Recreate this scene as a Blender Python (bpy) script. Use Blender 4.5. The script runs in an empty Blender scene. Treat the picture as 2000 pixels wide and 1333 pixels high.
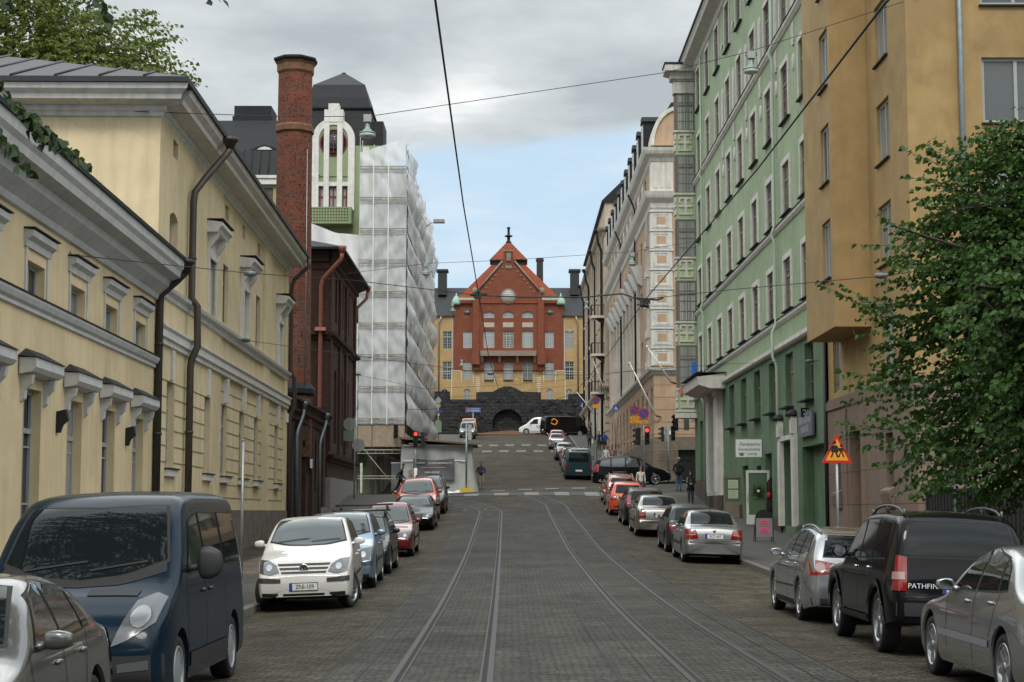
import bpy, bmesh, math, random
from mathutils import Vector, Matrix
from mathutils.bvhtree import BVHTree
R = math.radians
S = bpy.context.scene
COL = S.collection
# ---------------------------------------------------------------- camera
cam = bpy.data.objects.new('camera', bpy.data.cameras.new('camera'))
COL.objects.link(cam)
cam.data.sensor_width = 36; cam.data.lens = 36*3300/2000
cam.location = (0, 0, 1.7); cam.rotation_euler = (R(90+5.771), 0, 0)
cam.data.clip_start = .3; cam.data.clip_end = 6000
S.camera = cam
S.view_settings.view_transform = 'Standard'; S.view_settings.look = 'None'
S.view_settings.gamma = 1; S.view_settings.use_curve_mapping = False
S.view_settings.exposure = 0.22
# ---------------------------------------------------------------- sky and sun
SUN_EL, SUN_AZ = 50, 184      # azimuth clockwise from +Y: behind the camera, a little to the left
W = bpy.data.worlds.new('World'); S.world = W; W.use_nodes = True
nt = W.node_tree; nt.nodes.clear()
def N(t, ty, **k):
    n = t.nodes.new(ty)
    for a, b in k.items():
        if a.startswith('i_'): n.inputs[a[2:].replace('_', ' ')].default_value = b
        else: setattr(n, a, b)
    return n
def world_sky():
    L = nt.links.new
    out = N(nt, 'ShaderNodeOutputWorld'); bg = N(nt, 'ShaderNodeBackground'); bg.inputs[1].default_value = .1
    sky = N(nt, 'ShaderNodeTexSky', sky_type='NISHITA', sun_disc=False, sun_elevation=R(SUN_EL), sun_rotation=R(SUN_AZ))
    tc = N(nt, 'ShaderNodeTexCoord'); sep = N(nt, 'ShaderNodeSeparateXYZ'); L(tc.outputs['Generated'], sep.inputs[0])
    def mth(op, a, b=None, cl=False):
        m = N(nt, 'ShaderNodeMath', operation=op, use_clamp=cl)
        for i, x in enumerate((a, b)):
            if x is None: continue
            if isinstance(x, (int, float)): m.inputs[i].default_value = x
            else: L(x, m.inputs[i])
        return m.outputs[0]
    zz = mth('MAXIMUM', sep.outputs[2], 0.0)
    den = mth('ADD', zz, .10)
    px = mth('DIVIDE', sep.outputs[0], den); py = mth('DIVIDE', sep.outputs[1], den)
    cmb = N(nt, 'ShaderNodeCombineXYZ'); L(px, cmb.inputs[0]); L(py, cmb.inputs[1]); cmb.inputs[2].default_value = 3.1
    def noise(sc, det, ro, off):
        mp = N(nt, 'ShaderNodeMapping'); mp.inputs['Location'].default_value = off; L(cmb.outputs[0], mp.inputs[0])
        n = N(nt, 'ShaderNodeTexNoise'); n.inputs['Scale'].default_value = sc; n.inputs['Detail'].default_value = det
        n.inputs['Roughness'].default_value = ro; L(mp.outputs[0], n.inputs['Vector']); return n.outputs['Fac']
    n1 = noise(1.1, 7, .56, (.3, .1, 0)); n2 = noise(1.25, 7, .56, (4.2, 1.3, 2))
    # cover: heavy cloud overhead, breaking up low over the street's end
    el = mth('MULTIPLY', mth('SUBTRACT', zz, .205), 5.5)
    lft = mth('MULTIPLY', mth('MAXIMUM', mth('MULTIPLY', sep.outputs[0], -1.0), -.06), .75)
    cov = mth('ADD', mth('ADD', n1, mth('MAXIMUM', mth('MINIMUM', el, .32), -.42)), lft)
    rmp = N(nt, 'ShaderNodeMapRange', interpolation_type='SMOOTHSTEP'); L(cov, rmp.inputs[0])
    rmp.inputs[1].default_value = .42; rmp.inputs[2].default_value = .60
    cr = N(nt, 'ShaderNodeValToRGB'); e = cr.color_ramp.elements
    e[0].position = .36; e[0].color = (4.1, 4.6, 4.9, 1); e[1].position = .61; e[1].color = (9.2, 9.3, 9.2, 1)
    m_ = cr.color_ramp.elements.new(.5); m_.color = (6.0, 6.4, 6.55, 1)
    L(n2, cr.inputs[0])
    # thin veil between the clouds: pale blue
    hz = N(nt, 'ShaderNodeMixRGB'); hz.inputs[0].default_value = .80; L(sky.outputs[0], hz.inputs[1]); hz.inputs[2].default_value = (5.4, 7.0, 8.4, 1)
    veil = noise(2.2, 5, .6, (7, 3, 1))
    vr = N(nt, 'ShaderNodeMapRange'); L(veil, vr.inputs[0]); vr.inputs[1].default_value = .45; vr.inputs[2].default_value = .75; vr.inputs[4].default_value = .55
    hv = N(nt, 'ShaderNodeMixRGB'); L(vr.outputs[0], hv.inputs[0]); L(hz.outputs[0], hv.inputs[1]); hv.inputs[2].default_value = (7.8, 8.3, 8.6, 1)
    mx = N(nt, 'ShaderNodeMixRGB'); L(rmp.outputs[0], mx.inputs[0]); L(hv.outputs[0], mx.inputs[1]); L(cr.outputs[0], mx.inputs[2])
    # an overcast sky is brightest high overhead
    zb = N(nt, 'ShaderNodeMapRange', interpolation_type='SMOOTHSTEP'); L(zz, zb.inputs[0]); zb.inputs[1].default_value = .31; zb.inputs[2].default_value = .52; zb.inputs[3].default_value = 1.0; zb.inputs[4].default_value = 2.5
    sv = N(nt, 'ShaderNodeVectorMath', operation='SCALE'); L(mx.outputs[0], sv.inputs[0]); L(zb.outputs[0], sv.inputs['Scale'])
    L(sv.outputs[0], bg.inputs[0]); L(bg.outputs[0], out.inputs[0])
world_sky()
sun = bpy.data.objects.new('sun', bpy.data.lights.new('sun', 'SUN')); COL.objects.link(sun)
sun.data.energy = 1.3; sun.data.angle = R(14); sun.data.color = (1, .95, .87)
_d = Vector((math.sin(R(SUN_AZ))*math.cos(R(SUN_EL)), math.cos(R(SUN_AZ))*math.cos(R(SUN_EL)), math.sin(R(SUN_EL))))
sun.rotation_euler = _d.to_track_quat('Z', 'Y').to_euler(); sun.location = (0, -20, 60)

# ---------------------------------------------------------------- mesh helper
class MB:
    def __init__(s): s.v = []; s.f = []; s.mi = []; s.M = Matrix.Identity(4); s.k = 0; s.sm = []; s.smooth = False
    def add(s, vs, fs, k=None):
        n = len(s.v); M = s.M
        s.v += [tuple(M @ Vector(p)) for p in vs]
        s.f += [tuple(i+n for i in f) for f in fs]
        s.mi += [s.k if k is None else k]*len(fs); s.sm += [s.smooth]*len(fs)
    def box(s, x0, x1, y0, y1, z0, z1, k=None):
        v = [(x0,y0,z0),(x1,y0,z0),(x1,y1,z0),(x0,y1,z0),(x0,y0,z1),(x1,y0,z1),(x1,y1,z1),(x0,y1,z1)]
        s.add(v, [(3,2,1,0),(4,5,6,7),(0,1,5,4),(1,2,6,5),(2,3,7,6),(3,0,4,7)], k)
    def cbox(s, c, d, k=None): s.box(c[0]-d[0]/2,c[0]+d[0]/2,c[1]-d[1]/2,c[1]+d[1]/2,c[2]-d[2]/2,c[2]+d[2]/2,k)
    def poly(s, pts, k=None): s.add(pts, [tuple(range(len(pts)))], k)
    def prism(s, pts, a, b, axis='y', k=None):
        """2-D polygon (x,z for axis y; y,z for axis x; x,y for axis z) extruded from a to b"""
        f = {'y': lambda p, t: (p[0], t, p[1]), 'x': lambda p, t: (t, p[0], p[1]), 'z': lambda p, t: (p[0], p[1], t)}[axis]
        n = len(pts); v = [f(p, a) for p in pts]+[f(p, b) for p in pts]
        s.add(v, [tuple(range(n))[::-1], tuple(range(n, 2*n))]+[(i,(i+1)%n,(i+1)%n+n,i+n) for i in range(n)], k)
    def tube(s, pts, r, n=8, k=None, cap=True):
        pts = [Vector(p) for p in pts]; rr = r if isinstance(r, (list, tuple)) else [r]*len(pts)
        vs = []; up = None
        for i, p in enumerate(pts):
            t = (pts[min(i+1, len(pts)-1)]-pts[max(i-1, 0)]).normalized()
            if up is None: up = Vector((0,0,1)) if abs(t.z) < .9 else Vector((1,0,0))
            a = t.cross(up).normalized(); b = a.cross(t).normalized(); up = b
            for j in range(n):
                q = 2*math.pi*j/n; vs.append(p+(a*math.cos(q)+b*math.sin(q))*rr[i])
        fs = [(i*n+j, i*n+(j+1)%n, (i+1)*n+(j+1)%n, (i+1)*n+j) for i in range(len(pts)-1) for j in range(n)]
        if cap: fs += [tuple(range(n))[::-1], tuple(range((len(pts)-1)*n, len(pts)*n))]
        o = s.smooth; s.smooth = True; s.add(vs, fs, k); s.smooth = o
    def lathe(s, prof, n=16, c=(0,0,0), axis='z', k=None, sm=True):
        vs = []
        for r, h in prof:
            for j in range(n):
                a = 2*math.pi*j/n; x, y = r*math.cos(a), r*math.sin(a)
                p = {'z': (x,y,h), 'y': (y,h,x), 'x': (h,x,y)}[axis]
                vs.append((p[0]+c[0], p[1]+c[1], p[2]+c[2]))
        fs = [(i*n+j, i*n+(j+1)%n, (i+1)*n+(j+1)%n, (i+1)*n+j) for i in range(len(prof)-1) for j in range(n)]
        if axis == 'z' and prof[0][0] > 1e-6: fs.append(tuple(range(n))[::-1])
        if axis == 'z' and prof[-1][0] > 1e-6: fs.append(tuple(range((len(prof)-1)*n, len(prof)*n)))
        o = s.smooth; s.smooth = sm; s.add(vs, fs, k); s.smooth = o
    def ball(s, c, r, n=10, k=None):
        rx, ry, rz = r if isinstance(r, (list, tuple)) else (r, r, r); m = max(4, n//2+1)
        vs = []
        for i in range(m+1):
            t = math.pi*i/m
            for j in range(n):
                a = 2*math.pi*j/n; vs.append((c[0]+rx*math.sin(t)*math.cos(a), c[1]+ry*math.sin(t)*math.sin(a), c[2]-rz*math.cos(t)))
        o = s.smooth; s.smooth = True
        s.add(vs, [(i*n+j, i*n+(j+1)%n, (i+1)*n+(j+1)%n, (i+1)*n+j) for i in range(m) for j in range(n)], k); s.smooth = o
    def grid(s, fn, nu, nv, k=None):
        vs = [fn(i/nu, j/nv) for j in range(nv+1) for i in range(nu+1)]
        s.add(vs, [(j*(nu+1)+i, j*(nu+1)+i+1, (j+1)*(nu+1)+i+1, (j+1)*(nu+1)+i) for j in range(nv) for i in range(nu)], k)
    def mesh(s, name, mats):
        me = bpy.data.meshes.new(name); me.from_pydata(s.v, [], s.f)
        for m in (mats if isinstance(mats, (list, tuple)) else [mats]): me.materials.append(m)
        me.polygons.foreach_set('material_index', s.mi); me.polygons.foreach_set('use_smooth', s.sm)
        me.update(); return me
    def build(s, name, mats, parent=None, loc=None, rot=None):
        return link(name, s.mesh(name, mats), parent, loc, rot)
def link(name, me, parent=None, loc=None, rot=None):
    o = bpy.data.objects.new(name, me); COL.objects.link(o)
    if parent is not None: o.parent = parent
    if loc is not None: o.location = loc
    if rot is not None: o.rotation_euler = rot
    return o
def tag(o, label=None, cat=None, group=None, kind=None):
    if label: o['label'] = label
    if cat: o['category'] = cat
    if group: o['group'] = group
    if kind: o['kind'] = kind
    return o
def thing(name, label, cat, loc=(0,0,0), rz=0, group=None, rx=0):
    o = bpy.data.objects.new(name, None); COL.objects.link(o); o.empty_display_size = .2
    o.location = loc; o.rotation_euler = (rx, 0, rz); return tag(o, label, cat, group)
def copy_tree(o, parent=None):
    c = o.copy(); COL.objects.link(c)
    if parent is not None: c.parent = parent
    for ch in list(o.children): copy_tree(ch, c)
    return c
def fix_normals(me):
    bm = bmesh.new(); bm.from_mesh(me); bmesh.ops.recalc_face_normals(bm, faces=bm.faces); bm.to_mesh(me); bm.free()
def text_obj(txt, size, mat, parent, M, name='lettering', align='CENTER', shear=0, sx=1.0, depth=.002):
    c = bpy.data.curves.new(name, 'FONT'); c.body = txt; c.size = size; c.align_x = align; c.align_y = 'CENTER'; c.shear = shear
    c.extrude = depth; c.resolution_u = 3
    o = bpy.data.objects.new(name, c); COL.objects.link(o)
    dg = bpy.context.evaluated_depsgraph_get()
    me = bpy.data.meshes.new_from_object(o.evaluated_get(dg)); bpy.data.objects.remove(o); bpy.data.curves.remove(c)
    me.materials.clear(); me.materials.append(mat)
    for v in me.vertices: v.co.x *= sx
    o = link(name, me, parent); o.matrix_local = M; return o
# flat text stands in local x (right), z (up), facing -y
def face_M(x, y, z, rz=0, rx=0): return Matrix.Translation((x,y,z)) @ Matrix.Rotation(rz,4,'Z') @ Matrix.Rotation(R(90)+rx,4,'X')

# ---------------------------------------------------------------- materials
MAT = {}
def mat(name, col, rough=.7, metal=0, var=0, scale=3, bump=0, bscale=None, streak=0, spec=.5, coat=0, emit=0, dirt=None, dirt_amt=0, patch=0):
    """Principled surface with colour mottling (var), weather streaks and bump from noise in object space"""
    if name in MAT: return MAT[name]
    m = bpy.data.materials.new(name); m.use_nodes = True; t = m.node_tree; b = t.nodes['Principled BSDF']; L = t.links.new
    MAT[name] = m
    b.inputs['Roughness'].default_value = rough; b.inputs['Metallic'].default_value = metal
    b.inputs['Specular IOR Level'].default_value = spec; b.inputs['Coat Weight'].default_value = coat; b.inputs['Coat Roughness'].default_value = .03
    b.inputs['Base Color'].default_value = (*col, 1)
    if emit:
        b.inputs['Emission Color'].default_value = (*col, 1); b.inputs['Emission Strength'].default_value = emit
    if var or bump or streak or dirt:
        tc = N(t, 'ShaderNodeTexCoord'); src = tc.outputs['Object']; cur = None
        if var:
            n = N(t, 'ShaderNodeTexNoise'); n.inputs['Scale'].default_value = scale; n.inputs['Detail'].default_value = 6; n.inputs['Roughness'].default_value = .62; L(src, n.inputs['Vector'])
            mr = N(t, 'ShaderNodeMapRange'); L(n.outputs['Fac'], mr.inputs[0]); mr.inputs[1].default_value = .3; mr.inputs[2].default_value = .7
            mr.inputs[3].default_value = 1-var; mr.inputs[4].default_value = 1+var*.7
            v = N(t, 'ShaderNodeVectorMath', operation='SCALE'); v.inputs[0].default_value = col; L(mr.outputs[0], v.inputs['Scale']); cur = v.outputs[0]
        if streak:
            mp = N(t, 'ShaderNodeMapping'); mp.inputs['Scale'].default_value = (2.2, 2.2, .16); L(src, mp.inputs[0])
            n = N(t, 'ShaderNodeTexNoise'); n.inputs['Scale'].default_value = 2.2; n.inputs['Detail'].default_value = 5; L(mp.outputs[0], n.inputs['Vector'])
            mr = N(t, 'ShaderNodeMapRange'); L(n.outputs['Fac'], mr.inputs[0]); mr.inputs[1].default_value = .45; mr.inputs[2].default_value = .75; mr.inputs[3].default_value = 1; mr.inputs[4].default_value = 1-streak
            v = N(t, 'ShaderNodeVectorMath', operation='SCALE'); v.inputs[0].default_value = col
            if cur is not None: L(cur, v.inputs[0])
            L(mr.outputs[0], v.inputs['Scale']); cur = v.outputs[0]
        if dirt:
            n = N(t, 'ShaderNodeTexNoise'); n.inputs['Scale'].default_value = scale*.35; n.inputs['Detail'].default_value = 8; n.inputs['Roughness'].default_value = .7; L(src, n.inputs['Vector'])
            mr = N(t, 'ShaderNodeMapRange'); L(n.outputs['Fac'], mr.inputs[0]); mr.inputs[1].default_value = .5; mr.inputs[2].default_value = .68; mr.inputs[4].default_value = dirt_amt
            mx = N(t, 'ShaderNodeMixRGB'); L(mr.outputs[0], mx.inputs[0]); mx.inputs[1].default_value = (*col, 1); mx.inputs[2].default_value = (*dirt, 1)
            if cur is not None: L(cur, mx.inputs[1])
            cur = mx.outputs[0]
        if patch and cur is not None:      # repaired and repainted areas
            n = N(t, 'ShaderNodeTexNoise'); n.inputs['Scale'].default_value = 1.3; n.inputs['Detail'].default_value = 4; L(src, n.inputs['Vector'])
            ad = N(t, 'ShaderNodeVectorMath', operation='MULTIPLY_ADD'); L(n.outputs['Color'], ad.inputs[0]); ad.inputs[1].default_value = (.9,.9,.9); L(src, ad.inputs[2])
            vo = N(t, 'ShaderNodeTexVoronoi'); vo.inputs['Scale'].default_value = .42; L(ad.outputs[0], vo.inputs['Vector']); sp = N(t, 'ShaderNodeSeparateXYZ'); L(vo.outputs['Color'], sp.inputs[0])
            mr = N(t, 'ShaderNodeMapRange'); L(sp.outputs[0], mr.inputs[0]); mr.inputs[3].default_value = 1-patch; mr.inputs[4].default_value = 1+patch*.6
            v = N(t, 'ShaderNodeVectorMath', operation='SCALE'); L(cur, v.inputs[0]); L(mr.outputs[0], v.inputs['Scale']); cur = v.outputs[0]
        if cur is not None: L(cur, b.inputs['Base Color'])
        if bump:
            n = N(t, 'ShaderNodeTexNoise'); n.inputs['Scale'].default_value = bscale or scale*6; n.inputs['Detail'].default_value = 4; L(src, n.inputs['Vector'])
            bp = N(t, 'ShaderNodeBump'); bp.inputs['Strength'].default_value = bump; bp.inputs['Distance'].default_value = .02; L(n.outputs['Fac'], bp.inputs['Height']); L(bp.outputs[0], b.inputs['Normal'])
    return m
def brick_mat(name, c1, c2, mortar, bw=.26, bh=.08, ms=.012, rough=.85, off=.5, bump=.5, mode='wall', var=.25, distort=0, squash=1, dark=None, vscale=.8):
    m = bpy.data.materials.new(name); m.use_nodes = True; t = m.node_tree; b = t.nodes['Principled BSDF']; L = t.links.new; MAT[name] = m
    b.inputs['Roughness'].default_value = rough; b.inputs['Specular IOR Level'].default_value = .25 if mode == 'wall' else .12
    tc = N(t, 'ShaderNodeTexCoord'); sp = N(t, 'ShaderNodeSeparateXYZ'); L(tc.outputs['Object'], sp.inputs[0]); cb = N(t, 'ShaderNodeCombineXYZ')
    if mode == 'wall':
        a = N(t, 'ShaderNodeMath', operation='ADD'); L(sp.outputs[0], a.inputs[0]); L(sp.outputs[1], a.inputs[1]); L(a.outputs[0], cb.inputs[0]); L(sp.outputs[2], cb.inputs[1])
    else:
        L(sp.outputs[0], cb.inputs[0]); L(sp.outputs[1], cb.inputs[1])
    vec = cb.outputs[0]
    if distort:
        n = N(t, 'ShaderNodeTexNoise'); n.inputs['Scale'].default_value = 1.6; n.inputs['Detail'].default_value = 3; L(tc.outputs['Object'], n.inputs['Vector'])
        s_ = N(t, 'ShaderNodeVectorMath', operation='SUBTRACT'); L(n.outputs['Color'], s_.inputs[0]); s_.inputs[1].default_value = (.5,.5,.5)
        s2 = N(t, 'ShaderNodeVectorMath', operation='SCALE'); L(s_.outputs[0], s2.inputs[0]); s2.inputs['Scale'].default_value = distort
        ad = N(t, 'ShaderNodeVectorMath', operation='ADD'); L(vec, ad.inputs[0]); L(s2.outputs[0], ad.inputs[1]); vec = ad.outputs[0]
    if mode == 'floor' and distort:
        n = N(t, 'ShaderNodeTexNoise'); n.inputs['Scale'].default_value = 7; n.inputs['Detail'].default_value = 2; L(tc.outputs['Object'], n.inputs['Vector'])
        s_ = N(t, 'ShaderNodeVectorMath', operation='SUBTRACT'); L(n.outputs['Color'], s_.inputs[0]); s_.inputs[1].default_value = (.5,.5,.5)
        s2 = N(t, 'ShaderNodeVectorMath', operation='SCALE'); L(s_.outputs[0], s2.inputs[0]); s2.inputs['Scale'].default_value = distort*.6
        ad = N(t, 'ShaderNodeVectorMath', operation='ADD'); L(vec, ad.inputs[0]); L(s2.outputs[0], ad.inputs[1]); vec = ad.outputs[0]
    br = N(t, 'ShaderNodeTexBrick', offset=off); L(vec, br.inputs['Vector'])
    br.inputs['Color1'].default_value = (*c1, 1); br.inputs['Color2'].default_value = (*c2, 1); br.inputs['Mortar'].default_value = (*mortar, 1)
    br.inputs['Scale'].default_value = 1; br.inputs['Mortar Size'].default_value = ms; br.inputs['Mortar Smooth'].default_value = .2
    br.inputs['Brick Width'].default_value = bw; br.inputs['Row Height'].default_value = bh; br.inputs['Bias'].default_value = 0
    n = N(t, 'ShaderNodeTexNoise'); n.inputs['Scale'].default_value = vscale; n.inputs['Detail'].default_value = 8; n.inputs['Roughness'].default_value = .7; L(tc.outputs['Object'], n.inputs['Vector'])
    mr = N(t, 'ShaderNodeMapRange'); L(n.outputs['Fac'], mr.inputs[0]); mr.inputs[1].default_value = .3; mr.inputs[2].default_value = .7; mr.inputs[3].default_value = 1-var; mr.inputs[4].default_value = 1+var
    v = N(t, 'ShaderNodeVectorMath', operation='SCALE'); L(br.outputs['Color'], v.inputs[0]); L(mr.outputs[0], v.inputs['Scale']); cur = v.outputs[0]
    if mode == 'floor':     # worn, oil-darkened and dusty patches
        n = N(t, 'ShaderNodeTexNoise'); n.inputs['Scale'].default_value = .38; n.inputs['Detail'].default_value = 7; n.inputs['Roughness'].default_value = .65; L(tc.outputs['Object'], n.inputs['Vector'])
        mr = N(t, 'ShaderNodeMapRange'); L(n.outputs['Fac'], mr.inputs[0]); mr.inputs[1].default_value = .35; mr.inputs[2].default_value = .65; mr.inputs[3].default_value = .68; mr.inputs[4].default_value = 1.25
        v = N(t, 'ShaderNodeVectorMath', operation='SCALE'); L(cur, v.inputs[0]); L(mr.outputs[0], v.inputs['Scale']); cur = v.outputs[0]
    if dark:
        n = N(t, 'ShaderNodeTexNoise'); n.inputs['Scale'].default_value = 11; n.inputs['Detail'].default_value = 2; L(tc.outputs['Object'], n.inputs['Vector'])
        mr = N(t, 'ShaderNodeMapRange'); L(n.outputs['Fac'], mr.inputs[0]); mr.inputs[1].default_value = .56; mr.inputs[2].default_value = .64
        mx = N(t, 'ShaderNodeMixRGB'); L(mr.outputs[0], mx.inputs[0]); L(cur, mx.inputs[1]); mx.inputs[2].default_value = (*dark, 1); cur = mx.outputs[0]
    L(cur, b.inputs['Base Color'])
    bp = N(t, 'ShaderNodeBump'); bp.inputs['Strength'].default_value = bump; bp.inputs['Distance'].default_value = .015; bp.invert = True
    L(br.outputs['Fac'], bp.inputs['Height'])
    n = N(t, 'ShaderNodeTexNoise'); n.inputs['Scale'].default_value = 18; n.inputs['Detail'].default_value = 3; L(tc.outputs['Object'], n.inputs['Vector'])
    b2 = N(t, 'ShaderNodeBump'); b2.inputs['Strength'].default_value = bump*.5; b2.inputs['Distance'].default_value = .01; L(n.outputs['Fac'], b2.inputs['Height']); L(bp.outputs[0], b2.inputs['Normal'])
    L(b2.outputs[0], b.inputs['Normal']); return m
def window_glass(name, dark, light, share):
    """window pane: dark room behind some panes, pale blind or curtain behind others"""
    m = bpy.data.materials.new(name); m.use_nodes = True; t = m.node_tree; b = t.nodes['Principled BSDF']; L = t.links.new; MAT[name] = m
    b.inputs['Roughness'].default_value = .04; b.inputs['Specular IOR Level'].default_value = .6
    oi = N(t, 'ShaderNodeObjectInfo'); mr = N(t, 'ShaderNodeMath', operation='LESS_THAN'); L(oi.outputs['Random'], mr.inputs[0]); mr.inputs[1].default_value = share
    tc = N(t, 'ShaderNodeTexCoord'); w = N(t, 'ShaderNodeTexWave', bands_direction='X'); L(tc.outputs['Object'], w.inputs['Vector']); w.inputs['Scale'].default_value = 3; w.inputs['Distortion'].default_value = 2.5; w.inputs['Detail'].default_value = 3
    cl = N(t, 'ShaderNodeMixRGB'); cl.inputs[1].default_value = (*[c*.55 for c in light], 1); cl.inputs[2].default_value = (*light, 1); L(w.outputs['Fac'], cl.inputs[0])
    # half-drawn: the cloth stops at a height that differs from window to window
    mx = N(t, 'ShaderNodeMixRGB'); L(mr.outputs[0], mx.inputs[0]); mx.inputs[1].default_value = (*dark, 1); L(cl.outputs[0], mx.inputs[2])
    L(mx.outputs[0], b.inputs['Base Color']); return m
def leaf_mat(name, c1, c2, trans=.35):
    m = bpy.data.materials.new(name); m.use_nodes = True; t = m.node_tree; b = t.nodes['Principled BSDF']; L = t.links.new; MAT[name] = m
    b.inputs['Roughness'].default_value = .5; b.inputs['Specular IOR Level'].default_value = .35
    g = N(t, 'ShaderNodeNewGeometry'); mx = N(t, 'ShaderNodeMixRGB'); L(g.outputs['Random Per Island'], mx.inputs[0]); mx.inputs[1].default_value = (*c1, 1); mx.inputs[2].default_value = (*c2, 1)
    L(mx.outputs[0], b.inputs['Base Color'])
    tr = N(t, 'ShaderNodeBsdfTranslucent'); L(mx.outputs[0], tr.inputs[0]); ms = N(t, 'ShaderNodeMixShader'); ms.inputs[0].default_value = trans
    L(b.outputs[0], ms.inputs[1]); L(tr.outputs[0], ms.inputs[2]); L(ms.outputs[0], t.nodes['Material Output'].inputs[0]); return m

M = dict
YEL = mat('cream_plaster', (.72,.585,.36), .85, var=.10, scale=1.3, bump=.15, bscale=30, streak=.16, dirt=(.52,.42,.26), dirt_amt=.45, patch=0.09)
YEL2 = mat('cream_plaster_low', (.70,.56,.335), .85, var=.09, scale=1.1, bump=.12, bscale=30, streak=.14, dirt=(.50,.385,.21), dirt_amt=.45, patch=0.09)
WHT = mat('white_trim', (.68,.66,.61), .75, var=.12, scale=4, streak=.22)
GRYT = mat('grey_trim', (.56,.56,.54), .75, var=.14, scale=4, streak=.10)
ROOF = mat('dark_sheet_roof', (.034,.036,.038), .6, var=.2, scale=2, spec=.3)
ROOFB = mat('black_sheet_metal', (.018,.019,.021), .65, var=.25, scale=3, spec=.25)
PIPEB = mat('brown_pipe', (.055,.042,.033), .5, var=.25, scale=6)
PIPEG = mat('zinc_pipe', (.20,.24,.25), .4, metal=.5, var=.2, scale=6)
PIPER = mat('red_pipe', (.27,.085,.055), .55, var=.2, scale=5)
PLINTH = mat('rough_granite', (.17,.135,.11), .85, var=.45, scale=3.5, bump=.8, bscale=9, dirt=(.07,.06,.055), dirt_amt=.7)
GRANITE = mat('grey_granite', (.22,.205,.185), .8, var=.25, scale=7, bump=.3, bscale=40)
BRICK = brick_mat('red_brick', (.24,.065,.032), (.16,.042,.024), (.10,.075,.06), dark=(.035,.022,.02), ms=.014)
BRICKD = brick_mat('sooty_brick', (.085,.035,.024), (.055,.026,.02), (.045,.036,.03), ms=.014)
BRICKE = brick_mat('bright_red_brick', (.25,.070,.034), (.19,.050,.026), (.14,.07,.045), ms=.012, var=.18)
BRICKY = brick_mat('yellow_brick', (.47,.31,.13), (.40,.25,.10), (.38,.28,.15), ms=.012, var=.14)
GRN = mat('green_plaster', (.33,.405,.25), .85, var=.12, scale=1.2, bump=.12, bscale=30, streak=.24, dirt=(.25,.33,.19), dirt_amt=.4, patch=0.08)
GRNL = mat('pale_green_plaster', (.41,.49,.30), .85, var=.08, scale=2, bump=.1, bscale=30, streak=.12)
GRND = mat('dark_green_plaster', (.115,.185,.10), .8, var=.16, scale=1.5, bump=.12, bscale=30, streak=.25, patch=0.12)
SAGE = mat('sage_plaster', (.255,.315,.17), .85, var=.1, scale=1.5)
OCHRE = mat('ochre_plaster', (.37,.245,.10), .85, var=.20, scale=1.1, bump=.25, bscale=24, streak=.07, dirt=(.30,.195,.085), dirt_amt=.75, patch=0.10)
PINK = brick_mat('pink_granite_cladding', (.215,.155,.12), (.195,.14,.108), (.08,.06,.05), bw=1.25, bh=.95, ms=.012, off=.37, bump=.15, var=.12, vscale=6)
TAN = mat('tan_plaster', (.46,.31,.20), .85, var=.1, scale=1.5, streak=.15, patch=0.07)
PALE = mat('pale_plaster', (.50,.42,.32), .85, var=.14, scale=1.5, streak=.25, patch=0.08)
STONEW = mat('white_stone', (.62,.59,.53), .8, var=.14, scale=3, streak=.25)
TILE = brick_mat('orange_roof_tile', (.275,.066,.027), (.22,.05,.022), (.10,.03,.016), bw=.28, bh=.34, ms=.03, off=0, bump=.8, var=.12)
RUBBLE = brick_mat('black_rubble_stone', (.020,.022,.022), (.042,.043,.042), (.010,.010,.010), bw=.85, bh=.45, ms=.035, distort=.55, bump=.9, var=.4, vscale=2)
COPPER = mat('green_copper', (.30,.45,.36), .6, var=.2, scale=4)
GLASS = window_glass('window_glass', (.024,.027,.027), (.36,.36,.33), .5)
GLASSD = window_glass('dark_window_glass', (.026,.029,.028), (.30,.30,.27), .55)
GLASSL = window_glass('curtained_glass', (.10,.11,.11), (.40,.42,.41), .7); GLASSX = window_glass('blind_glass', (.28,.31,.30), (.46,.50,.47), .6)
FRW = mat('white_window_paint', (.60,.59,.55), .5); FREND = mat('stone_grey_window_paint', (.40,.40,.36), .5); FRB = mat('brown_window_paint', (.19,.155,.12), .55, var=.15); FRG = mat('grey_window_paint', (.33,.34,.32), .5)
FRR = mat('red_window_paint', (.16,.030,.024), .5)
BLK = mat('black_iron', (.012,.012,.013), .45); BLKM = mat('matt_black', (.012,.012,.012), .8)
STEEL = mat('galvanised_steel', (.30,.31,.31), .45, metal=.6, var=.15, scale=8)
WIRE = mat('wire_black', (.02,.02,.02), .6)
WPOLE = mat('white_pole_paint', (.70,.70,.68), .4)
LAMPG = mat('lamp_green', (.20,.30,.26), .5, metal=.2); LAMPW = mat('lamp_bowl', (.55,.57,.55), .3)
SIGNB = mat('sign_back_grey', (.30,.32,.29), .5, metal=.3)
BLUE = mat('sign_blue', (.02,.06,.32), .4); RED = mat('sign_red', (.45,.02,.015), .4); SYEL = mat('sign_yellow', (.75,.30,.02), .4); SWHT = mat('sign_white', (.75,.75,.72), .4)
SBLK = mat('sign_black', (.01,.01,.01), .5)

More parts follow.
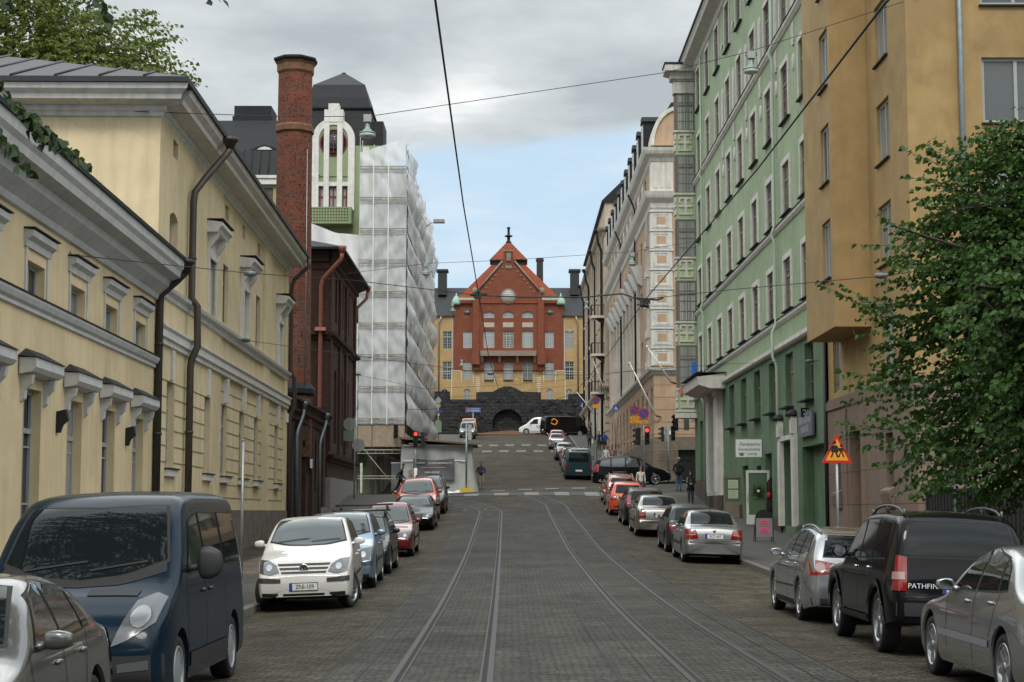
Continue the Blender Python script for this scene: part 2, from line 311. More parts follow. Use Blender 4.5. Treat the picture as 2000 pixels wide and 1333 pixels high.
# ---------------------------------------------------------------- the lie of the land
PR = [(-60,.02),(0,0),(17.3,0),(30,.06),(42,.28),(53,.58),(65,1.12),(78,1.72),(84,2.12),(88,2.5),(92,2.76),(96,2.95),(106,3.15),(120,4.1),(150,6.9),(168,8.6),(185,10.0),(212,11.3),(222,11.6),(300,11.8)]
def gz(Y):
    P = PR
    if Y <= P[0][0]: return P[0][1]
    for i in range(len(P)-1):
        if Y <= P[i+1][0]:
            x0, y0 = P[i]; x1, y1 = P[i+1]
            sl = lambda j: 0.0 if j <= 0 or j >= len(P)-1 else (P[j+1][1]-P[j-1][1])/(P[j+1][0]-P[j-1][0])
            h = x1-x0; t = (Y-x0)/h; m0 = sl(i)*h; m1 = sl(i+1)*h
            return (2*t**3-3*t*t+1)*y0+(t**3-2*t*t+t)*m0+(-2*t**3+3*t*t)*y1+(t**3-t*t)*m1
    return P[-1][1]
def sstep(a, b, x):
    t = min(1, max(0, (x-a)/(b-a))); return t*t*(3-2*t)
def gx(X, Y):      # junction tilts up to the right; carriageway is cambered
    return gz(Y)+.042*max(-14, min(14, X))*sstep(87, 97, Y)*(1-sstep(108, 120, Y))
def road_z(X, Y): return gx(X, Y)-.10*min(1, ((X-.8)/5.2)**2)
KL, KR = -4.45, 6.2   # kerb lines
def walk_z(X, Y): return gx(X, Y)+.03
def slope(Y): return math.atan((gz(Y+1)-gz(Y-1))/2)
# ---- pixel ray helpers used for calibration: the direction of a photo pixel from the survey point (0,0,1.7)
_T = math.atan(333.5/3300); _c, _s = math.cos(_T), math.sin(_T)
def at(u, v, Y):
    y = 666.5-v; d = (u-1000, 3300*_c-y*_s, 3300*_s+y*_c); t = Y/d[1]
    return Vector((t*d[0], Y, 1.7+t*d[2]))
# ================================================================= ground, road, rails, pavements
COBBLE = brick_mat('stone_setts', (.108,.092,.062), (.050,.044,.031), (.024,.021,.016), bw=.19, bh=.118, ms=.020, mode='floor', distort=.16, bump=1.0, var=.45, rough=.75, vscale=1.1)
COBBLEG = brick_mat('grey_track_setts', (.082,.078,.064), (.042,.041,.035), (.022,.021,.018), bw=.19, bh=.118, ms=.018, mode='floor', distort=.14, bump=.9, var=.38, rough=.7, vscale=1.3)
SLABS = brick_mat('granite_slabs', (.135,.110,.088), (.115,.092,.076), (.05,.042,.036), bw=1.1, bh=.8, ms=.012, mode='floor', distort=.02, bump=.4, var=.2)
ASPH = mat('pavement_asphalt', (.058,.055,.049), .9, var=.22, scale=1.4, bump=.3, bscale=60)
GRD = mat('bare_ground', (.09,.085,.075), .95, var=.3, scale=.5)
KERB = mat('kerb_granite', (.125,.113,.10), .8, var=.3, scale=6, bump=.3, bscale=40)
RAILM = mat('rail_steel', (.034,.033,.030), .55, var=.2, scale=9, spec=.35); GROOVE = mat('rail_groove', (.012,.010,.009), .9)
SEAM = mat('tar_seam', (.020,.019,.018), .8)
WORN = mat('worn_white_marking', (.17,.166,.15), .85, var=.45, scale=9); SLABD = mat('dark_crossing_slab', (.040,.040,.042), .8, var=.25, scale=6)
REDPAV = brick_mat('red_brown_paving', (.17,.085,.05), (.14,.07,.045), (.06,.04,.03), bw=.4, bh=.25, ms=.02, mode='floor', distort=.05, var=.25)
def strip(mb, path_a, path_b, za, k=None):
    v = []
    for a, b in zip(path_a, path_b): v += [za(*a), za(*b)]
    mb.add(v, [(2*i, 2*i+1, 2*i+3, 2*i+2) for i in range(len(path_a)-1)], k)
def ground():
    mb = MB(); xs = [-2500,-600,-200,-90,-40,-20,-14,-9,-5,0,5,9,14,20,40,90,200,600,2500]
    ys = [-400,-80,-20]+[i*4 for i in range(0, 60)]+[245,300,600,1500,4000]
    v = [(x, y, gx(x, y)-.30) for y in ys for x in xs]; n = len(xs)
    mb.add(v, [(j*n+i, j*n+i+1, (j+1)*n+i+1, (j+1)*n+i) for j in range(len(ys)-1) for i in range(n-1)])
    tag(mb.build('ground', GRD), kind='structure')
    mb = MB(); xs = [KL+(KR-KL)*i/14 for i in range(15)]; ys = [-30+i for i in range(0, 244)]
    v = [(x, y, road_z(x, y)) for y in ys for x in xs]; n = 15
    mb.add(v, [(j*n+i, j*n+i+1, (j+1)*n+i+1, (j+1)*n+i) for j in range(len(ys)-1) for i in range(n-1)])
    mb.smooth = True; tag(mb.build('road', COBBLE), kind='structure')
    for name, sx, y0, y1, xe in (('cross_street', -1, 86, 108, 90), ('cross_street', 1, 84, 112, 90), ('upper_street', -1, 205, 214, 60), ('upper_street', 1, 205, 214, 60)):
        mb = MB(); xa = KL if sx < 0 else KR
        xs = [xa+sx*t for t in (0,2,4,6,8,10,16,30,xe)]; ys = [y0+(y1-y0)*i/20 for i in range(21)]; n = len(xs)
        v = [(x, y, gx(x, y)-.10) for y in ys for x in xs]
        mb.add(v, [(j*n+i, j*n+i+1, (j+1)*n+i+1, (j+1)*n+i)[::sx] for j in range(20) for i in range(n-1)])
        tag(mb.build(name, COBBLEG), kind='structure')
ground()
# tram tracks: straight up the hill, then curving left into the cross street
def track(x0, k, ys, rad, off=0.0):
    P = []; y = -25.0
    while y < ys: P.append((x0+k*y, y)); y += 1.0
    xs = x0+k*ys; cx = xs-rad
    for i in range(0, 31):
        a = R(88)*i/30; P.append((cx+rad*math.cos(a), ys+rad*math.sin(a)))
    lx, ly = P[-1]
    for i in range(1, 20): P.append((lx-i*2.5, ly+.05*i))
    return P
def offset(P, d):      # positive d = to the right of travel
    Q = []
    for i, p in enumerate(P):
        a = P[max(i-1, 0)]; b = P[min(i+1, len(P)-1)]; tx, ty = b[0]-a[0], b[1]-a[1]; l = math.hypot(tx, ty); Q.append((p[0]+ty/l*d, p[1]-tx/l*d))
    return Q
TL = track(-.655, -.004, 77, 21.5); TR_ = track(2.36, -.0025, 81.5, 19.5)
def rails():
    zt = lambda h: (lambda x, y: (x, y, road_z(max(KL, min(KR, x)) if 0 else x, y)+h)) if 0 else (lambda x, y: (x, y, (road_z(x, y) if x > KL else gx(x, y)-.10)+h))
    mb = MB()
    for T, s in ((TL, -1), (TR_, 1)):
        o = [i*.32*s for i in range(0, 5)]
        ab = [(-.5, .5)]
        for a, b in ((-1.25, -.5), (-.5, 0), (0, .5), (.5, 1.25)):
            strip(mb, offset(T, a), offset(T, b), zt(.006))
    n = 103
    tag(mb.build('track_bed', COBBLEG), kind='structure')
    mb = MB(); mid = []
    for i in range(0, 100):
        y = -25+i; strip(mb, [(TL[i][0]+1.25, y), (TL[i+1][0]+1.25, y+1)], [(TR_[i][0]-1.25, y), (TR_[i+1][0]-1.25, y+1)], zt(.004))
    tag(mb.build('track_bed', COBBLEG), kind='structure')
    for T in (TL, TR_):
        for g in (-.5, .5):
            mb = MB(); i = -1 if g > 0 else 1
            e = sorted((g, g+i*-.0)); 
            strip(mb, offset(T, g-.032), offset(T, g+.032), zt(.014), 0)
            a, b = (g+i*.032, g+i*.085); strip(mb, offset(T, min(a, b)), offset(T, max(a, b)), zt(.011), 1)
            a, b = (g+i*.085, g+i*.108); strip(mb, offset(T, min(a, b)), offset(T, max(a, b)), zt(.014), 0)
            tag(mb.build('tram_rail', [RAILM, GROOVE]), kind='structure')
    rnd = random.Random(4); mb = MB()
    for T, ds in ((TL, (-1.22, -.86, .88, 1.22)), (TR_, (-1.22, -.88, .86, 1.22))):
        for d in ds:
            P = offset(T, d); P = [(x+rnd.uniform(-.018, .018), y) for x, y in P]
            strip(mb, offset(P, -.010), offset(P, .010), zt(.012))
    tag(mb.build('paving_seams', SEAM), kind='structure')
rails()
def pavements():
    def side(pts_k, pts_w, name, m, kerb=True, zf=walk_z):
        mb = MB(); strip(mb, pts_k, pts_w, lambda x, y: (x, y, zf(x, y))); o = mb.build(name, m); tag(o, kind='structure')
        if kerb:
            mb = MB(); s = 1 if pts_w[0][0] > pts_k[0][0] else -1
            A = offset(pts_k, 0); B = offset(pts_k, .16*s); C = offset(pts_k, -.012*s)
            strip(mb, A, B, lambda x, y: (x, y, walk_z(x, y)+.006)); strip(mb, C, A, lambda x, y: (x, y, walk_z(x, y)+.006))
            v = []
            for a in C: v += [(a[0], a[1], walk_z(*a)+.006), (a[0], a[1], walk_z(*a)-.22)]
            mb.add(v, [(2*i, 2*i+2, 2*i+3, 2*i+1) for i in range(len(C)-1)])
            tag(mb.build('kerb', KERB), kind='structure')
    def corner(x, y, r, sx, n=8):   # rounded street corner, running up the street then out along the cross street
        return [(x+sx*r-sx*r*math.cos(R(90)*i/n), y-r+r*math.sin(R(90)*i/n)) for i in range(n+1)]
    L = [(KL, -30+i*1.5) for i in range(78)]; L = [p for p in L if p[1] < 87]
    c = corner(KL, 90.5, 2.6, -1); K = L+c+[(-12, 90.5), (-30, 90.5), (-80, 90.5)]
    Wl = [(-9.6, p[1]) for p in L]+[(-9.6, p[1]) for p in c]+[(-12, 88), (-30, 88), (-80, 88)]
    side(K, Wl, 'pavement', ASPH)
    mb = MB(); strip(mb, [(-5.9, y) for y in range(-20, 63)], [(-7.1, y) for y in range(-20, 63)], lambda x, y: (x, y, walk_z(x, y)+.005)); tag(mb.build('slab_path', SLABS), kind='structure')
    mb = MB(); strip(mb, [(-7.1, y) for y in range(-20, 63)], [(-9.6, y) for y in range(-20, 63)], lambda x, y: (x, y, walk_z(x, y)+.006)); tag(mb.build('cobbled_verge', COBBLE), kind='structure')
    Rr = [(KR, -30+i*1.5) for i in range(78)]; Rr = [p for p in Rr if p[1] < 86.5]
    c = corner(KR, 89.5, 2.6, 1); side(Rr+c+[(14, 89.5), (40, 89.5), (80, 89.5)], [(13.5, p[1]) for p in Rr]+[(13.5, p[1]-.5) for p in c]+[(14.5, 87), (40, 87), (80, 87)], 'pavement', ASPH)
    up = [105+i*2.0 for i in range(51)]
    side([(KL-.2, y) for y in up], [(-10.5, y) for y in up], 'pavement', ASPH)
    c = [(KR+2.6-2.6*math.sin(R(90)*i/8), 108.0-2.6*math.cos(R(90)*i/8)) for i in range(9)]
    pk = [(40, 105.4), (14, 105.4)]+c+[(KR, y) for y in range(109, 206, 2)]
    pw = [(40, 108), (14, 108)]+[(11.5, 108)]*9+[(11.5, y) for y in range(109, 206, 2)]
    side(pk, pw, 'pavement', ASPH)
    side([(-60+i*6, 213.8) for i in range(21)], [(-60+i*6, 222) for i in range(21)], 'pavement', REDPAV, kerb=False, zf=lambda x, y: gx(x, y)+.05+.06*max(0, y-213.8)*math.exp(-((x+.6)/2.6)**2)*1.6)
pavements()
def markings():
    mb = MB(); q = lambda x0, x1, y0, y1, h, k: [mb.add([(x0+(x1-x0)*i/2, y, road_z(x0+(x1-x0)*i/2, y)+h) for y in (y0, (y0+y1)/2, y1) for i in range(3)], [(0,1,4,3),(1,2,5,4),(3,4,7,6),(4,5,8,7)], k)]
    x = KL+.3; i = 0
    while x < KR-.3:
        w = .78; q(x, min(x+w, KR-.1), 88.6, 91.2, .018, i % 2); x += w+.02; i += 1
    x = KL+.3
    while x < KR-.8: q(x, x+.75, 94.0, 95.2, .018, 0); x += 1.5
    o = mb.build('zebra_crossing', [WORN, SLABD]); tag(o, kind='structure')
    mb = MB()
    for y0, y1, sh in ((151.2, 153.6, 0), (160.6, 163.0, .5)):
        x = KL+.2+sh
        while x < KR-.8: q(x, x+.85, y0, y1, .018, 0); x += 1.55
    tag(mb.build('zebra_crossing', [WORN, SLABD]), kind='structure')
    mb = MB()     # worn curled marks beside the left track
    for cx, a0, a1 in ((-1.98, 40, 330), (-1.02, 60, 350)):
        pa, pb = [], []
        for i in range(17):
            a = R(a0+(a1-a0)*i/16); pa.append((cx+.30*math.cos(a), 79.5+1.35*math.sin(a))); pb.append((cx+.21*math.cos(a), 79.5+1.0*math.sin(a)))
        strip(mb, pa, pb, lambda x, y: (x, y, road_z(x, y)+.02))
    tag(mb.build('road_marking', mat('faded_marking', (.095,.092,.082), .9, var=.4, scale=8)), kind='structure')
markings()
# ================================================================= facade kit (local frame: x along the wall, y into the building, z up)
def wall(mb, x0, x1, z0, z1, ops=(), y=0.0, d=.3, k=0, kr=None):
    """wall sheet with real openings; op = (xa, xb, za, zb[, rise of the arch])"""
    kr = k if kr is None else kr
    ops = [o for o in ops if o[1] > x0 and o[0] < x1 and o[3] > z0 and o[2] < z1]
    X = sorted({x0, x1} | {min(max(v, x0), x1) for o in ops for v in o[:2]}); Z = sorted({z0, z1} | {min(max(v, z0), z1) for o in ops for v in o[2:4]})
    for i in range(len(X)-1):
        j = 0
        while j < len(Z)-1:
            cx = (X[i]+X[i+1])/2; hole = lambda jj: any(o[0] < cx < o[1] and o[2] < (Z[jj]+Z[jj+1])/2 < o[3] for o in ops)
            if hole(j): j += 1; continue
            j1 = j
            while j1+1 < len(Z)-1 and not hole(j1+1): j1 += 1
            mb.add([(X[i], y, Z[j]), (X[i+1], y, Z[j]), (X[i+1], y, Z[j1+1]), (X[i], y, Z[j1+1])], [(0,1,2,3)], k); j = j1+1
    for o in ops:
        a, b, c, e = o[:4]; r = o[4] if len(o) > 4 else 0
        if r:
            n = 12; w = (b-a)/2; rad = (w*w+r*r)/(2*r); th = math.asin(min(1, w/rad)); cx = (a+b)/2; cz = e-rad
            arc = [(cx+rad*math.sin(-th+2*th*i/n), cz+rad*math.cos(-th+2*th*i/n)) for i in range(n+1)]
            for i in range(n):
                p, q = arc[i], arc[i+1]
                mb.add([(p[0], y, p[1]), (q[0], y, q[1]), (q[0], y, e), (p[0], y, e)], [(0,1,2,3)], k)
                mb.add([(p[0], y, p[1]), (q[0], y, q[1]), (q[0], y+d, q[1]), (p[0], y+d, p[1])], [(3,2,1,0)], kr)
        else: mb.add([(a, y, e), (b, y, e), (b, y+d, e), (a, y+d, e)], [(3,2,1,0)], kr)
        mb.add([(a, y, c), (a, y, e), (a, y+d, e), (a, y+d, c)], [(3,2,1,0)], kr); mb.add([(b, y, c), (b, y, e), (b, y+d, e), (b, y+d, c)], [(0,1,2,3)], kr)
        mb.add([(a, y, c), (b, y, c), (b, y+d, c), (a, y+d, c)], [(0,1,2,3)], kr)
_WC = {}
_rw = random.Random(11)
def window(root, x, z, y, w, h, cols=2, rows=(.7,), fm=None, gm=None, fw=.06, name='window', arch=0, rz=0, muntin=None):
    """casement at (x centre, z sill): frame of bars with one glass sheet behind; rows = transom heights as shares of h; muntin=(cols,rows) fine bars"""
    fm = fm or FRB; gm = gm or GLASS; key = (round(w,2), round(h,2), cols, tuple(rows), fm.name, fw, arch, muntin)
    if key not in _WC:
        mb = MB(); d = .05
        mb.box(-w/2, -w/2+fw, -d/2, d/2, 0, h); mb.box(w/2-fw, w/2, -d/2, d/2, 0, h); mb.box(-w/2+fw, w/2-fw, -d/2, d/2, 0, fw); mb.box(-w/2+fw, w/2-fw, -d/2, d/2, h-fw, h)
        for i in range(1, cols): xx = -w/2+w*i/cols; mb.box(xx-fw*.55, xx+fw*.55, -d/2-.004, d/2-.004, fw, h-fw)
        for r in rows: mb.box(-w/2+fw, w/2-fw, -d/2-.008, d/2-.008, h*r-fw*.6, h*r+fw*.6)
        if muntin:
            t = fw*.22
            for i in range(1, muntin[0]): xx = -w/2+w*i/muntin[0]; mb.box(xx-t, xx+t, -d/2+.012, d/2-.012, fw, h-fw)
            for j in range(1, muntin[1]): zz = h*j/muntin[1]; mb.box(-w/2+fw, w/2-fw, -d/2+.014, d/2-.014, zz-t, zz+t)
        me = mb.mesh('window', fm); mb = MB(); nx = max(1, cols)
        mb.box(-w/2+.01, w/2-.01, .012, .022, .01, h-.01)
        _WC[key] = (me, mb.mesh('pane', gm), {})
    me, pm, gms = _WC[key]
    if gm.name not in gms:
        if pm.materials[0] is gm: gms[gm.name] = pm
        else: q = pm.copy(); q.materials[0] = gm; gms[gm.name] = q
    o = link(name, me, root, (x, y, z), (0, 0, rz)); p = link('pane', gms[gm.name], o)
    p.rotation_euler = (_rw.uniform(-.008, .008), 0, _rw.uniform(-.012, .012)); return o
def cornice(mb, x0, x1, z, prof, k=None, ret0=0, ret1=0, y=0):
    """moulding run along the wall; prof = [(out, dz)...] from bottom to top, closed back at y"""
    P = [(y-o, z+dz) for o, dz in prof]; P = [(y+.02, P[0][1])]+P+[(y+.02, P[-1][1])]
    n = len(P); A = [(x0-(max(0, y-p[0])*ret0), p[0], p[1]) for p in P]; B = [(x1+(max(0, y-p[0])*ret1), p[0], p[1]) for p in P]
    mb.add(A+B, [tuple(range(n)), tuple(range(n, 2*n))[::-1]]+[(i, i+n, (i+1) % n+n, (i+1) % n) for i in range(n)], k)
EAVE = [(0,0),(.06,.02),(.10,.10),(.16,.14),(.16,.24),(.55,.30),(.58,.40),(.70,.50),(.74,.62)]
BELT = [(0,0),(.05,.02),(.05,.08),(.10,.12),(.14,.20),(.14,.24)]
def roofed(mb, *a): pass
def left_root(name, label, cat, x0, k, Y0):
    return thing(name, label, cat, (x0+k*Y0, Y0, 0), R(90)+math.atan(-k))
# ================================================================= low cream building, nearest on the left
def low_building():
    Y0 = 14; r = left_root('low_building', 'low two-storey cream plaster building with hooded windows beside the dark blue van', 'building', -7.2, -.0212, Y0)
    f = lambda Y: (Y-Y0)*1.0002
    LC = [18.65, 21.53, 24.45, 27.37, 30.29, 33.11, 36.0]; ops = []
    for Y in LC: ops += [(f(Y)-.56, f(Y)+.56, .9, 3.68), (f(Y)-.56, f(Y)+.56, 5.13, 5.73)]
    mb = MB(); wall(mb, 0, f(37.75), -.6, 7.0, ops, d=.26); mb.box(0, f(37.75), .46, 12, -.6, 6.9, 0)
    mb.build('wall', YEL2, r)
    mb = MB(); cornice(mb, 0, f(37.7), 6.42, [(0,0),(.06,.02),(.10,.12),(.30,.30),(.34,.42),(.55,.50),(.58,.62),(.64,.70),(.66,.86)]); mb.build('eave_cornice', GRYT, r)
    mb = MB(); mb.prism([(-.70,7.28),(-.70,7.36),(6, 8.6),(12.2,7.36),(12.2,7.28)], 0, f(37.65), 'x'); 
    for i in range(1, 40): mb.prism([(-.66,7.365),(-.66,7.40),(6, 8.64),(6,8.6)], i*.6, i*.6+.03, 'x')
    mb.build('roof', ROOFB, r)
    mb = MB(); cornice(mb, 0, f(37.6), 4.88, BELT); mb.build('string_course', GRYT, r)
    mb = MB(); mb.box(0, f(37.6), -.162, .0, 5.122, 5.145); mb.build('course_flashing', ROOFB, r)
    for Y in LC:
        x = f(Y)
        window(r, x, .9, .17, 1.12, 2.78, 2, (.76,), FRG, GLASS, .07, muntin=(2, 3))
        window(r, x, 5.13, .16, 1.12, .60, 2, (), FRG, GLASSD, .07)
        mb = MB()   # hood on brackets
        mb.prism([(-.02,4.12),(-.28,4.12),(-.28,3.97),(-.22,3.90),(-.02,3.86)], x-.92, x+.92, 'x')
        for s in (-1, 1):
            mb.prism([(0,3.86),(-.20,3.86),(-.17,3.72),(-.08,3.62),(-.07,3.48),(0,3.42)], x+s*.70-.07, x+s*.70+.07, 'x')
        h = mb.build('window_hood', GRYT, r)
        mb = MB(); mb.add([(x-.96,-.31,4.125),(x+.96,-.31,4.125),(x+.96,0,4.15),(x-.96,0,4.15),(x-.55,-.02,4.30),(x+.55,-.02,4.30)], [(0,1,5,4),(0,4,3),(1,2,5),(2,3,4,5),(0,3,2,1)]); mb.build('hood_roof', ROOFB, h)
        mb = MB()
        for s in (-1, 1): mb.box(x+s*.68-.04, x+s*.68+.04, -.03, 0, 5.125, 5.92)
        mb.prism([(0,5.92),(-.04,5.92),(-.06,6.02),(-.14,6.08),(-.16,6.17),(0,6.19)], x-.80, x+.80, 'x'); o = mb.build('window_surround', GRYT, r)
        mb = MB(); mb.box(x-.83, x+.83, -.19, 0, 6.192, 6.215); mb.build('surround_flashing', ROOFB, o)
    for Y in (29.0, 34.75, 23.2):
        mb = MB(); x = f(Y); P = [(0,0),(.0,.36),(-.16,.40),(-.20,.22),(-.10,.13),(-.06,0)]
        mb.prism([(p[0], 3.05+p[1]) for p in P], x-.07, x+.07, 'x'); mb.build('wall_vent', BLKM, r)
    mb = MB(); x = f(37.62)
    mb.tube([(x,-.66,7.33),(x,-.66,7.05),(x+.02,-.48,6.88),(x+.02,-.12,6.55),(x+.02,-.10,6.3),(x+.02,-.10,0)], .085, 10); mb.lathe([(.09,7.02),(.16,7.24),(.20,7.26),(.20,7.34),(.05,7.34)], 10, (x,-.66,0))
    for z in (1.5,3.4,5.4): mb.lathe([(.10,z),(.10,z+.06)], 10, (x+.02,-.10,0))
    mb.build('downpipe', mat('black_pipe', (.030,.025,.021), .5, var=.2), r)
low_building()
# ================================================================= tall cream building
def tall_building():
    Y0 = 37.75; r = left_root('tall_cream_building', 'taller cream plaster building with white pediment windows and a big white cornice', 'building', -7.41, -.0167, Y0)
    f = lambda Y: (Y-Y0)*1.0001; L = f(63.05)
    G = [39.6, 44.9, 48.2, 51.7, 55.0, 60.4]; ops = []
    for Y in G: ops.append((f(Y)-.5, f(Y)+.5, 2.72, 4.74))
    att = [39.6, 48.1, 51.55, 55.05]
    for Y in att: ops.append((f(Y)-.33, f(Y)+.33, 10.06, 10.48))
    ops.append((f(39.55)-.52, f(39.55)+.52, 7.1, 8.74, .14))
    for Y in (48.05, 55.05): ops.append((f(Y)-.5, f(Y)+.5, 7.05, 8.73))
    for Y in (45.25, 51.75, 60.75): ops.append((f(Y)-.5, f(Y)+.5, 6.98, 8.45))
    mb = MB(); wall(mb, 0, L, 1.75, 11, ops, d=.34)
    mb.box(0, L, .40, 16, -.6, 10.95)
    for x0, x1, y in ((0, f(47.1), -.06), (f(56.2), f(57.75), -.07), (f(62.2), L, -.07)):   # slight projections of the end bays
        wall(mb, x0, x1, 1.75, 10.9, [o for o in ops if o[0] > x0-.3 and o[1] < x1+.3], y=y, d=.07); mb.add([(x1, y, 1.75), (x1, 0, 1.75), (x1, 0, 10.9), (x1, y, 10.9)], [(0,1,2,3)]); mb.add([(x0, y, 1.75), (x0, 0, 1.75), (x0, 0, 10.9), (x0, y, 10.9)], [(3,2,1,0)])
    mb.box(-.06, 0, -.06, 16, -.6, 10.95)
    mb.build('wall', YEL, r)
    mb = MB(); z = 2.1                                          # grooved courses of the ground floor
    while z < 5.4:
        xs = [0]
        for Y in G:
            if 2.6 < z < 4.8: xs += [f(Y)-.5, f(Y)+.5]
        xs.append(L)
        for i in range(0, len(xs), 2):
            mb.box(xs[i]+.0, xs[i+1], -.012-(.06 if xs[i+1] <= f(47.2) else 0), -.002-(.06 if xs[i+1] <= f(47.2) else 0), z-.012, z+.012)
        z += .375
    mb.build('plaster_joint', mat('joint_shadow_plaster', (.30,.23,.13), .9), r)
    mb = MB(); mb.box(-.10, L, -.12, .0, -.6, 1.745); mb.build('plinth', PLINTH, r)
    mb = MB(); cornice(mb, -.1, L, 10.62, EAVE, ret1=.6)
    A = [(-.06-o, 10.62+dz) for o, dz in EAVE]                  # cornice turns along the near gable wall
    P = [(0, 10.62)]+A+[(0, A[-1][1])]; n = len(P)
    mb.add([(p[0], p[0]-.0, p[1]) for p in P]+[(p[0], 16.5, p[1]) for p in P], [tuple(range(n))[::-1]]+[(i+n, i, (i+1) % n, (i+1) % n+n) for i in range(n)])
    mb.build('eave_cornice', WHT, r)
    mb = MB(); e = 11.25; t = .12
    mb.add([(-.85,-.80,e),(L+.5,-.80,e),(L+.5,16,e),(-.85,16,e),(-.85,-.80,e+t),(L+.5,-.80,e+t),(L+.5,16,e+t),(-.85,16,e+t),(9,8,14.7),(L-6,8,14.7)],
           [(0,1,2,3)[::-1],(0,1,5,4),(1,2,6,5),(3,0,4,7),(4,5,9,8),(5,6,9),(6,7,8,9),(7,4,8)])
    for i in range(1, 17): # standing seams
        s = i/17; a = Vector((-.85, -.80+16.8*s, e+t)); b = Vector((9, 8, 13.6)) if 0 else None
        y = -.80+16.8*s; tt = 1-abs(2*s-1); x1 = -.85+9.85*tt; z1 = e+t+(14.7-e-t)*tt
        mb.tube([(-.85, y, e+t+.02), (x1, y, z1+.02)], .03, 4)
    mb.build('roof', ROOF, r)
    mb = MB(); cornice(mb, 0, L, 6.58, [(0,0),(.05,.02),(.06,.12),(.15,.18),(.17,.26)], y=-.06); mb.build('string_course', GRYT, r)
    mb = MB(); cornice(mb, -.05, L, 5.50, [(0,0),(.07,.02),(.07,.12),(.13,.16),(.13,.32),(.18,.38),(.18,.42)], y=-.06); mb.build('string_course', WHT, r)
    for Y in G:
        x = f(Y); window(r, x, 2.72, .12, 1.0, 2.02, 2, (.7,), FRG, GLASSD, .06)
        mb = MB(); mb.box(x-.62, x+.62, -.16, -.0, 2.52, 2.68); o = mb.build('window_sill', WHT, r)
        mb = MB(); mb.box(x-.66, x+.66, -.20, .0, 2.682, 2.71); mb.build('sill_flashing', ROOFB, o)
        mb = MB(); mb.prism([(x-.11,4.78),(x+.11,4.78),(x+.15,5.48),(x-.15,5.48)], -.12, 0); mb.build('keystone', WHT, r)
    for Y in att:
        x = f(Y); window(r, x, 10.06, .12, .66, .42, 1, (), FRB, GLASSD, .05)
    window(r, f(39.55), 7.1, .13, 1.04, 1.64, 2, (.45,), FRG, GLASSD, .06)
    for Y in (48.05, 55.05): window(r, f(Y), 7.05, .13, 1.0, 1.68, 2, (.7,), FRB, GLASSD, .06)
    for Y in (45.25, 51.75, 60.75):
        x = f(Y); window(r, x, 6.98, .11, 1.0, 1.47, 2, (.7,), FRW, GLASSL, .07)
        mb = MB()
        for s in (-1, 1):
            mb.box(x+s*.62-.12, x+s*.62+.12, -.10, 0, 6.9, 8.5)
            mb.prism([(0,8.35),(-.10,8.35),(-.14,8.5),(-.12,8.7),(-.30,8.95),(-.34,9.1),(0,9.1)], x+s*.66-.09, x+s*.66+.09, 'x')   # scrolled console
        mb.box(x-.5, x+.5, -.13, 0, 8.45, 8.56); mb.box(x-.56, x+.56, -.08, 0, 8.56, 9.1)
        mb.prism([(0,9.1),(-.34,9.1),(-.38,9.2),(-.46,9.27),(-.46,9.36),(0,9.42)], x-.95, x+.95, 'x'); o = mb.build('pediment_surround', WHT, r)
        mb = MB(); mb.box(x-.98, x+.98, -.50, 0, 9.422, 9.45); mb.build('pediment_flashing', ROOFB, o)
    mb = MB(); x = f(41.35); y = -.20
    mb.tube([(x+1.3,-.88,11.2),(x+1.28,-.86,10.9),(x+.4,-.40,10.0),(x+.05,y-.02,9.6),(x,y,9.3),(x,y,6.95),(x+.02,y-.14,6.75),(x+.02,y-.16,5.75),(x,y-.02,5.4),(x,y,5.2),(x,y,.3)], .088, 10)
    mb.lathe([(.09,10.95),(.17,11.15),(.22,11.17),(.22,11.26),(.05,11.26)], 10, (x+1.3,-.88,0))
    for z in (1.6,3.6,7.9): mb.lathe([(.105,z),(.105,z+.07)], 10, (x,y,0))
    mb.build('downpipe', PIPEB, r)
    mb = MB(); x = L+.12
    mb.tube([(x,-.80,11.2),(x,-.78,10.9),(x-.02,-.25,10.4),(x-.02,-.16,10.1),(x-.02,-.16,6.95),(x+.05,-.30,6.7),(x+.05,-.32,5.6),(x-.02,-.16,5.3),(x-.02,-.16,.8)], .08, 10)
    mb.build('downpipe', PIPEB, r)
    mb = MB(); mb.box(L-.35, L-.02, -.13, -.06, 5.0, 5.33); mb.build('wall_plate', SWHT, r)
tall_building()
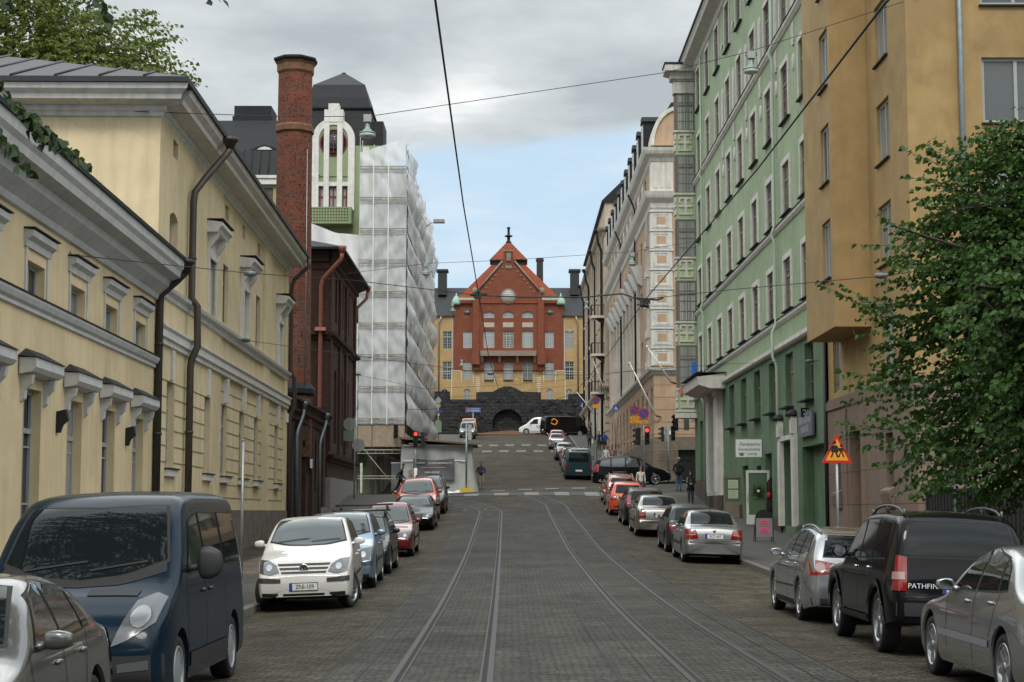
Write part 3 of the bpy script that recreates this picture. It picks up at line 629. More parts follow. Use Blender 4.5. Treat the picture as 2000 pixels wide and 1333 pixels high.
# ================================================================= brick chimney and dark brick building
def brick_building():
    r = left_root('dark_brick_building', 'sooty dark red brick building with a tall chimney beside the cream building', 'building', -8.62, 0.0, 79.0)
    f = lambda Y: Y-79.0; L = f(92.0); ops = []
    for Y in (82.2, 85.3, 88.4):
        ops += [(f(Y)-.55, f(Y)+.55, 5.0, 8.6, .5), (f(Y)-.45, f(Y)+.45, 10.9, 13.2, .4)]
    mb = MB(); wall(mb, 0, L, 3.3, 14.0, ops, d=.4); mb.box(0, L, .45, 14, .5, 13.9); mb.box(-.02, 0, 0, 14, .5, 14.0); mb.box(L, L+.02, 0, 14, .5, 14.0)
    for x in (.4, 4.75, 7.85, L-.4): mb.box(x-.35, x+.35, -.12, -.001, 4.6, 13.4)
    mb.build('wall', BRICKD, r)
    mb = MB(); mb.box(-.06, L+.05, -.16, .4, .5, 3.3); mb.build('plinth', GRANITE, r)
    for Y in (82.2, 85.3, 88.4):
        window(r, f(Y), 5.0, .33, 1.1, 3.6, 2, (.7,), FRB, GLASSD, .06); window(r, f(Y), 10.9, .33, .9, 2.3, 2, (.6,), FRB, GLASSD, .06)
    mb = MB(); P = [(0,0),(.10,.05),(.10,.15),(.28,.22),(.32,.36)]
    for z in (9.75, 4.0): 
        cornice(mb, -.02, L+.02, z, P, ret0=1, ret1=1)
        mb.box(-.32, 0, 0, 3, z+.22, z+.36); mb.box(-.10, 0, 0, 3, z+.02, z+.22)
    mb.build('string_course', BRICKD, r)
    mb = MB(); cornice(mb, -.02, L, 13.1, [(0,0),(.08,.1),(.08,.3),(.2,.36),(.2,.55),(.5,.72),(.55,.85)], ret0=1, ret1=1)
    mb.box(-.2, 0, 0, 14, 13.45, 13.95); mb.box(-.08, 0, 0, 14, 13.1, 13.45); mb.build('eave_cornice', BRICKD, r)
    mb = MB(); mb.add([(-.75,-.75,13.95),(L+.75,-.75,13.95),(L+.75,14,13.95),(-.75,14,13.95),(-.75,-.75,14.06),(L+.75,-.75,14.06),(L+.75,14,14.06),(-.75,14,14.06),(5,6.5,16.2),(L-5,6.5,16.2)],
           [(3,2,1,0),(0,1,5,4),(1,2,6,5),(3,0,4,7),(4,5,9,8),(5,6,9),(6,7,8,9),(7,4,8)]); mb.build('roof', ROOFB, r)
    mb = MB(); mb.lathe([(.05,14.1),(.20,14.1),(.20,13.98),(.10,13.75)], 8, (-.62,-.66,0)); mb.tube([(-.62,-.66,13.8),(-.6,-.62,13.5),(-.35,.25,12.6),(-.32,.35,12.3),(-.32,.35,6.6),(-.36,.5,6.2)], .10, 8)
    mb.prism([(-.55,10.12),(-.1,10.12),(-.2,10.3),(-.45,10.3)], .1, .6); mb.build('downpipe', PIPER, r)
    mb = MB(); mb.lathe([(.05,14.1),(.18,14.1),(.18,13.98),(.09,13.75)], 8, (L+.55,-.66,0)); mb.tube([(L+.55,-.66,13.8),(L+.5,-.6,13.4),(L+.1,-.1,12.8),(L+.1,-.1,12)], .09, 8); mb.build('downpipe', PIPER, r)
    # low entrance wing with its parapet roof
    def wing():
        mb = MB(); x0, x1 = f(64.0), f(78.95); ops = [(f(70.2), f(71.6), 1.0, 4.7, .5), (f(74.2), f(75.4), 2.6, 5.0, .4)]
        wall(mb, x0, x1, .2, 6.1, ops, y=.10, d=.5); mb.box(x0, x1, .62, 6, .2, 6.0)
        for Y in (64.6, 68.4, 73.2, 77.4): mb.box(f(Y)-.4, f(Y)+.4, -.04, .098, .2, 5.3)
        o = mb.build('entrance_wing', BRICKD, r)
        mb = MB(); cornice(mb, x0, x1, 5.3, [(0,0),(.08,.1),(.08,.3),(.22,.4),(.22,.6),(.32,.75)], y=.10); mb.build('wing_cornice', BRICKD, o)
        mb = MB(); mb.prism([(-.30,6.06),(-.30,6.16),(2.2,7.1),(6,7.1),(6,6.06)], x0-.1, x1-.1, 'x'); mb.build('wing_roof', ROOFB, o)
        mb = MB(); mb.box(f(67.8), f(73.9), -.10, .09, .2, 1.35); mb.box(f(75.6), x1, -.10, .09, .2, 1.9); mb.build('wing_plinth', GRANITE, o)
        window(o, f(70.9), 1.0, .55, 1.4, 3.7, 2, (.75,), BLK, GLASSD, .09, name='door'); window(o, f(74.8), 2.6, .5, 1.2, 2.4, 2, (.7,), FRB, GLASSD, .06)
        mb = MB(); mb.box(f(71.9), f(72.7), -.06, -.045, 3.55, 3.95); mb.build('wall_plate', SWHT, o)
        for Y in (66.9, 75.0):
            mb = MB(); x = f(Y); mb.lathe([(.05,6.12),(.17,6.1),(.17,6.0),(.09,5.8)], 8, (x+.9,-.25,0)); mb.tube([(x+.9,-.25,5.9),(x+.85,-.25,5.6),(x+.1,-.12,4.9),(x,-.10,4.7),(x,-.10,1.6)], .075, 8); mb.build('downpipe', PIPEG, o)
    wing()
    # octagonal chimney stack
    mb = MB(); c = (f(72.0), .80); n = 8
    def ring(rr, z): return [(c[0]+rr*math.cos(R(22.5+45*i)), c[1]+rr*math.sin(R(22.5+45*i)), z) for i in range(n)]
    prof = [(.93,4.0),(.93,7.0),(.84,7.05),(.755,20.7)]; v = []
    for a, z in prof: v += ring(a, z)
    mb.add(v, [(i*n+j, i*n+(j+1) % n, (i+1)*n+(j+1) % n, (i+1)*n+j) for i in range(len(prof)-1) for j in range(n)])
    ch = mb.build('chimney', BRICK, r)
    def collar(name, pr, m):
        mb = MB(); v = []
        for a, z in pr: v += ring(a, z)
        mb.add(v, [(i*n+j, i*n+(j+1) % n, (i+1)*n+(j+1) % n, (i+1)*n+j) for i in range(len(pr)-1) for j in range(n)]+[tuple(range(n))[::-1], tuple(range(len(v)-n, len(v)))]); mb.build(name, m, ch)
    RUST = mat('rusty_iron_band', (.16,.075,.035), .8, var=.35, scale=6)
    collar('iron_band', [(.80,18.0),(.86,18.05),(.86,18.28),(.80,18.36)], RUST); collar('iron_band', [(.76,20.6),(.83,20.7),(.83,21.0),(.9,21.1)], RUST)
    collar('cap', [(.9,21.1),(.98,21.2),(.98,21.28),(.5,21.42)], ROOFB); collar('base_moulding', [(.93,6.6),(1.05,6.7),(1.05,6.9),(.85,7.15)], ROOFB)
    mb = MB(); mb.tube([(c[0]-.55,c[1]-.62,17.2),(c[0]-.62,c[1]-.64,12),(c[0]-.7,c[1]-.64,7)], .02, 5); mb.build('lightning_rod', STEEL, ch)
brick_building()
def gate():
    r = thing('iron_gate', 'black iron gate between the cream building and the brick building', 'gate', (-8.50, 63.5, walk_z(-8.5, 64)))
    mb = MB()
    for i in range(14): mb.box(-.02, .02, i*.1, i*.1+.035, .05, 1.75)
    mb.box(-.025, .025, 0, 1.4, .15, .2); mb.box(-.025, .025, 0, 1.4, 1.55, 1.6); mb.box(-.012,.012,0,1.4,.1,1.6); mb.build('gate_leaf', BLKM, r)
    mb = MB(); mb.box(-.06, .06, -.1, 0, 0, 2.0); mb.box(-.06, .06, 1.4, 1.5, 0, 2.0); mb.build('gate_post', BLKM, r)
gate()
# ================================================================= right side (local x runs toward the camera from the far end, y into the building)
def right_root(name, label, cat, x0, k, Yfar): return thing(name, label, cat, (x0+k*Yfar, Yfar, 0), R(-90)-math.atan(k)*-1 if 0 else R(-90)+math.atan(-k))
def sill_flash(mb, x, z, w, p=.10): mb.box(x-w/2, x+w/2, -p, .02, z-.045, z-.01)
def green_building():
    YF = 88.7; r = right_root('green_building', 'tall green plaster apartment building with white trimmed windows and a corner bay', 'building', 10.0, -.004, YF)
    f = lambda Y: YF-Y; L = f(52.5); H = 24.95
    C = [85.7, 81.85, 78.05, 74.3, 70.6, 66.75, 62.95, 59.15, 55.45]; ROW = [(8.82, 10.62), (12.28, 14.06), (15.62, 17.6), (19.1, 21.02), (22.45, 24.5)]
    ops = [(f(Y)-.72, f(Y)+.72, a, b) for Y in C for a, b in ROW]
    GC = [74.25, 70.55, 66.75, 62.95, 59.15, 55.25]
    gops = [(f(Y)-.80, f(Y)+.80, 5.36, 7.25) for Y in GC]
    gops += [(f(60.55), f(58.1), 1.2, 4.15), (f(56.8), f(52.9), .9, 3.85), (f(65.0), f(63.3), 1.0, 3.9), (f(67.2), f(66.0), 2.9, 3.5), (f(80.3), f(78.6), 1.6, 6.9), (f(86.6), f(84.6), 2.6, 6.3), (f(71.2), f(69.5), 1.6, 3.6)]
    mb = MB(); wall(mb, 0, L, 7.6, H, ops, d=.16); mb.box(.01, L, .50, 14, 0, H-.1); mb.box(-.02, 0, 0, 14, 1, H)
    mb.build('wall', GRN, r)
    mb = MB(); wall(mb, 0, L, .2, 7.62, gops, y=-.03, d=.42); mb.box(-.025, 0, -.03, 14, .2, 7.6); mb.build('ground_floor_wall', GRND, r)
    for Y in C:
        for i, (a, b) in enumerate(ROW):
            x = f(Y); o = window(r, x, a, .065, 1.44, b-a, 2, (.68,), FRB, GLASSD, .085, muntin=(4, 5))
            mb = MB(); t = .20
            mb.box(x-.72-t, x-.72, -.06, 0, a-.02, b+t); mb.box(x+.72, x+.72+t, -.06, 0, a-.02, b+t); mb.box(x-.72, x+.72, -.06, 0, b, b+t); o['_'] = 0; del o['_']
            s = mb.build('window_surround', STONEW, r) if False else None
            key = ('gs', round(b-a, 2))
            if key not in _WC:
                m2 = MB(); h = b-a
                m2.box(-.72-t, -.72, -.06, 0, -.02, h+t); m2.box(.72, .72+t, -.06, 0, -.02, h+t); m2.box(-.72, .72, -.06, 0, h, h+t)
                m3 = MB(); m3.box(-.94, .94, -.13, .03, -.07, -.022); _WC[key] = (m2.mesh('surround', STONEW), m3.mesh('sill', ROOFB))
            link('surround', _WC[key][0], o, (0, -.065, 0)); link('sill', _WC[key][1], o, (0, -.065, 0))
    mb = MB(); cornice(mb, .9, L, 7.45, [(0,0),(.16,.02),(.22,.08),(.22,.22),(.12,.26)]); mb.build('string_course', STONEW, r)
    for z, P in ((8.42, [(0,0),(.05,.02),(.12,.10),(.12,.20)]), (11.82, [(0,0),(.05,.02),(.12,.12),(.12,.22)]), (18.72, [(0,0),(.05,.02),(.14,.14),(.14,.26)])):
        mb = MB(); cornice(mb, .9, L, z, P); o = mb.build('string_course', STONEW, r); mb = MB(); mb.box(.9, L, -P[-1][0]-.03, 0, z+P[-1][1], z+P[-1][1]+.03); mb.build('course_flashing', ROOFB, o)
    mb = MB(); cornice(mb, .5, L, 24.75, [(0,0),(.08,.05),(.15,.25),(.62,.45),(.66,.6),(.74,.75)]); mb.build('eave_cornice', STONEW, r)
    mb = MB(); mb.prism([(-.80,25.5),(-.80,25.6),(3,29),(3,25.5)], .3, L, 'x'); mb.build('roof', ROOFB, r)
    # plaster ornaments between the windows
    for i in range(2, 8):
        xm = (f(C[i])+f(C[i+1]))/2 if i < 8 else 0
        mb = MB(); mb.box(xm-.20, xm+.20, -.05, 0, 17.95, 18.62); mb.box(xm-.06, xm+.06, -.07, -.05, 18.1, 18.5); mb.box(xm-.15, xm+.15, -.05, 0, 17.82, 17.95); mb.build('plaster_plaque', STONEW, r)
        mb = MB(); mb.lathe([(.0,-.05),(.24,-.05),(.27,-.02),(.27,0)], 14, (0,0,0), 'y'); 
        o = mb.build('plaster_oval', STONEW, r); o.location = (xm, 0, 17.2); o.scale = (.62, 1, 1.15)
        mb = MB()
        for a in range(4): mb.prism([(xm+.42*math.cos(R(90*a)), 23.0+.42*math.sin(R(90*a))), (xm+.09*math.cos(R(90*a+60)), 23.0+.09*math.sin(R(90*a+60))), (xm, 23.0), (xm+.09*math.cos(R(90*a-60)), 23.0+.09*math.sin(R(90*a-60)))], -.05, 0)
        mb.build('plaster_star', STONEW, r)
        mb = MB(); n = 8; P = [(xm-.30, 19.0), (xm+.30, 19.0)]+[(xm+.30*math.cos(R(180*k/n)), 20.75+.30*math.sin(R(180*k/n))) for k in range(n+1)]
        mb.prism(P, -.05, 0); mb.prism([(xm+(p[0]-xm)*.5, 19.9+(p[1]-19.9)*.86) for p in P], -.065, -.05); mb.build('plaster_panel', STONEW, r)
    # ground floor windows and doors
    for Y in GC:
        x = f(Y); o = window(r, x, 5.36, .17, 1.6, 1.89, 2, (.66,), FRB, GLASSD, .08, muntin=(2, 3)); mb = MB(); mb.box(-.84, .84, -.46, .02, -.06, -.012); mb.build('sill', ROOFB, o)
    for Y, w in ((84.6+1.0, 2.0),): window(r, f(Y), 2.6, .36, w, 3.7, 2, (.7,), FRB, GLASSD, .08)
    window(r, f(59.32), 1.2, .36, 2.4, 2.95, 2, (.75,), FRG, GLASSD, .1, name='door'); window(r, f(64.15), 1.0, .36, 1.66, 2.9, 2, (.8,), FRB, GLASSD, .09, name='door'); window(r, f(66.6), 2.9, .36, 1.15, .6, 1, (), FRB, GLASSD, .06)
    window(r, f(70.35), 1.6, .36, 1.66, 2.0, 2, (.8,), FRB, GLASSD, .09)
    mb = MB(); mb.box(f(56.8)+.02, f(52.9)-.02, .34, .38, .9, 3.84); mb.build('passage_door', GRND, r)
    mb = MB()
    for x in (f(60.75), f(57.9)): mb.box(x-.24, x+.24, -.20, -.032, 1.2, 4.2)
    mb.box(f(60.99), f(57.66), -.16, -.034, 4.2, 4.36)
    for x in (f(60.75), f(57.9)): mb.box(x-.2, x+.2, -.24, -.036, 4.37, 4.95)
    mb.build('door_surround', STONEW, r)
    for x in (f(60.75), f(57.9)): mb = MB(); mb.lathe([(.26,4.95),(.26,5.05),(.12,5.16),(.0,5.2)], 10, (x,-.14,0)); mb.build('surround_cap', ROOFB, r)
    for a, b, z in ((88.7, 82.4, 3.3), (76.9, 71.3, 2.0), (69.4, 65.1, 1.75), (63.2, 61.0, 1.5), (57.6, 56.9, 1.25)): mb = MB(); mb.box(f(a), f(b), -.10, -.033, .2, z); mb.build('plinth', mat('brown_granite', (.075,.055,.045), .7, var=.25, scale=8), r)
    # portico: fluted white pilasters under a canopy
    PP = ((f(81.0), 1.15), (f(77.9), 1.25))
    for x, w in PP:
        mb = MB(); mb.box(x-w/2, x+w/2, -.30, -.034, 2.45, 7.2)
        for k in range(4): mb.box(x-w/2+.06+k*w/4, x-w/2+.06+k*w/4+w*.15, -.335, -.30, 2.6, 6.9)
        mb.box(x-w/2-.06, x+w/2+.06, -.38, -.036, 7.0, 7.25)
        mb.build('portico_pilaster', STONEW, r)
    for x, w in PP: mb = MB(); mb.box(x-w/2-.06, x+w/2+.06, -.36, -.104, 1.0, 2.45); mb.build('portico_base', mat('brown_granite', (0,0,0)), r)
    mb = MB(); mb.prism([(-.02,7.26),(-.75,7.26),(-1.25,7.42),(-1.30,7.7),(-1.35,7.78),(-.02,7.95)], f(82.7), f(76.2), 'x'); o = mb.build('portico_canopy', STONEW, r)
    mb = MB(); mb.box(f(82.8), f(76.1), -1.38, 0, 7.955, 7.99); mb.build('canopy_flashing', ROOFB, o)
    mb = MB(); mb.box(f(80.4), f(79.5), -1.18, -.92, 8.0, 8.75); mb.build('blue_sign', mat('neon_blue', (.03,.13,.42), .4), r)
    mb = MB(); mb.box(f(83.9), f(82.75), -1.32, -1.22, 7.42, 7.88); mb.build('orange_sign', mat('neon_orange', (.62,.12,.03), .4), r)
    window(r, f(79.45), 1.6, .30, 1.66, 5.3, 2, (.6,), BLK, GLASSD, .1, name='door')
    # white pipes on the wall
    for Y, y0, z1 in ((83.7, -.14, 24.6), (61.2, -.14, 24.6)):
        mb = MB(); x = f(Y); mb.tube([(x,y0,z1),(x,y0,18.9),(x,y0-.12,18.6),(x,y0,18.3),(x,y0,12.1),(x,y0-.12,11.8),(x,y0,11.5),(x,y0,8.5),(x,y0-.14,8.2),(x,y0-.14,7.3),(x,y0,7),(x,y0,1.2)], .055, 8)
        mb.build('downpipe', mat('pale_pipe', (.42,.50,.40), .5), r)
    # corner bay of stacked windows
    def bay():
        x0, x1, p = -.15, .95, 1.02      # front sheet faces the street; its near side faces the camera
        P = [(x1, 0), (x1, -p), (x0+.55, -p), (x0, -.45), (x0, 0)]
        Z = [(6.55, 6.95, 'foot'), (6.95, 8.1, 'panel'), (8.1, 10.35, 'win'), (10.35, 11.6, 'panel'), (11.6, 13.75, 'win'), (13.75, 15.0, 'panel'), (15.0, 17.0, 'win'), (17.0, 18.4, 'panel'), (18.4, 20.45, 'win'), (20.45, 21.75, 'panel'), (21.75, 23.75, 'win'), (23.75, 24.5, 'top')]
        for a, b, k in Z:
            if k == 'win': continue
            mb = MB(); mb.prism(P, a, b, 'z'); o = mb.build('bay_panel', GRNL, r)
            q = [(c[0]+(.09 if c[0] > .5 else -.03), c[1]-(.09 if c[1] < -.2 else 0)) for c in P]
            mf = MB(); mf.prism(q, b-.10, b+.002, 'z'); mf.build('bay_moulding', STONEW, o)
            if k in ('foot', 'top'): mf = MB(); mf.prism(q, a-.002, b-.14, 'z'); mf.build('bay_moulding', STONEW, o)
            if k == 'panel':
                zc = (a+b)/2; h = min(.46, (b-a)/2-.12)
                for M in (Matrix.Translation((x1, -p/2, zc)) @ Matrix.Rotation(R(90), 4, 'Z'), Matrix.Translation(((x1+x0+.55)/2, -p, zc))):
                    mr = MB(); mr.M = M
                    for bx in ((-.36,.36,h-.10,h),(-.36,-.27,.16,h-.10),(.27,.36,.16,h-.10),(-.36,.36,-h,-h+.10),(-.36,-.27,-h+.10,-.16),(.27,.36,-h+.10,-.16),(-.06,.06,-h+.10,h-.10),(-.36,-.06,-.06,.06),(.06,.36,-.06,.06)):
                        mr.box(bx[0], bx[1], -.06, .01, bx[2], bx[3])
                    mr.build('cross_relief', STONEW, o)
        for a, b, k in Z:
            if k != 'win': continue
            h = b-a
            mb = MB(); 
            for c in ((x1-.09, -p+.09), (x1-.09, -.08), (x0+.6, -p+.09), (x0+.09, -.4)): mb.box(c[0]-.07, c[0]+.07, c[1]-.06, c[1]+.06, a, b)
            mb.box(x0+.2, x1-.2, -p+.2, 0, a, b); mb.build('bay_post', FRB, o)
            window(r, x1+.02, a, -p/2+.03, p-.10, h, 2, (.68,), FRB, GLASSX, .06, rz=R(90), muntin=(3, 4)); window(r, (x1+x0+.6)/2+.02, a, -p-.01, x1-x0-.72, h, 2, (.68,), FRB, GLASSX, .06)
        mb = MB(); q = [(c[0]+(.55 if c[0] > .5 else -.3), c[1]-(.55 if c[1] < -.2 else 0)) for c in P]
        q2 = [(c[0]+(.25 if c[0] > .5 else -.1), c[1]-(.25 if c[1] < -.2 else 0)) for c in P]
        mb.prism(q2, 24.5, 24.85, 'z'); mb.prism(q, 24.86, 25.2, 'z'); mb.build('bay_cornice', STONEW, o); mb = MB(); mb.prism([(c[0]*1.03, c[1]*1.03) for c in q], 25.21, 25.3, 'z'); mb.build('bay_roof', ROOFB, o)
    bay()
green_building()
def ochre_building():
    YF = 52.45; r = right_root('ochre_building', 'ochre plaster building with an overhanging bay above pink granite cladding', 'building', 9.85, 0, YF)
    f = lambda Y: YF-Y; L = f(41.3); H = 24
    Cops = [(f(44.85), f(43.35), z, z+1.62) for z in (5.45, 8.2, 10.95, 13.68, 16.4, 19.1)]
    u = [(f(51.6), f(50.5), 5.3, 6.9)]
    pops = [(f(49.1), f(47.4), .9, 4.0), (f(51.2), f(50.5), 2.35, 3.3), (f(44.4), f(43.5), 2.35, 3.75)]
    mb = MB(); wall(mb, 0, L, 5.12, H, Cops+u, d=.22); mb.box(0, L-.27, .26, 14, 0, H)
    mb.build('wall', OCHRE, r)
    mb = MB(); wall(mb, 0, L, 0, 5.12, pops, y=-.05, d=.45); mb.box(L+.001, L+.35, -.05, 14, 0, 5.0); mb.box(f(47.25), f(46.9), -.12, -.05, .9, 4.7); mb.box(f(49.9), f(49.4), -.10, -.05, .9, 4.7); mb.build('stone_cladding', PINK, r)
    mb = MB(); cornice(mb, 0, f(47.2), 4.75, [(0,0),(.10,.05),(.10,.3)]); mb.build('cladding_ledge', PINK, r)
    # end wall towards the camera
    e = thing('end_wall', None, None); e.parent = r; 
    COL.objects.unlink(e); bpy.data.objects.remove(e)
    M = Matrix.Translation((L, 0, 0)) @ Matrix.Rotation(R(90), 4, 'Z')
    fops = [(1.88, 3.6, z, z+1.66) for z in (8.6, 11.34, 14.35, 17.2)]
    mb = MB(); mb.M = M; wall(mb, 0, 14, 5.0, H, fops, d=.2); mb.build('end_wall', OCHRE, r)
    for z in (8.6, 11.34, 14.35, 17.2):
        o = window(r, L-.12, z, 2.74, 1.72, 1.66, 2, (), FRG, GLASSL, .08, rz=R(90)); mb = MB(); mb.box(-.9, .9, -.2, .02, -.05, -.01); mb.build('sill', ROOFB, o)
    for a, b, c, d in Cops: 
        o = window(r, (a+b)/2, c, .12, b-a, d-c, 2, (), FRG, GLASSD, .08); mb = MB(); mb.box(-.78, .78, -.2, .02, -.05, -.01); mb.build('sill', ROOFB, o)
    o = window(r, f(51.05), 5.3, .12, 1.1, 1.6, 2, (), FRG, GLASSD, .08)
    window(r, f(48.25), .9, .38, 1.66, 3.1, 2, (.75,), BLK, GLASSD, .1, name='door')
    for a, b, c, d in pops[1:]:
        window(r, (a+b)/2, c, .2, b-a, d-c, 1, (.55,), FRG, GLASSD, .06); mb = MB(); mb.prism([(-.05,c-.02),(-.20,c-.10),(-.20,c-.18),(-.12,c-.55),(-.05,c-.55)], a-.12, b+.12, 'x'); mb.build('window_sill', PINK, r)
    # the bay
    bo = [(f(47.66), f(46.42), z, z+1.64) for z in (8.2, 10.92, 13.65, 16.4, 19.1)]
    x0, x1, p = f(50.4), f(46.0), 1.0
    mb = MB(); wall(mb, x0, x1, 6.75, H, bo, y=-p, d=.2); mb.add([(x1,-p,6.75),(x1,0,6.75),(x1,0,H),(x1,-p,H)], [(0,1,2,3)]); mb.add([(x0,-p,6.75),(x0,0,6.75),(x0,0,H),(x0,-p,H)], [(3,2,1,0)]); mb.box(x0+.05, x1-.05, -p+.24, 0, 6.76, H)
    mb.add([(x0,-p,6.75),(x1,-p,6.75),(x1,0,6.75),(x0,0,6.75)], [(3,2,1,0)])
    b_ = mb.build('bay', OCHRE, r)
    for a, b, c, d in bo: 
        o = window(b_, (a+b)/2, c, -p+.10, b-a, d-c, 2, (), FRG, GLASSD, .08); mb = MB(); mb.box(-.64, .64, -.18, .02, -.05, -.01); mb.build('sill', ROOFB, o)
    mb = MB(); mb.tube([(L+.12, 1.33, 0), (L+.12, 1.33, H)], .07, 10); mb.build('downpipe', PIPEG, r)
    mb = MB(); mb.tube([(-.06, -.10, .6), (-.06, -.10, 7.2)], .06, 8); mb.build('downpipe', mat('black_pipe', (.03,.025,.021), .5), r)
    mb = MB(); mb.box(-.1, L+.3, -1.3, 14, H, H+.2); mb.build('roof', ROOFB, r)
ochre_building()
def tan_building():
    YF = 156.; r = right_root('tan_corner_building', 'tan plaster corner building with white quoin blocks and a dormered black mansard roof', 'building', 9.0, 0, YF)
    f = lambda Y: YF-Y; L = f(107.0)
    WC = [108.6, 112.4, 116.2]+[120.2+3.9*i for i in range(9)]
    ops = [(f(Y)-.62, f(Y)+.62, a, b) for Y in WC for a, b in ((11.6, 13.3), (14.9, 16.75), (18.2, 20.25), (22.5, 23.9))]
    ops += [(f(Y)-.7, f(Y)+.7, a, b) for Y in WC for a, b in ((7.4, 9.6), (3.9+ (gz(Y)-3)*.7, 6.3+(gz(Y)-3)*.35))]
    mb = MB(); wall(mb, 0, L, 3, 25, ops, d=.3); mb.box(0, L-.37, .36, 14, 2, 24.9)
    M = Matrix.Translation((L, 0, 0)) @ Matrix.Rotation(R(90), 4, 'Z'); mb.M = M; 
    wall(mb, 0, 14, 6.4, 25, [(2.4, 3.6, a, b) for a, b in ((7.4, 9.6), (11.6, 13.3), (14.9, 16.75), (18.2, 20.25))], d=.3); mb.M = Matrix.Identity(4)
    mb.build('wall', TAN, r)
    mb = MB(); mb.box(0, L+.06, -.08, .3, 2, 6.35); mb.M = M; wall(mb, 0, 14, 2, 6.38, [(1.5, 3.4, 3.2, 5.6), (4.5, 6.5, 3.2, 5.6)], y=-.07, d=.3); mb.M = Matrix.Identity(4); mb.build('stone_base', mat('base_stone', (.19,.145,.105), .85, var=.2, scale=4, bump=.2), r)
    mb = MB(); z = 6.6
    while z < 10.3:
        mb.box(0, L+.02, -.012, -.002, z-.02, z+.02); mb.M = M; mb.box(0, 6, -.012, -.002, z-.02, z+.02); mb.M = Matrix.Identity(4); z += .78
    z = 3.2
    while z < 6.2: 
        mb.box(0, L+.08, -.092, -.082, z-.02, z+.02); mb.M = M; mb.box(0, 1.5, -.084, -.072, z-.02, z+.02); mb.M = Matrix.Identity(4); z += .6
    mb.build('plaster_joint', mat('joint_shadow_plaster', (.2,.15,.1), .9), r)
    o = window(r, L+.0-.23, 3.2, 2.45, 1.9, 2.4, 2, (.75,), BLK, GLASSD, .08, rz=R(90), name='shop_window'); window(r, L-.23, 3.2, 5.5, 2.0, 2.4, 2, (.75,), BLK, GLASSD, .08, rz=R(90), name='shop_window')
    for Y in WC:
        for a, b in ((11.6, 13.3), (14.9, 16.75), (18.2, 20.25)): window(r, f(Y), a, .22, 1.24, b-a, 2, (.7,), FRB, GLASSD, .09)
        window(r, f(Y), 22.5, .22, 1.24, 1.4, 2, (), FRW, GLASSD, .08); window(r, f(Y), 7.4, .24, 1.4, 2.2, 2, (.7,), FRB, GLASSD, .09)
    for a, b in ((7.4, 9.6), (11.6, 13.3), (14.9, 16.75), (18.2, 20.25)): window(r, L-.2, a, 3.0, 1.2, b-a, 2, (.7,), FRB, GLASSD, .09, rz=R(90))
    def both(mb, z, P):
        cornice(mb, 0, L, z, P, ret1=1); n = len(P)+2; Q = [(.02, z+P[0][1])]+[(-o, z+dz) for o, dz in P]+[(.02, z+P[-1][1])]
        mb.add([(L-q[0], q[0], q[1]) for q in Q]+[(L-q[0], 14, q[1]) for q in Q], [tuple(range(n))]+[(i+n, i, (i+1) % n, (i+1) % n+n) for i in range(n)])
    mb = MB(); both(mb, 10.35, [(0,0),(.08,.05),(.14,.15),(.30,.28),(.34,.45)]); mb.build('string_course', STONEW, r)
    mb = MB(); both(mb, 21.0, [(0,0),(.10,.1),(.15,.4),(.42,.7),(.48,.85),(.55,1.1)]); mb.build('main_cornice', STONEW, r)
    mb = MB(); both(mb, 24.05, [(0,0),(.10,.1),(.15,.3),(.45,.5),(.55,.7),(.60,.9)]); mb.build('eave_cornice', STONEW, r)
    mb = MB(); mb.box(f(108.0), L+.10, -.10, 1.35, 22.15, 24.05)
    for k in range(3): mb.box(L+.10, L+.13, .10+k*.42, .40+k*.42, 22.4, 23.8)
    mb.build('attic_block', STONEW, r)
    for Y in WC[2:]: mb = MB(); mb.box(f(Y)+1.0, f(Y)+2.6, -.06, 0, 22.2, 24.0); mb.build('attic_panel', STONEW, r)
    for k in range(8):                       # quoin blocks with a tan panel in each
        z = 10.95+k*1.255
        mb = MB(); mb.box(L+.001, L+.14, -.14, 1.25, z, z+1.05); mb.box(f(107.9), L, -.14, -.001, z, z+1.05)
        for a, b, c, d in ((.05,1.05,.08,.16),(.05,1.05,.9,.98)): mb.box(L+.14, L+.17, a, b, z+c, z+d)
        for a, b in ((.05,.13),(.97,1.05)): mb.box(L+.14, L+.17, a, b, z+.16, z+.9)
        q = mb.build('quoin_block', STONEW, r)
        mb = MB(); mb.box(L+.14, L+.15, .26, .84, z+.28, z+.78); mb.build('quoin_panel', TAN, q)
        mb = MB(); mb.box(L+.0015, L+.20, -.20, 1.3, z+1.07, z+1.22); mb.build('quoin_ledge', GRYT, q)
    for i, Y in enumerate([118.2+3.9*i for i in range(9)]):       # giant pilasters over the middle bays
        x = f(Y); mb = MB(); mb.box(x-.28, x+.28, -.20, 0, 10.85, 18.6); mb.box(x-.36, x+.36, -.28, 0, 18.6, 19.0); mb.box(x-.34, x+.34, -.26, 0, 10.85, 11.3); mb.build('pilaster', STONEW, r)
        if i % 1 == 0:
            mb = MB(); mb.prism([(0,17.2),(-.30,17.4),(-.75,18.4),(-.8,18.55),(0,18.6)], x+1.1, x+2.6, 'x'); mb.build('stone_console', GRYT, r)
    for Y in (109.9, 110.9):
        mb = MB(); x = f(Y)
        for k in range(5): mb.box(x-.22, x+.22, -.22, 0, 11+k*2.0, 11.5+k*2.0); mb.box(x-.14, x+.14, -.14, 0, 11.5+k*2.0, 13+k*2.0)
        mb.build('carved_strip', STONEW, r)
    mb = MB(); mb.prism([(-.55,24.97),(-.5,25.1),(1.5,28.6),(6,29.6),(6,24.97)], 0, f(109.5), 'x'); mb.build('mansard_roof', ROOFB, r)
    i = 0; Y = 110.5
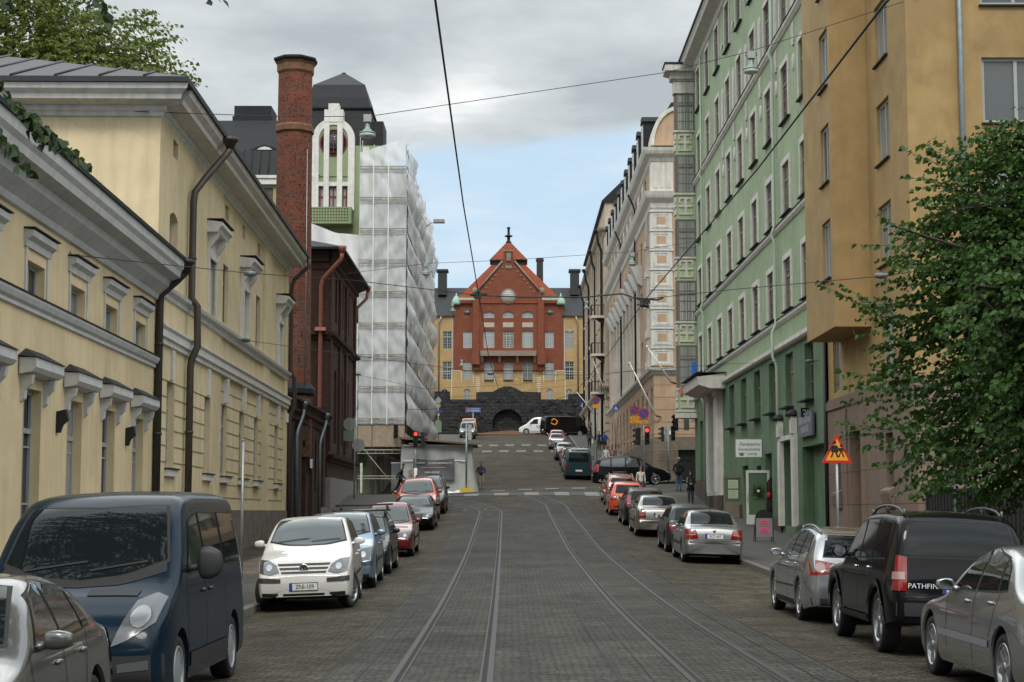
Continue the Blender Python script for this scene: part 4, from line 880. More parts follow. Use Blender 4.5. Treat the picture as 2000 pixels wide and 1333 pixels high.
    while Y < 155:
        x = f(Y); mb = MB(); mb.box(x-.62, x+.62, -.30, 2.2, 25.2, 27.4); mb.prism([(x-.78,27.4),(x+.78,27.4),(x+.5,27.75),(x-.5,27.75)], -.40, 2.2); d = mb.build('dormer', ROOFB, r)
        window(d, x, 25.5, -.34, 1.0, 1.7, 2, (.6,), FRW, GLASSD, .08); Y += 4.3
    mb = MB(); n = 14; P = [(L+.02-0, 0)]; arc = [(1.7-1.55*math.cos(R(180*k/n)), 25.2+2.3*math.sin(R(180*k/n))) for k in range(n+1)]
    mb.prism([(a, b) for a, b in arc], L-.1, L-2, 'x'); o = mb.build('curved_gable', TAN, r)
    mb = MB(); a2 = [(1.7-1.78*math.cos(R(180*k/n)), 25.2+2.55*math.sin(R(180*k/n))) for k in range(n+1)]
    for k in range(n): mb.prism([arc[k], arc[k+1], a2[k+1], a2[k]], L+.05, L-2.2, 'x')
    mb.build('gable_arch', STONEW, o)
    for Y in (121, 137): mb = MB(); mb.tube([(f(Y),-.6,24.6),(f(Y),-.3,24.0),(f(Y),-.12,23.5),(f(Y),-.12,10.9)], .07, 6); mb.build('downpipe', BLKM, r)
    mb = MB(); mb.box(L+.075, L+.1, .5, 1.25, 6.55, 6.85); mb.build('street_name_plate', SWHT, r)
tan_building()
def pale_building():
    YF = 204.; r = right_root('pale_stone_building', 'pale stucco building with black balconies and downpipes, far up the right side', 'building', 8.7, 0, YF)
    f = lambda Y: YF-Y; L = f(158.); WC = [161.5+4.1*i for i in range(10)]
    ops = [(f(Y)-.7, f(Y)+.7, a, a+2.1) for Y in WC for a in (13.6, 17.2, 20.7, 24.3)]
    mb = MB(); wall(mb, 0, L, 6, 28, ops, d=.3); mb.box(0, L-.37, .36, 14, 6, 27.9)
    M = Matrix.Translation((L, 0, 0)) @ Matrix.Rotation(R(90), 4, 'Z'); mb.M = M; wall(mb, 0, 14, 6, 28, [(1.6, 2.7, a, a+2.1) for a in (13.6, 17.2, 20.7, 24.3)], d=.3)
    for k in range(9): mb.box(-.05, .9, -.10, 0, 7+k*.75, 7.62+k*.75)
    for a in (.15, 1.1): mb.box(a, a+.35, -.08, 0, 14, 27.5)
    mb.M = Matrix.Identity(4)
    for Y in WC: mb.box(f(Y)+1.6, f(Y)+2.3, -.15, 0, 13, 27.6); mb.box(f(Y)-.95, f(Y)+.95, -.22, 0, 15.9, 16.2); mb.box(f(Y)-.95, f(Y)+.95, -.22, 0, 19.5, 19.8); mb.box(f(Y)-.95, f(Y)+.95, -.22, 0, 23, 23.3)
    mb.build('wall', PALE, r)
    for Y in WC:
        for a in (13.6, 17.2, 20.7, 24.3): window(r, f(Y), a, .22, 1.4, 2.1, 2, (.7,), FRB, GLASSD, .09)
    for a in (13.6, 17.2, 20.7, 24.3): window(r, L-.2, a, 2.15, 1.1, 2.1, 2, (.7,), FRB, GLASSD, .09, rz=R(90))
    for z in (12.6, 27.6):
        P = [(0,0),(.1,.1),(.2,.4),(.5,.6),(.6,.8)]; mb = MB(); cornice(mb, 0, L, z, P, ret1=1); n = len(P)+2; Q = [(.02, z)]+[(-o, z+dz) for o, dz in P]+[(.02, z+.8)]
        mb.add([(L-q[0], q[0], q[1]) for q in Q]+[(L-q[0], 14, q[1]) for q in Q], [tuple(range(n))]+[(i+n, i, (i+1) % n, (i+1) % n+n) for i in range(n)]); mb.build('cornice', PALE, r)
    mb = MB(); mb.box(4, L-.2, .1, 10, 28.4, 30.9); mb.prism([(L-.1,28.4),(L-.1,29.6),(L-.1,30.8)], .2, .3) if 0 else None; o = mb.build('attic_storey', PALE, r)
    window(o, L-.2, 28.9, 1.6, .8, 1.4, 1, (), FRB, GLASSD, .12, rz=R(90))
    mb = MB(); mb.prism([(-.2,30.9),(-.2,31.05),(2,33.2),(9,33.2),(10.2,30.9)], 3.8, L, 'x'); mb.build('roof', ROOFB, r)
    for z in (12.9, 16.5, 20.1):
        mb = MB(); mb.box(f(160.4), L-.05, -1.25, 0, z-.22, z); b = mb.build('balcony', STONEW, r); mb = MB()
        for k in range(9): mb.box(f(160.4)+k*.28, f(160.4)+k*.28+.05, -1.22, -1.18, z, z+.95)
        for k in range(5): mb.box(L-.10, L-.06, -1.2+k*.28, -1.15+k*.28, z, z+.95); 
        mb.box(f(160.4), L-.05, -1.24, -1.16, z+.95, z+1.02); mb.box(L-.12, L-.04, -1.2, 0, z+.95, z+1.02); mb.prism([(0,z-.9),(-.9,z-.23),(0,z-.23)], L-.7, L-.5, 'x'); mb.build('railing', BLK, b)
    for Y in (159.2, 172, 186, 199):
        mb = MB(); x = f(Y); mb.tube([(x,-.7,28.4),(x,-.5,27.2),(x,-.2,26.4),(x,-.2,8)], .12, 6); mb.lathe([(.12,28.1),(.25,28.3),(.25,28.5)], 8, (x,-.7,0)); mb.build('downpipe', BLKM, r)
pale_building()
def fence():
    r = thing('panel_fence', 'dark solid metal fence at the foot of the tree, behind the black off-roader', 'fence', (9.95, 40.6, 0)); 
    for i in range(6):
        y0 = -i*2.6; z = gz(40.6+y0)+.02
        mb = MB(); mb.box(0, .035, y0-2.5, y0, z+.08, z+1.95)
        for k in range(9): mb.box(-.02, 0, y0-2.45+k*.29, y0-2.40+k*.29, z+.1, z+1.93)
        mb.box(-.03, .05, y0-2.5, y0, z+1.95, z+2.0); mb.build('fence_panel', mat('fence_paint', (.014,.013,.012), .6, var=.2), r)
        mb = MB(); mb.box(-.03, .05, y0, y0+.09, z, z+2.08); mb.build('fence_post', STEEL if i == 1 else BLKM, r)
fence()
# ================================================================= the building that closes the street
def end_building():
    Y = 225.; r = thing('red_brick_end_building', 'red brick building with steep orange tiled roof closing the top of the street', 'building', (-.47, Y, 0))
    cx = -.47; X = lambda v: v-cx
    # yellow wings and lower storey
    wy = []
    for xs in ((-9.27, -8.05), (7.08, 8.28)): wy += [(X(xs[0]), X(xs[1]), 19.24, 21.7), (X(xs[0]), X(xs[1]), 23.35, 25.74)]
    wins = [(-6.58,-5.36),(-3.73,-2.42),(-1.14,.15),(1.43,2.74),(4.4,5.58)]
    low = [(X(a), X(b), 19.24, 21.63) for a, b in wins]
    arch = [(X(c)-.45, X(c)+.45, 16.2, 18.0, .4) for c in (-9.0, -6.0, 5.05, 7.6)]
    mb = MB(); wall(mb, X(-19), X(-8.0), 12, 27.8, wy+arch, d=.3); wall(mb, X(7.05), X(19), 12, 27.8, wy+arch, d=.3)
    wall(mb, X(-8.0), X(7.05), 12, 20.5, [(a, b, c, min(d, 20.5)) for a, b, c, d in low]+arch, d=.3); mb.box(X(-19), X(19), .35, 14, 12, 27.7); mb.build('yellow_brick_wall', BRICKY, r)
    rw = low+[(X(a), X(b), 23.49, 25.82) for a, b in ((-3.82,-2.35),(-1.22,.2),(1.36,2.82))]+[(X(a), X(b), 27.52, 28.4, .25) for a, b in ((-3.82,-2.35),(-1.22,.2),(1.36,2.82))]+[(X(-6.59), X(-5.32), 23.49, 25.66), (X(4.41), X(5.59), 23.49, 25.66)]
    mb = MB(); wall(mb, X(-7.85), X(-5.1), 20.5, 29.6, rw, y=-.02, d=.3); wall(mb, X(4.15), X(6.9), 20.5, 29.6, rw, y=-.02, d=.3); wall(mb, X(-5.1), X(4.15), 20.5, 31.0, rw, y=-.30, d=.5)
    mb.add([(X(-5.1),-.30,20.5),(X(-5.1),0,20.5),(X(-5.1),0,31),(X(-5.1),-.30,31)], [(3,2,1,0)]); mb.add([(X(4.15),-.30,20.5),(X(4.15),0,20.5),(X(4.15),0,31),(X(4.15),-.30,31)], [(0,1,2,3)])
    mb.box(X(-7.85), X(6.9), .29, 13, 20.5, 29.5)
    G = [(X(-4.6),30.2),(X(3.7),30.2),(X(3.7),31.0),(X(.25),35.2),(X(.15),36.9),(X(-1.1),36.9),(X(-1.2),35.2),(X(-4.6),31.0)]
    mb.prism(G, -.32, .6)
    for s in (-1, 1):     # corner piers
        xx = cx+s*4.35; mb.box(X(xx-.42), X(xx+.42), -.55, 0, 20.5, 31)
    mb.build('red_brick_wall', BRICKE, r)
    mb = MB()
    for s in (-1, 1):
        a = Vector((X(cx+s*4.3), -.45, 31.0)); b = Vector((X(cx+s*.8), -.45, 35.2)); mb.tube([a, b], .14, 6); mb.lathe([(.35,30.7),(.42,31.2),(.30,31.5),(.2,31.6)], 8, (X(cx+s*4.5),-.3,0))
    mb.build('gable_coping', mat('coping_stone', (.22,.17,.125), .8, var=.2), r)
    mb = MB(); mb.box(X(-.9), X(0), -.42, -.33, 34.2, 34.6); mb.box(X(-.75), X(-.15), -.5, -.33, 35.2, 36.3); mb.box(X(-1.2), X(.25), -.45, -.33, 36.5, 36.75)
    for k in range(7):
        for s in (-1, 1): mb.box(X(cx+s*(3.4-k*.43))-.13, X(cx+s*(3.4-k*.43))+.13, -.40, -.33, 31.0+k*.55, 31.16+k*.55)
    mb.build('gable_ornament', mat('coping_stone', (0,0,0)), r)
    mb = MB(); mb.lathe([(0,-.36),(.93,-.36),(.93,-.33)], 20, (X(-.5), 0, 30.4), 'y'); o = mb.build('round_window', FREND, r); 
    mb = MB(); mb.lathe([(.93,-.40),(1.06,-.40),(1.06,-.33),(.93,-.33)], 20, (X(-.5), 0, 30.4), 'y')
    for k in range(-2, 3): mb.box(X(-.5)-.85, X(-.5)+.85, -.385, -.362, 30.4+k*.3-.015, 30.4+k*.3+.015)
    mb.build('round_window_frame', FRB, o)
    for a, b in wins: window(r, X((a+b)/2), 19.24, .12, b-a, 2.39, 2, (.72,), FREND, GLASSL, .08, muntin=(4, 7))
    for a, b in ((-3.82,-2.35),(-1.22,.2),(1.36,2.82)):
        x = X((a+b)/2); window(r, x, 23.49, -.06, b-a, 2.33, 3, (.7,), FREND, GLASSL, .09, muntin=(6, 7)); window(r, x, 27.52, -.06, b-a, .88, 2, (.5,), FREND, GLASSL, .08)
        mb = MB(); mb.box(x-.72, x+.72, -.36, -.301, 26.25, 26.9); mb.build('stone_panel', mat('panel_stone', (.42,.36,.29), .8, var=.2), r)
    for xx in (-5.95, 5.0): window(r, X(xx), 23.49, .1, 1.2, 2.17, 2, (.68,), FREND, GLASSL, .08, muntin=(4, 6))
    for xs in ((-9.27, -8.05), (7.08, 8.28)):
        for z, h in ((19.24, 2.46), (23.35, 2.39)): window(r, X(sum(xs)/2), z, .12, 1.22, h, 2, (.7,), FRG, GLASS, .08, muntin=(4, 6))
    for c in (-9.0, -6.0, 5.05, 7.6): window(r, X(c), 16.2, .12, .9, 1.8, 2, (.6,), FRG, GLASS, .08)
    for xx in (-6.0, 5.1): mb = MB(); mb.lathe([(0,-.06),(.5,-.06),(.5,0)], 14, (0,0,0), 'y'); o = mb.build('oval_window', GLASSL, r); o.location = (X(xx), 0, 28.3); o.scale = (1, 1, .7)
    mb = MB(); mb.box(X(-4.2), X(3.25), -1.15, -.30, 22.35, 23.05)
    for k in range(4): 
        x = X(-4.0+k*2.35); mb.prism([(-.31,21.3),(-.5,21.5),(-1.0,22.3),(-.31,22.35)], x-.18, x+.18, 'x')
    b = mb.build('stone_balcony', mat('balcony_stone', (.23,.185,.14), .85, var=.2), r)
    for s in (-1, 1): mb = MB(); xx = X(cx+s*4.4); mb.box(xx-.55, xx+.55, -1.0, -.3, 21.2, 23.0); mb.build('balcony_pier', BRICKE, b)
    # white lines laid into the yellow brick
    mb = MB()
    for s in (-1, 1):
        x = lambda v: X(cx+s*v)
        def ln(x0, x1, z0, z1, y=-.012): mb.box(min(x0, x1), max(x0, x1), y-.01, y, z0, z1)
        ln(x(7.62), x(7.52), 16.4, 20.5, -.03); ln(x(7.58), x(6.3), 20.4, 20.5, -.03); ln(x(6.35), x(6.25), 18.9, 20.5, -.03); ln(x(9.9), x(7.7), 20.3, 20.36); ln(x(9.9), x(7.7), 20.0, 20.05)
        ln(x(4.75), x(4.65), 18.9, 20.4); ln(x(3.45), x(3.35), 18.9, 20.4); ln(x(1.9), x(1.8), 18.9, 20.3); ln(x(7.5), x(7.42), 20.6, 27.6, -.03)
        for k in range(9): w = .55 if k < 6 else .55-.15*(k-5); ln(x(4.05-w*.5), x(4.05+w*.5), 17.3+.27*(8-k), 17.42+.27*(8-k))
        ln(x(1.2), x(.75), 19.25, 19.35)
    mb.build('white_brick_line', STONEW, r)
    # roofs
    for s in (-1, 1):
        mb = MB()
        x = lambda v: X(cx+s*v); P = [(x(7.35), .0), (x(18), .0), (x(18), 5.5), (x(7.35), 5.5)]
        mb.add([(x(7.3),-.35,27.8),(x(19),-.35,27.8),(x(19),4.5,32.2),(x(5.0),4.5,32.2),(x(7.3),12,27.8),(x(19),12,27.8)], [(0,1,2,3),(4,5,2,3)])
        mb.box(min(x(9.6), x(8.4)), max(x(9.6), x(8.4)), 2.5, 4.2, 31, 34.2); mb.box(min(x(9.8), x(8.2)), max(x(9.8), x(8.2)), 2.3, 4.4, 34.2, 34.5)
        if s > 0: mb.box(X(3.4), X(4.3), 6, 7, 31, 36.6); mb.box(X(3.3), X(4.4), 5.9, 7.1, 36.2, 36.45)
        mb.build('side_roof', ROOF, r)
    mb = MB(); e = 29.5; a = X(-8.0); b = X(7.05); d0, d1 = -.45, 14; t0, t1, td0, td1 = -2.35, 2.35, 5.0, 9.5
    for za, zb, qa, qb in ((29.5, 35.45, (a, b, d0, d1), (-2.35, 2.35, 5.0, 9.6)),):
        mb.add([(qa[0],qa[2],za),(qa[1],qa[2],za),(qa[1],qa[3],za),(qa[0],qa[3],za),(qb[0],qb[2],zb),(qb[1],qb[2],zb),(qb[1],qb[3],zb),(qb[0],qb[3],zb)], [(0,1,5,4),(1,2,6,5),(2,3,7,6),(3,0,4,7)])
    mb.add([(-2.6,4.7,36.15),(2.6,4.7,36.15),(2.6,9.9,36.15),(-2.6,9.9,36.15),(-.3,7.0,38.9),(.3,7.0,38.9),(.3,7.6,38.9),(-.3,7.6,38.9)], [(0,1,5,4),(1,2,6,5),(2,3,7,6),(3,0,4,7),(4,5,6,7),(3,2,1,0)])
    o = mb.build('tiled_roof', TILE, r)
    mb = MB(); mb.box(-2.3, 2.3, 5.05, 9.5, 35.46, 36.14); mb.build('roof_lantern', ROOFB, o)
    mb = MB(); mb.lathe([(.45,38.9),(.3,39.1),(.22,39.2),(.22,39.7),(.55,39.75),(.55,39.9),(.2,40.0),(.16,40.8),(.26,40.9),(.2,41.1),(0,41.15)], 8, (0,7.3,0)); mb.build('finial', ROOFB, o)
    for s in (-1, 1):
        mb = MB(); mb.lathe([(.55,29.3),(.62,29.5),(.55,29.9),(.35,30.3),(.08,30.6),(.08,30.9)], 12, (X(cx+s*7.0), -.1, 0)); mb.build('copper_cap', COPPER, r)
        mb = MB(); mb.box(min(X(cx+s*6.6), X(cx+s*4.5)), max(X(cx+s*6.6), X(cx+s*4.5)), -.6, -.45, 29.9, 30.2); mb.build('copper_gutter', COPPER, r)
        mb = MB(); mb.tube([(X(cx+s*9.0),-.4,27.7),(X(cx+s*9.3),-.15,26.9),(X(cx+s*9.3),-.12,17)], .1, 6); mb.build('downpipe', STEEL, r)
end_building()
def rubble_wall():
    r = thing('stone_retaining_wall', 'black rubble stone retaining wall with a deep arch below the brick building', 'wall', (-.6, 221., 11.4))
    n = 14; top = [(-14, 17.4-11.4), (-7.6, 17.4-11.4), (-7.6, 16.35-11.4), (-4.1, 16.35-11.4), (-4.1, 17.3-11.4)]+[(-1.9+3.8*k/n, 17.35-11.4+.75*math.sin(math.pi*k/n)) for k in range(n+1)]+[(4.4, 17.3-11.4), (4.4, 16.35-11.4), (8.0, 16.35-11.4), (8.0, 17.1-11.4), (30, 17.1-11.4)]
    arch = [(-1.95*math.cos(math.pi*k/n), 1.9+1.75*math.sin(math.pi*k/n)) for k in range(n+1)]
    mb = MB()
    mb.prism([(-30, -1), (-1.95, -1), (-1.95, 1.9)]+[(a, b) for a, b in arch[1:n//2+1]]+[(0, 5.95+.7)]+[(p[0], p[1]) for p in top if p[0] < -.01][::-1]+[(-30, 6.0)], 0, 2.2)
    mb.prism([(30, -1), (30, 5.7)]+[(p[0], p[1]) for p in top if p[0] > .01][::-1]+[(0, 5.95+.7)]+[(a, b) for a, b in arch[n//2:n]]+[(1.95, 1.9), (1.95, -1)], 0, 2.2)
    mb.box(-2.3, 2.3, .9, 2.2, -1, 4.0)
    mb.build('wall_face', RUBBLE, r)
    mb = MB()
    for k in range(n):
        p, q = arch[k], arch[k+1]; s = 1.28; P = lambda a: (a[0]*s, 1.9+(a[1]-1.9)*s)
        mb.prism([p, q, P(q), P(p)], -.10-.04*(k % 2), 0)
    mb.build('arch_stones', RUBBLE, r)
    rnd = random.Random(5); mb = MB()
    for k in range(220):
        x = rnd.uniform(-13, 13); z = rnd.uniform(.1, 4.7)
        if abs(x) < 2.7 and z < 4.5: continue
        w = rnd.uniform(.3, .7); mb.box(x-w/2, x+w/2, -rnd.uniform(.04, .16), .05, z, z+rnd.uniform(.2, .4))
    mb.build('rough_blocks', RUBBLE, r)
rubble_wall()
# ================================================================= art nouveau building under repair, left, beyond the junction
TARP = bpy.data.materials.new('scaffold_netting'); TARP.use_nodes = True
def _tarp():
    t = TARP.node_tree; b = t.nodes['Principled BSDF']; L = t.links.new; b.inputs['Base Color'].default_value = (.82,.83,.83,1); b.inputs['Roughness'].default_value = .85; b.inputs['Specular IOR Level'].default_value = .15
    tr = N(t, 'ShaderNodeBsdfTranslucent'); tr.inputs[0].default_value = (.7,.7,.7,1); tp = N(t, 'ShaderNodeBsdfTransparent')
    m1 = N(t, 'ShaderNodeMixShader'); m1.inputs[0].default_value = .25; L(b.outputs[0], m1.inputs[1]); L(tr.outputs[0], m1.inputs[2])
    tc = N(t, 'ShaderNodeTexCoord'); n = N(t, 'ShaderNodeTexNoise'); n.inputs['Scale'].default_value = .7; n.inputs['Detail'].default_value = 6; L(tc.outputs['Object'], n.inputs['Vector'])
    mr = N(t, 'ShaderNodeMapRange'); L(n.outputs['Fac'], mr.inputs[0]); mr.inputs[1].default_value = .35; mr.inputs[2].default_value = .65; mr.inputs[3].default_value = .12; mr.inputs[4].default_value = .42
    m2 = N(t, 'ShaderNodeMixShader'); L(mr.outputs[0], m2.inputs[0]); L(m1.outputs[0], m2.inputs[1]); L(tp.outputs[0], m2.inputs[2])
    L(m2.outputs[0], t.nodes['Material Output'].inputs[0])
_tarp()
TARPW = mat('white_tarpaulin', (.68,.68,.67), .5, var=.06, scale=2, bump=.25, bscale=2.5)
def nouveau_building():
    Y = 106.; r = thing('green_nouveau_building', 'sage green building with black mansard roofs and a white arched gable, half wrapped in netting', 'building', (-8.4, Y, 0))
    X = lambda u, v=400: at(u, v, Y).x+8.4; Z = lambda v, u=650: at(u, v, Y).z
    Zd = lambda v, d: at(650, v, Y+d).z
    x1 = 0.0; xl = X(380)-8; H = Z(285)
    e = Z(345)
    ax0, ax1 = X(609), X(692); ac = (ax0+ax1)/2; aw = (ax1-ax0)/2; zt = Z(232)
    ww = [(X(616), X(633)), (X(642), X(659)), (X(668), X(684))]; wz = (Z(412), Z(365))
    ops = [(a, b, wz[0], wz[1]) for a, b in ww]+[(X(510), X(533), Z(415), Z(367))]+[(x, x+1.3, z, z+2.0) for z in (4.5, 8, 11.5, 15) for x in (-13, -10.2, -7.4, -4.6, -2)]
    mb = MB(); wall(mb, xl, x1, 2.5, e, ops, d=.25); mb.box(xl, x1, .3, 40, 2, e); mb.box(x1-.01, x1+.02, 0, 40, 2.5, e)
    mb.box(ax0, x1, 0.001, .3, e-.2, Z(285))
    n = 16; zs = zt-aw
    mb.prism([(ax0, e), (ax1, e)]+[(ac+aw*math.cos(math.pi*k/n), zs+aw*math.sin(math.pi*k/n)) for k in range(n+1)], -.06, 2.5)
    mb.build('wall', SAGE, r)
    mb = MB(); t = .42
    for k in range(n):
        a, b = math.pi*k/n, math.pi*(k+1)/n
        mb.prism([(ac+aw*math.cos(a), zs+aw*math.sin(a)), (ac+aw*math.cos(b), zs+aw*math.sin(b)), (ac+(aw-t)*math.cos(b), zs+(aw-t)*math.sin(b)), (ac+(aw-t)*math.cos(a), zs+(aw-t)*math.sin(a))], -.14, 0)
    for s in (-1, 1): mb.box(min(ac+s*aw, ac+s*(aw-t)), max(ac+s*aw, ac+s*(aw-t)), -.14, 0, wz[0], zs)
    for u in (637, 663): mb.box(X(u)-.17, X(u)+.17, -.16, 0, wz[0], zt+.02)
    mb.box(ac-.6, ac+.6, -.18, 1, zt-.25, zt+.55); mb.box(ac-.34, ac+.34, -.18, .8, zt+.55, zt+.95)
    mb.box(ax0+t, ax1-t, -.12, 0, wz[1]+.03, wz[1]+.28); 
    mb.box(xl, ax0, -.25, 0, e-.55, e); mb.box(xl, ax0, -.35, 0, e-.16, e+.02); mb.box(X(708), X(720), -.06, 0, 20, Z(288)); mb.build('white_band', WHT, r)
    for a, b in ww: window(r, (a+b)/2, wz[0], .1, b-a, wz[1]-wz[0], 2, (.58,), FRR, GLASSL, .09)
    window(r, X(521), Z(415), .1, X(533)-X(510), Z(367)-Z(415), 2, (.5,), FRR, GLASSL, .09, muntin=(4, 4))
    mb = MB(); c = (ac, 0, Z(279)); rr = (Z(254)-Z(302))/2; mb.lathe([(0,-.10),(rr,-.10),(rr,-.05)], 20, (0,0,0), 'y'); o = mb.build('oval_window', GLASS, r); o.location = c
    mb = MB(); mb.lathe([(rr,-.13),(rr+.09,-.13),(rr+.09,-.05)], 20, (0,0,0), 'y')
    for k in range(-2, 3): mb.box(k*.3-.02, k*.3+.02, -.125, -.105, -rr*.85, rr*.85); mb.box(-rr*.85, rr*.85, -.124, -.104, k*.32-.02, k*.32+.02)
    q = mb.build('oval_frame', FRR, o)
    bz0, bz1 = Z(443), Z(411); bx0, bx1 = X(600), X(690)
    mb = MB(); mb.box(bx0, bx1, -1.2, 0, bz0, bz1); o = mb.build('balcony', SAGE, r)
    mb = MB()
    for i in range(15):
        for j in range(5): x = bx0+.25+i*(bx1-bx0-.5)/14; z = bz0+.18+j*(bz1-bz0-.3)/4; mb.box(x-.05, x+.05, -1.206, -1.19, z-.05, z+.05)
    mb.build('balcony_perforation', mat('dark_red_hole', (.05,.02,.015), .8), o)
    # roofs: hipped tower mansard and long lower mansard
    cx = X(655); mb = MB()
    def slab(pts, zs_): 
        n_ = 4; v = []
        for (a, b, c_, d), z in zip(pts, zs_): v += [(a, c_, z), (b, c_, z), (b, d, z), (a, d, z)]
        mb.add(v, [(i*4+j, i*4+(j+1) % 4, (i+1)*4+(j+1) % 4, (i+1)*4+j) for i in range(len(zs_)-1) for j in range(4)]+[(len(v)-4, len(v)-3, len(v)-2, len(v)-1)])
    w0 = X(738)-cx; w1 = X(722)-cx; w2 = X(715)-cx
    slab([(cx-w0, cx+w0, .3, 9), (cx-w1, cx+w1, .9, 8.4), (cx-w2*.98, cx+w2*.98, 1.2, 8.1), (cx-w2*.86, cx+w2*.86, 1.6, 7.7), (cx-.15, cx+.15, 4.4, 4.8)], [Z(295), Z(225)+.25, Zd(190, 1.2), Zd(166, 1.6), Zd(146, 4.6)])
    mb.box(cx-w1-.03, cx+w1+.03, .84, 8.5, Z(206), Z(203)); mb.box(cx-.12, cx+.12, 4.5, 4.7, Zd(148, 4.6), Zd(143, 4.6)); mb.box(X(722), X(747), .2, 3, Z(290), Z(236))
    mb.build('tower_roof', ROOFB, r)
    mb = MB(); slab([(xl, ax0+.5, -.1, 13), (xl, ax0+.5, .7, 12), (xl, ax0+.5, 3.2, 10)], [Z(345), Z(290), Zd(236, 3.2)])
    mb.box(X(437), X(512), 3.4, 6, Z(245), Zd(207, 3.4)); mb.box(X(434), X(515), 3.3, 6.2, Z(240), Zd(227, 3.3))
    mw = MB(); wall(mw, -9, -.05, 2.4, 7.4, [(-1.3, -.55, 2.9, 5.6), (-5.2, -3.6, 3.4, 5.4)], y=-.06, d=.5); mw.box(.022, .06, .02, 30, 2.4, 7.4); mw.build('stripped_render', mat('bare_render', (.27,.25,.21), .9, var=.3, scale=1.5, dirt=(.14,.13,.11), dirt_amt=.6), r)
    for k in range(26): mb.tube([(xl+k*.55, .64, Z(291)), (xl+k*.55, 3.15, Z(237))], .03, 4); mb.tube([(xl+k*.55, -.14, Z(345)), (xl+k*.55, .66, Z(291))], .03, 4)
    o = mb.build('main_roof', ROOFB, r)
    mb = MB(); ex = X(512); mb.prism([(ex-1.0, Z(288)), (ex-.5, Z(282)), (ex, Z(278)), (ex+.5, Z(282)), (ex+1.0, Z(288))], .75, 2.6); mb.build('eyebrow_dormer', ROOFB, o)
    mb = MB(); mb.prism([(ex-.5, Z(288)), (ex-.3, Z(284)), (ex, Z(282)), (ex+.3, Z(284)), (ex+.5, Z(288))], .7, .76); mb.build('eyebrow_window', FRW, o)
nouveau_building()
def scaffolding():
    r = thing('wrapped_scaffolding', 'tall scaffolding wrapped in white netting around the building corner', 'scaffolding', (-8.6, 103.2, 2.9))
    x0, x1 = -.82, 2.05; z0, lifts, lh = 0, 10, 2.06; yb, ye = 1.6, 36.0
    zb = 4.1
    tops = 20.9
    rnd = random.Random(8)
    def post(x, y, z1, za=-.1):
        mb = MB(); mb.tube([(x, y, za), (x, y, z1)], .032, 6); mb.build('scaffold_pole', STEEL, r)
    for x in (x0, .05, x1): 
        for y in (0, yb): post(x, y, tops+(.6 if x > 0 else 1.2))
    for k in range(1, 12): 
        y = yb+k*3.05; post(x1, y, tops+rnd.uniform(-.5, 1.3), .2); 
    for k in range(1, 12, 2): post(.4, yb+k*3.05, tops, .2)
    for L_ in range(lifts+1):
        z = 2.55+L_*1.95 if L_ else 2.55
        if z > tops: break
        mb = MB()
        mb.tube([(x0, -.16, z), (x1, -.16, z)], .035, 6); mb.tube([(x0, -.16, z-.22), (x1, -.16, z-.22)], .03, 6); mb.tube([(x1+.03, 0, z), (x1+.03, ye, z)], .03, 6); mb.tube([(x1+.03, 0, z+1.0), (x1+.03, ye, z+1.0)], .025, 6)
        for k in range(7): mb.box(x0+.1+k*.5, x0+.13+k*.5, -.175, -.145, z-.22, z)
        mb.build('scaffold_ledger', mat('scaffold_paint', (.36,.33,.27), .6, var=.2, scale=6), r)
        mb = MB(); mb.box(x0, x1-.1, .15, yb, z-.06, z); mb.box(.5, x1-.1, yb+.01, ye, z-.06, z); mb.build('scaffold_deck', mat('deck_plank', (.19,.155,.115), .85, var=.25), r)
    # netting: one sheet per lift, each with its own sag and folds
    def net(fn, nu, nv, name='netting', m=TARP):
        mb = MB(); mb.smooth = True; mb.grid(fn, nu, nv); return mb.build(name, m, r)
    L_ = 0; z = zb
    while z < tops-.3:
        zt_ = min(z+1.98, tops-.2+ .6)
        def front(u, v, z=z, zt_=zt_, ph=rnd.uniform(0, 9)):
            top = zt_+(.9*u-.3 if zt_ > tops-.5 else 0); fold = .05*math.sin(u*17+ph+3*math.sin(v*3+ph))+.03*math.sin(u*41+ph*2+v*5)
            return (x0+(x1-x0)*u, -.02-.05*math.sin(math.pi*v)*(.4+.6*math.sin(math.pi*u)**2)-fold*math.sin(math.pi*v), z+(top-z)*v)
        net(front, 40, 8)
        for b in range(6):
            def side(u, v, z=z, zt_=zt_, b=b, ph=rnd.uniform(0, 9), am=rnd.uniform(.08, .42)):
                y = 0+ (b+u)*ye/6; t = zt_+ (.4*math.sin(ph) if zt_ > tops-.5 else 0)
                return (x1+.08+am*math.sin(math.pi*v)*abs(math.sin(math.pi*u))**.6+.06*math.sin(u*13+ph)*math.sin(math.pi*v)+.04*math.sin(v*11+ph), y, z+(t-z)*v)
            net(side, 16, 8)
        z = zt_; L_ += 1
    # lighter strips where the sheets are laced
    mb = MB()
    for u in (.30, .62): mb.box(x0+(x1-x0)*u-.03, x0+(x1-x0)*u+.03, -.20, -.18, zb, tops-.4)
    mb.build('lacing_strip', SWHT, r)
    # left return: white tarpaulin against the cross street front
    def left(u, v): 
        x = -8.5+(x0-.05+8.5)*u; t = 16.1+.7*math.exp(-((u-.55)/.18)**2)-.2*u
        return (x, .30+.13*math.sin(u*34+3*math.sin(v*6))+.09*math.sin(v*13+u*15), 3.6+(t-3.6)*v)
    mb = MB(); mb.smooth = True; mb.grid(left, 50, 40); mb.build('tarpaulin', TARPW, r)
    for z in (5.2, 7.3, 9.3, 11.4, 13.4):
        mb = MB(); mb.tube([(-6, .02, z), (x0, .02, z)], .025, 6); mb.build('scaffold_ledger', mat('scaffold_paint', (0,0,0)), r)
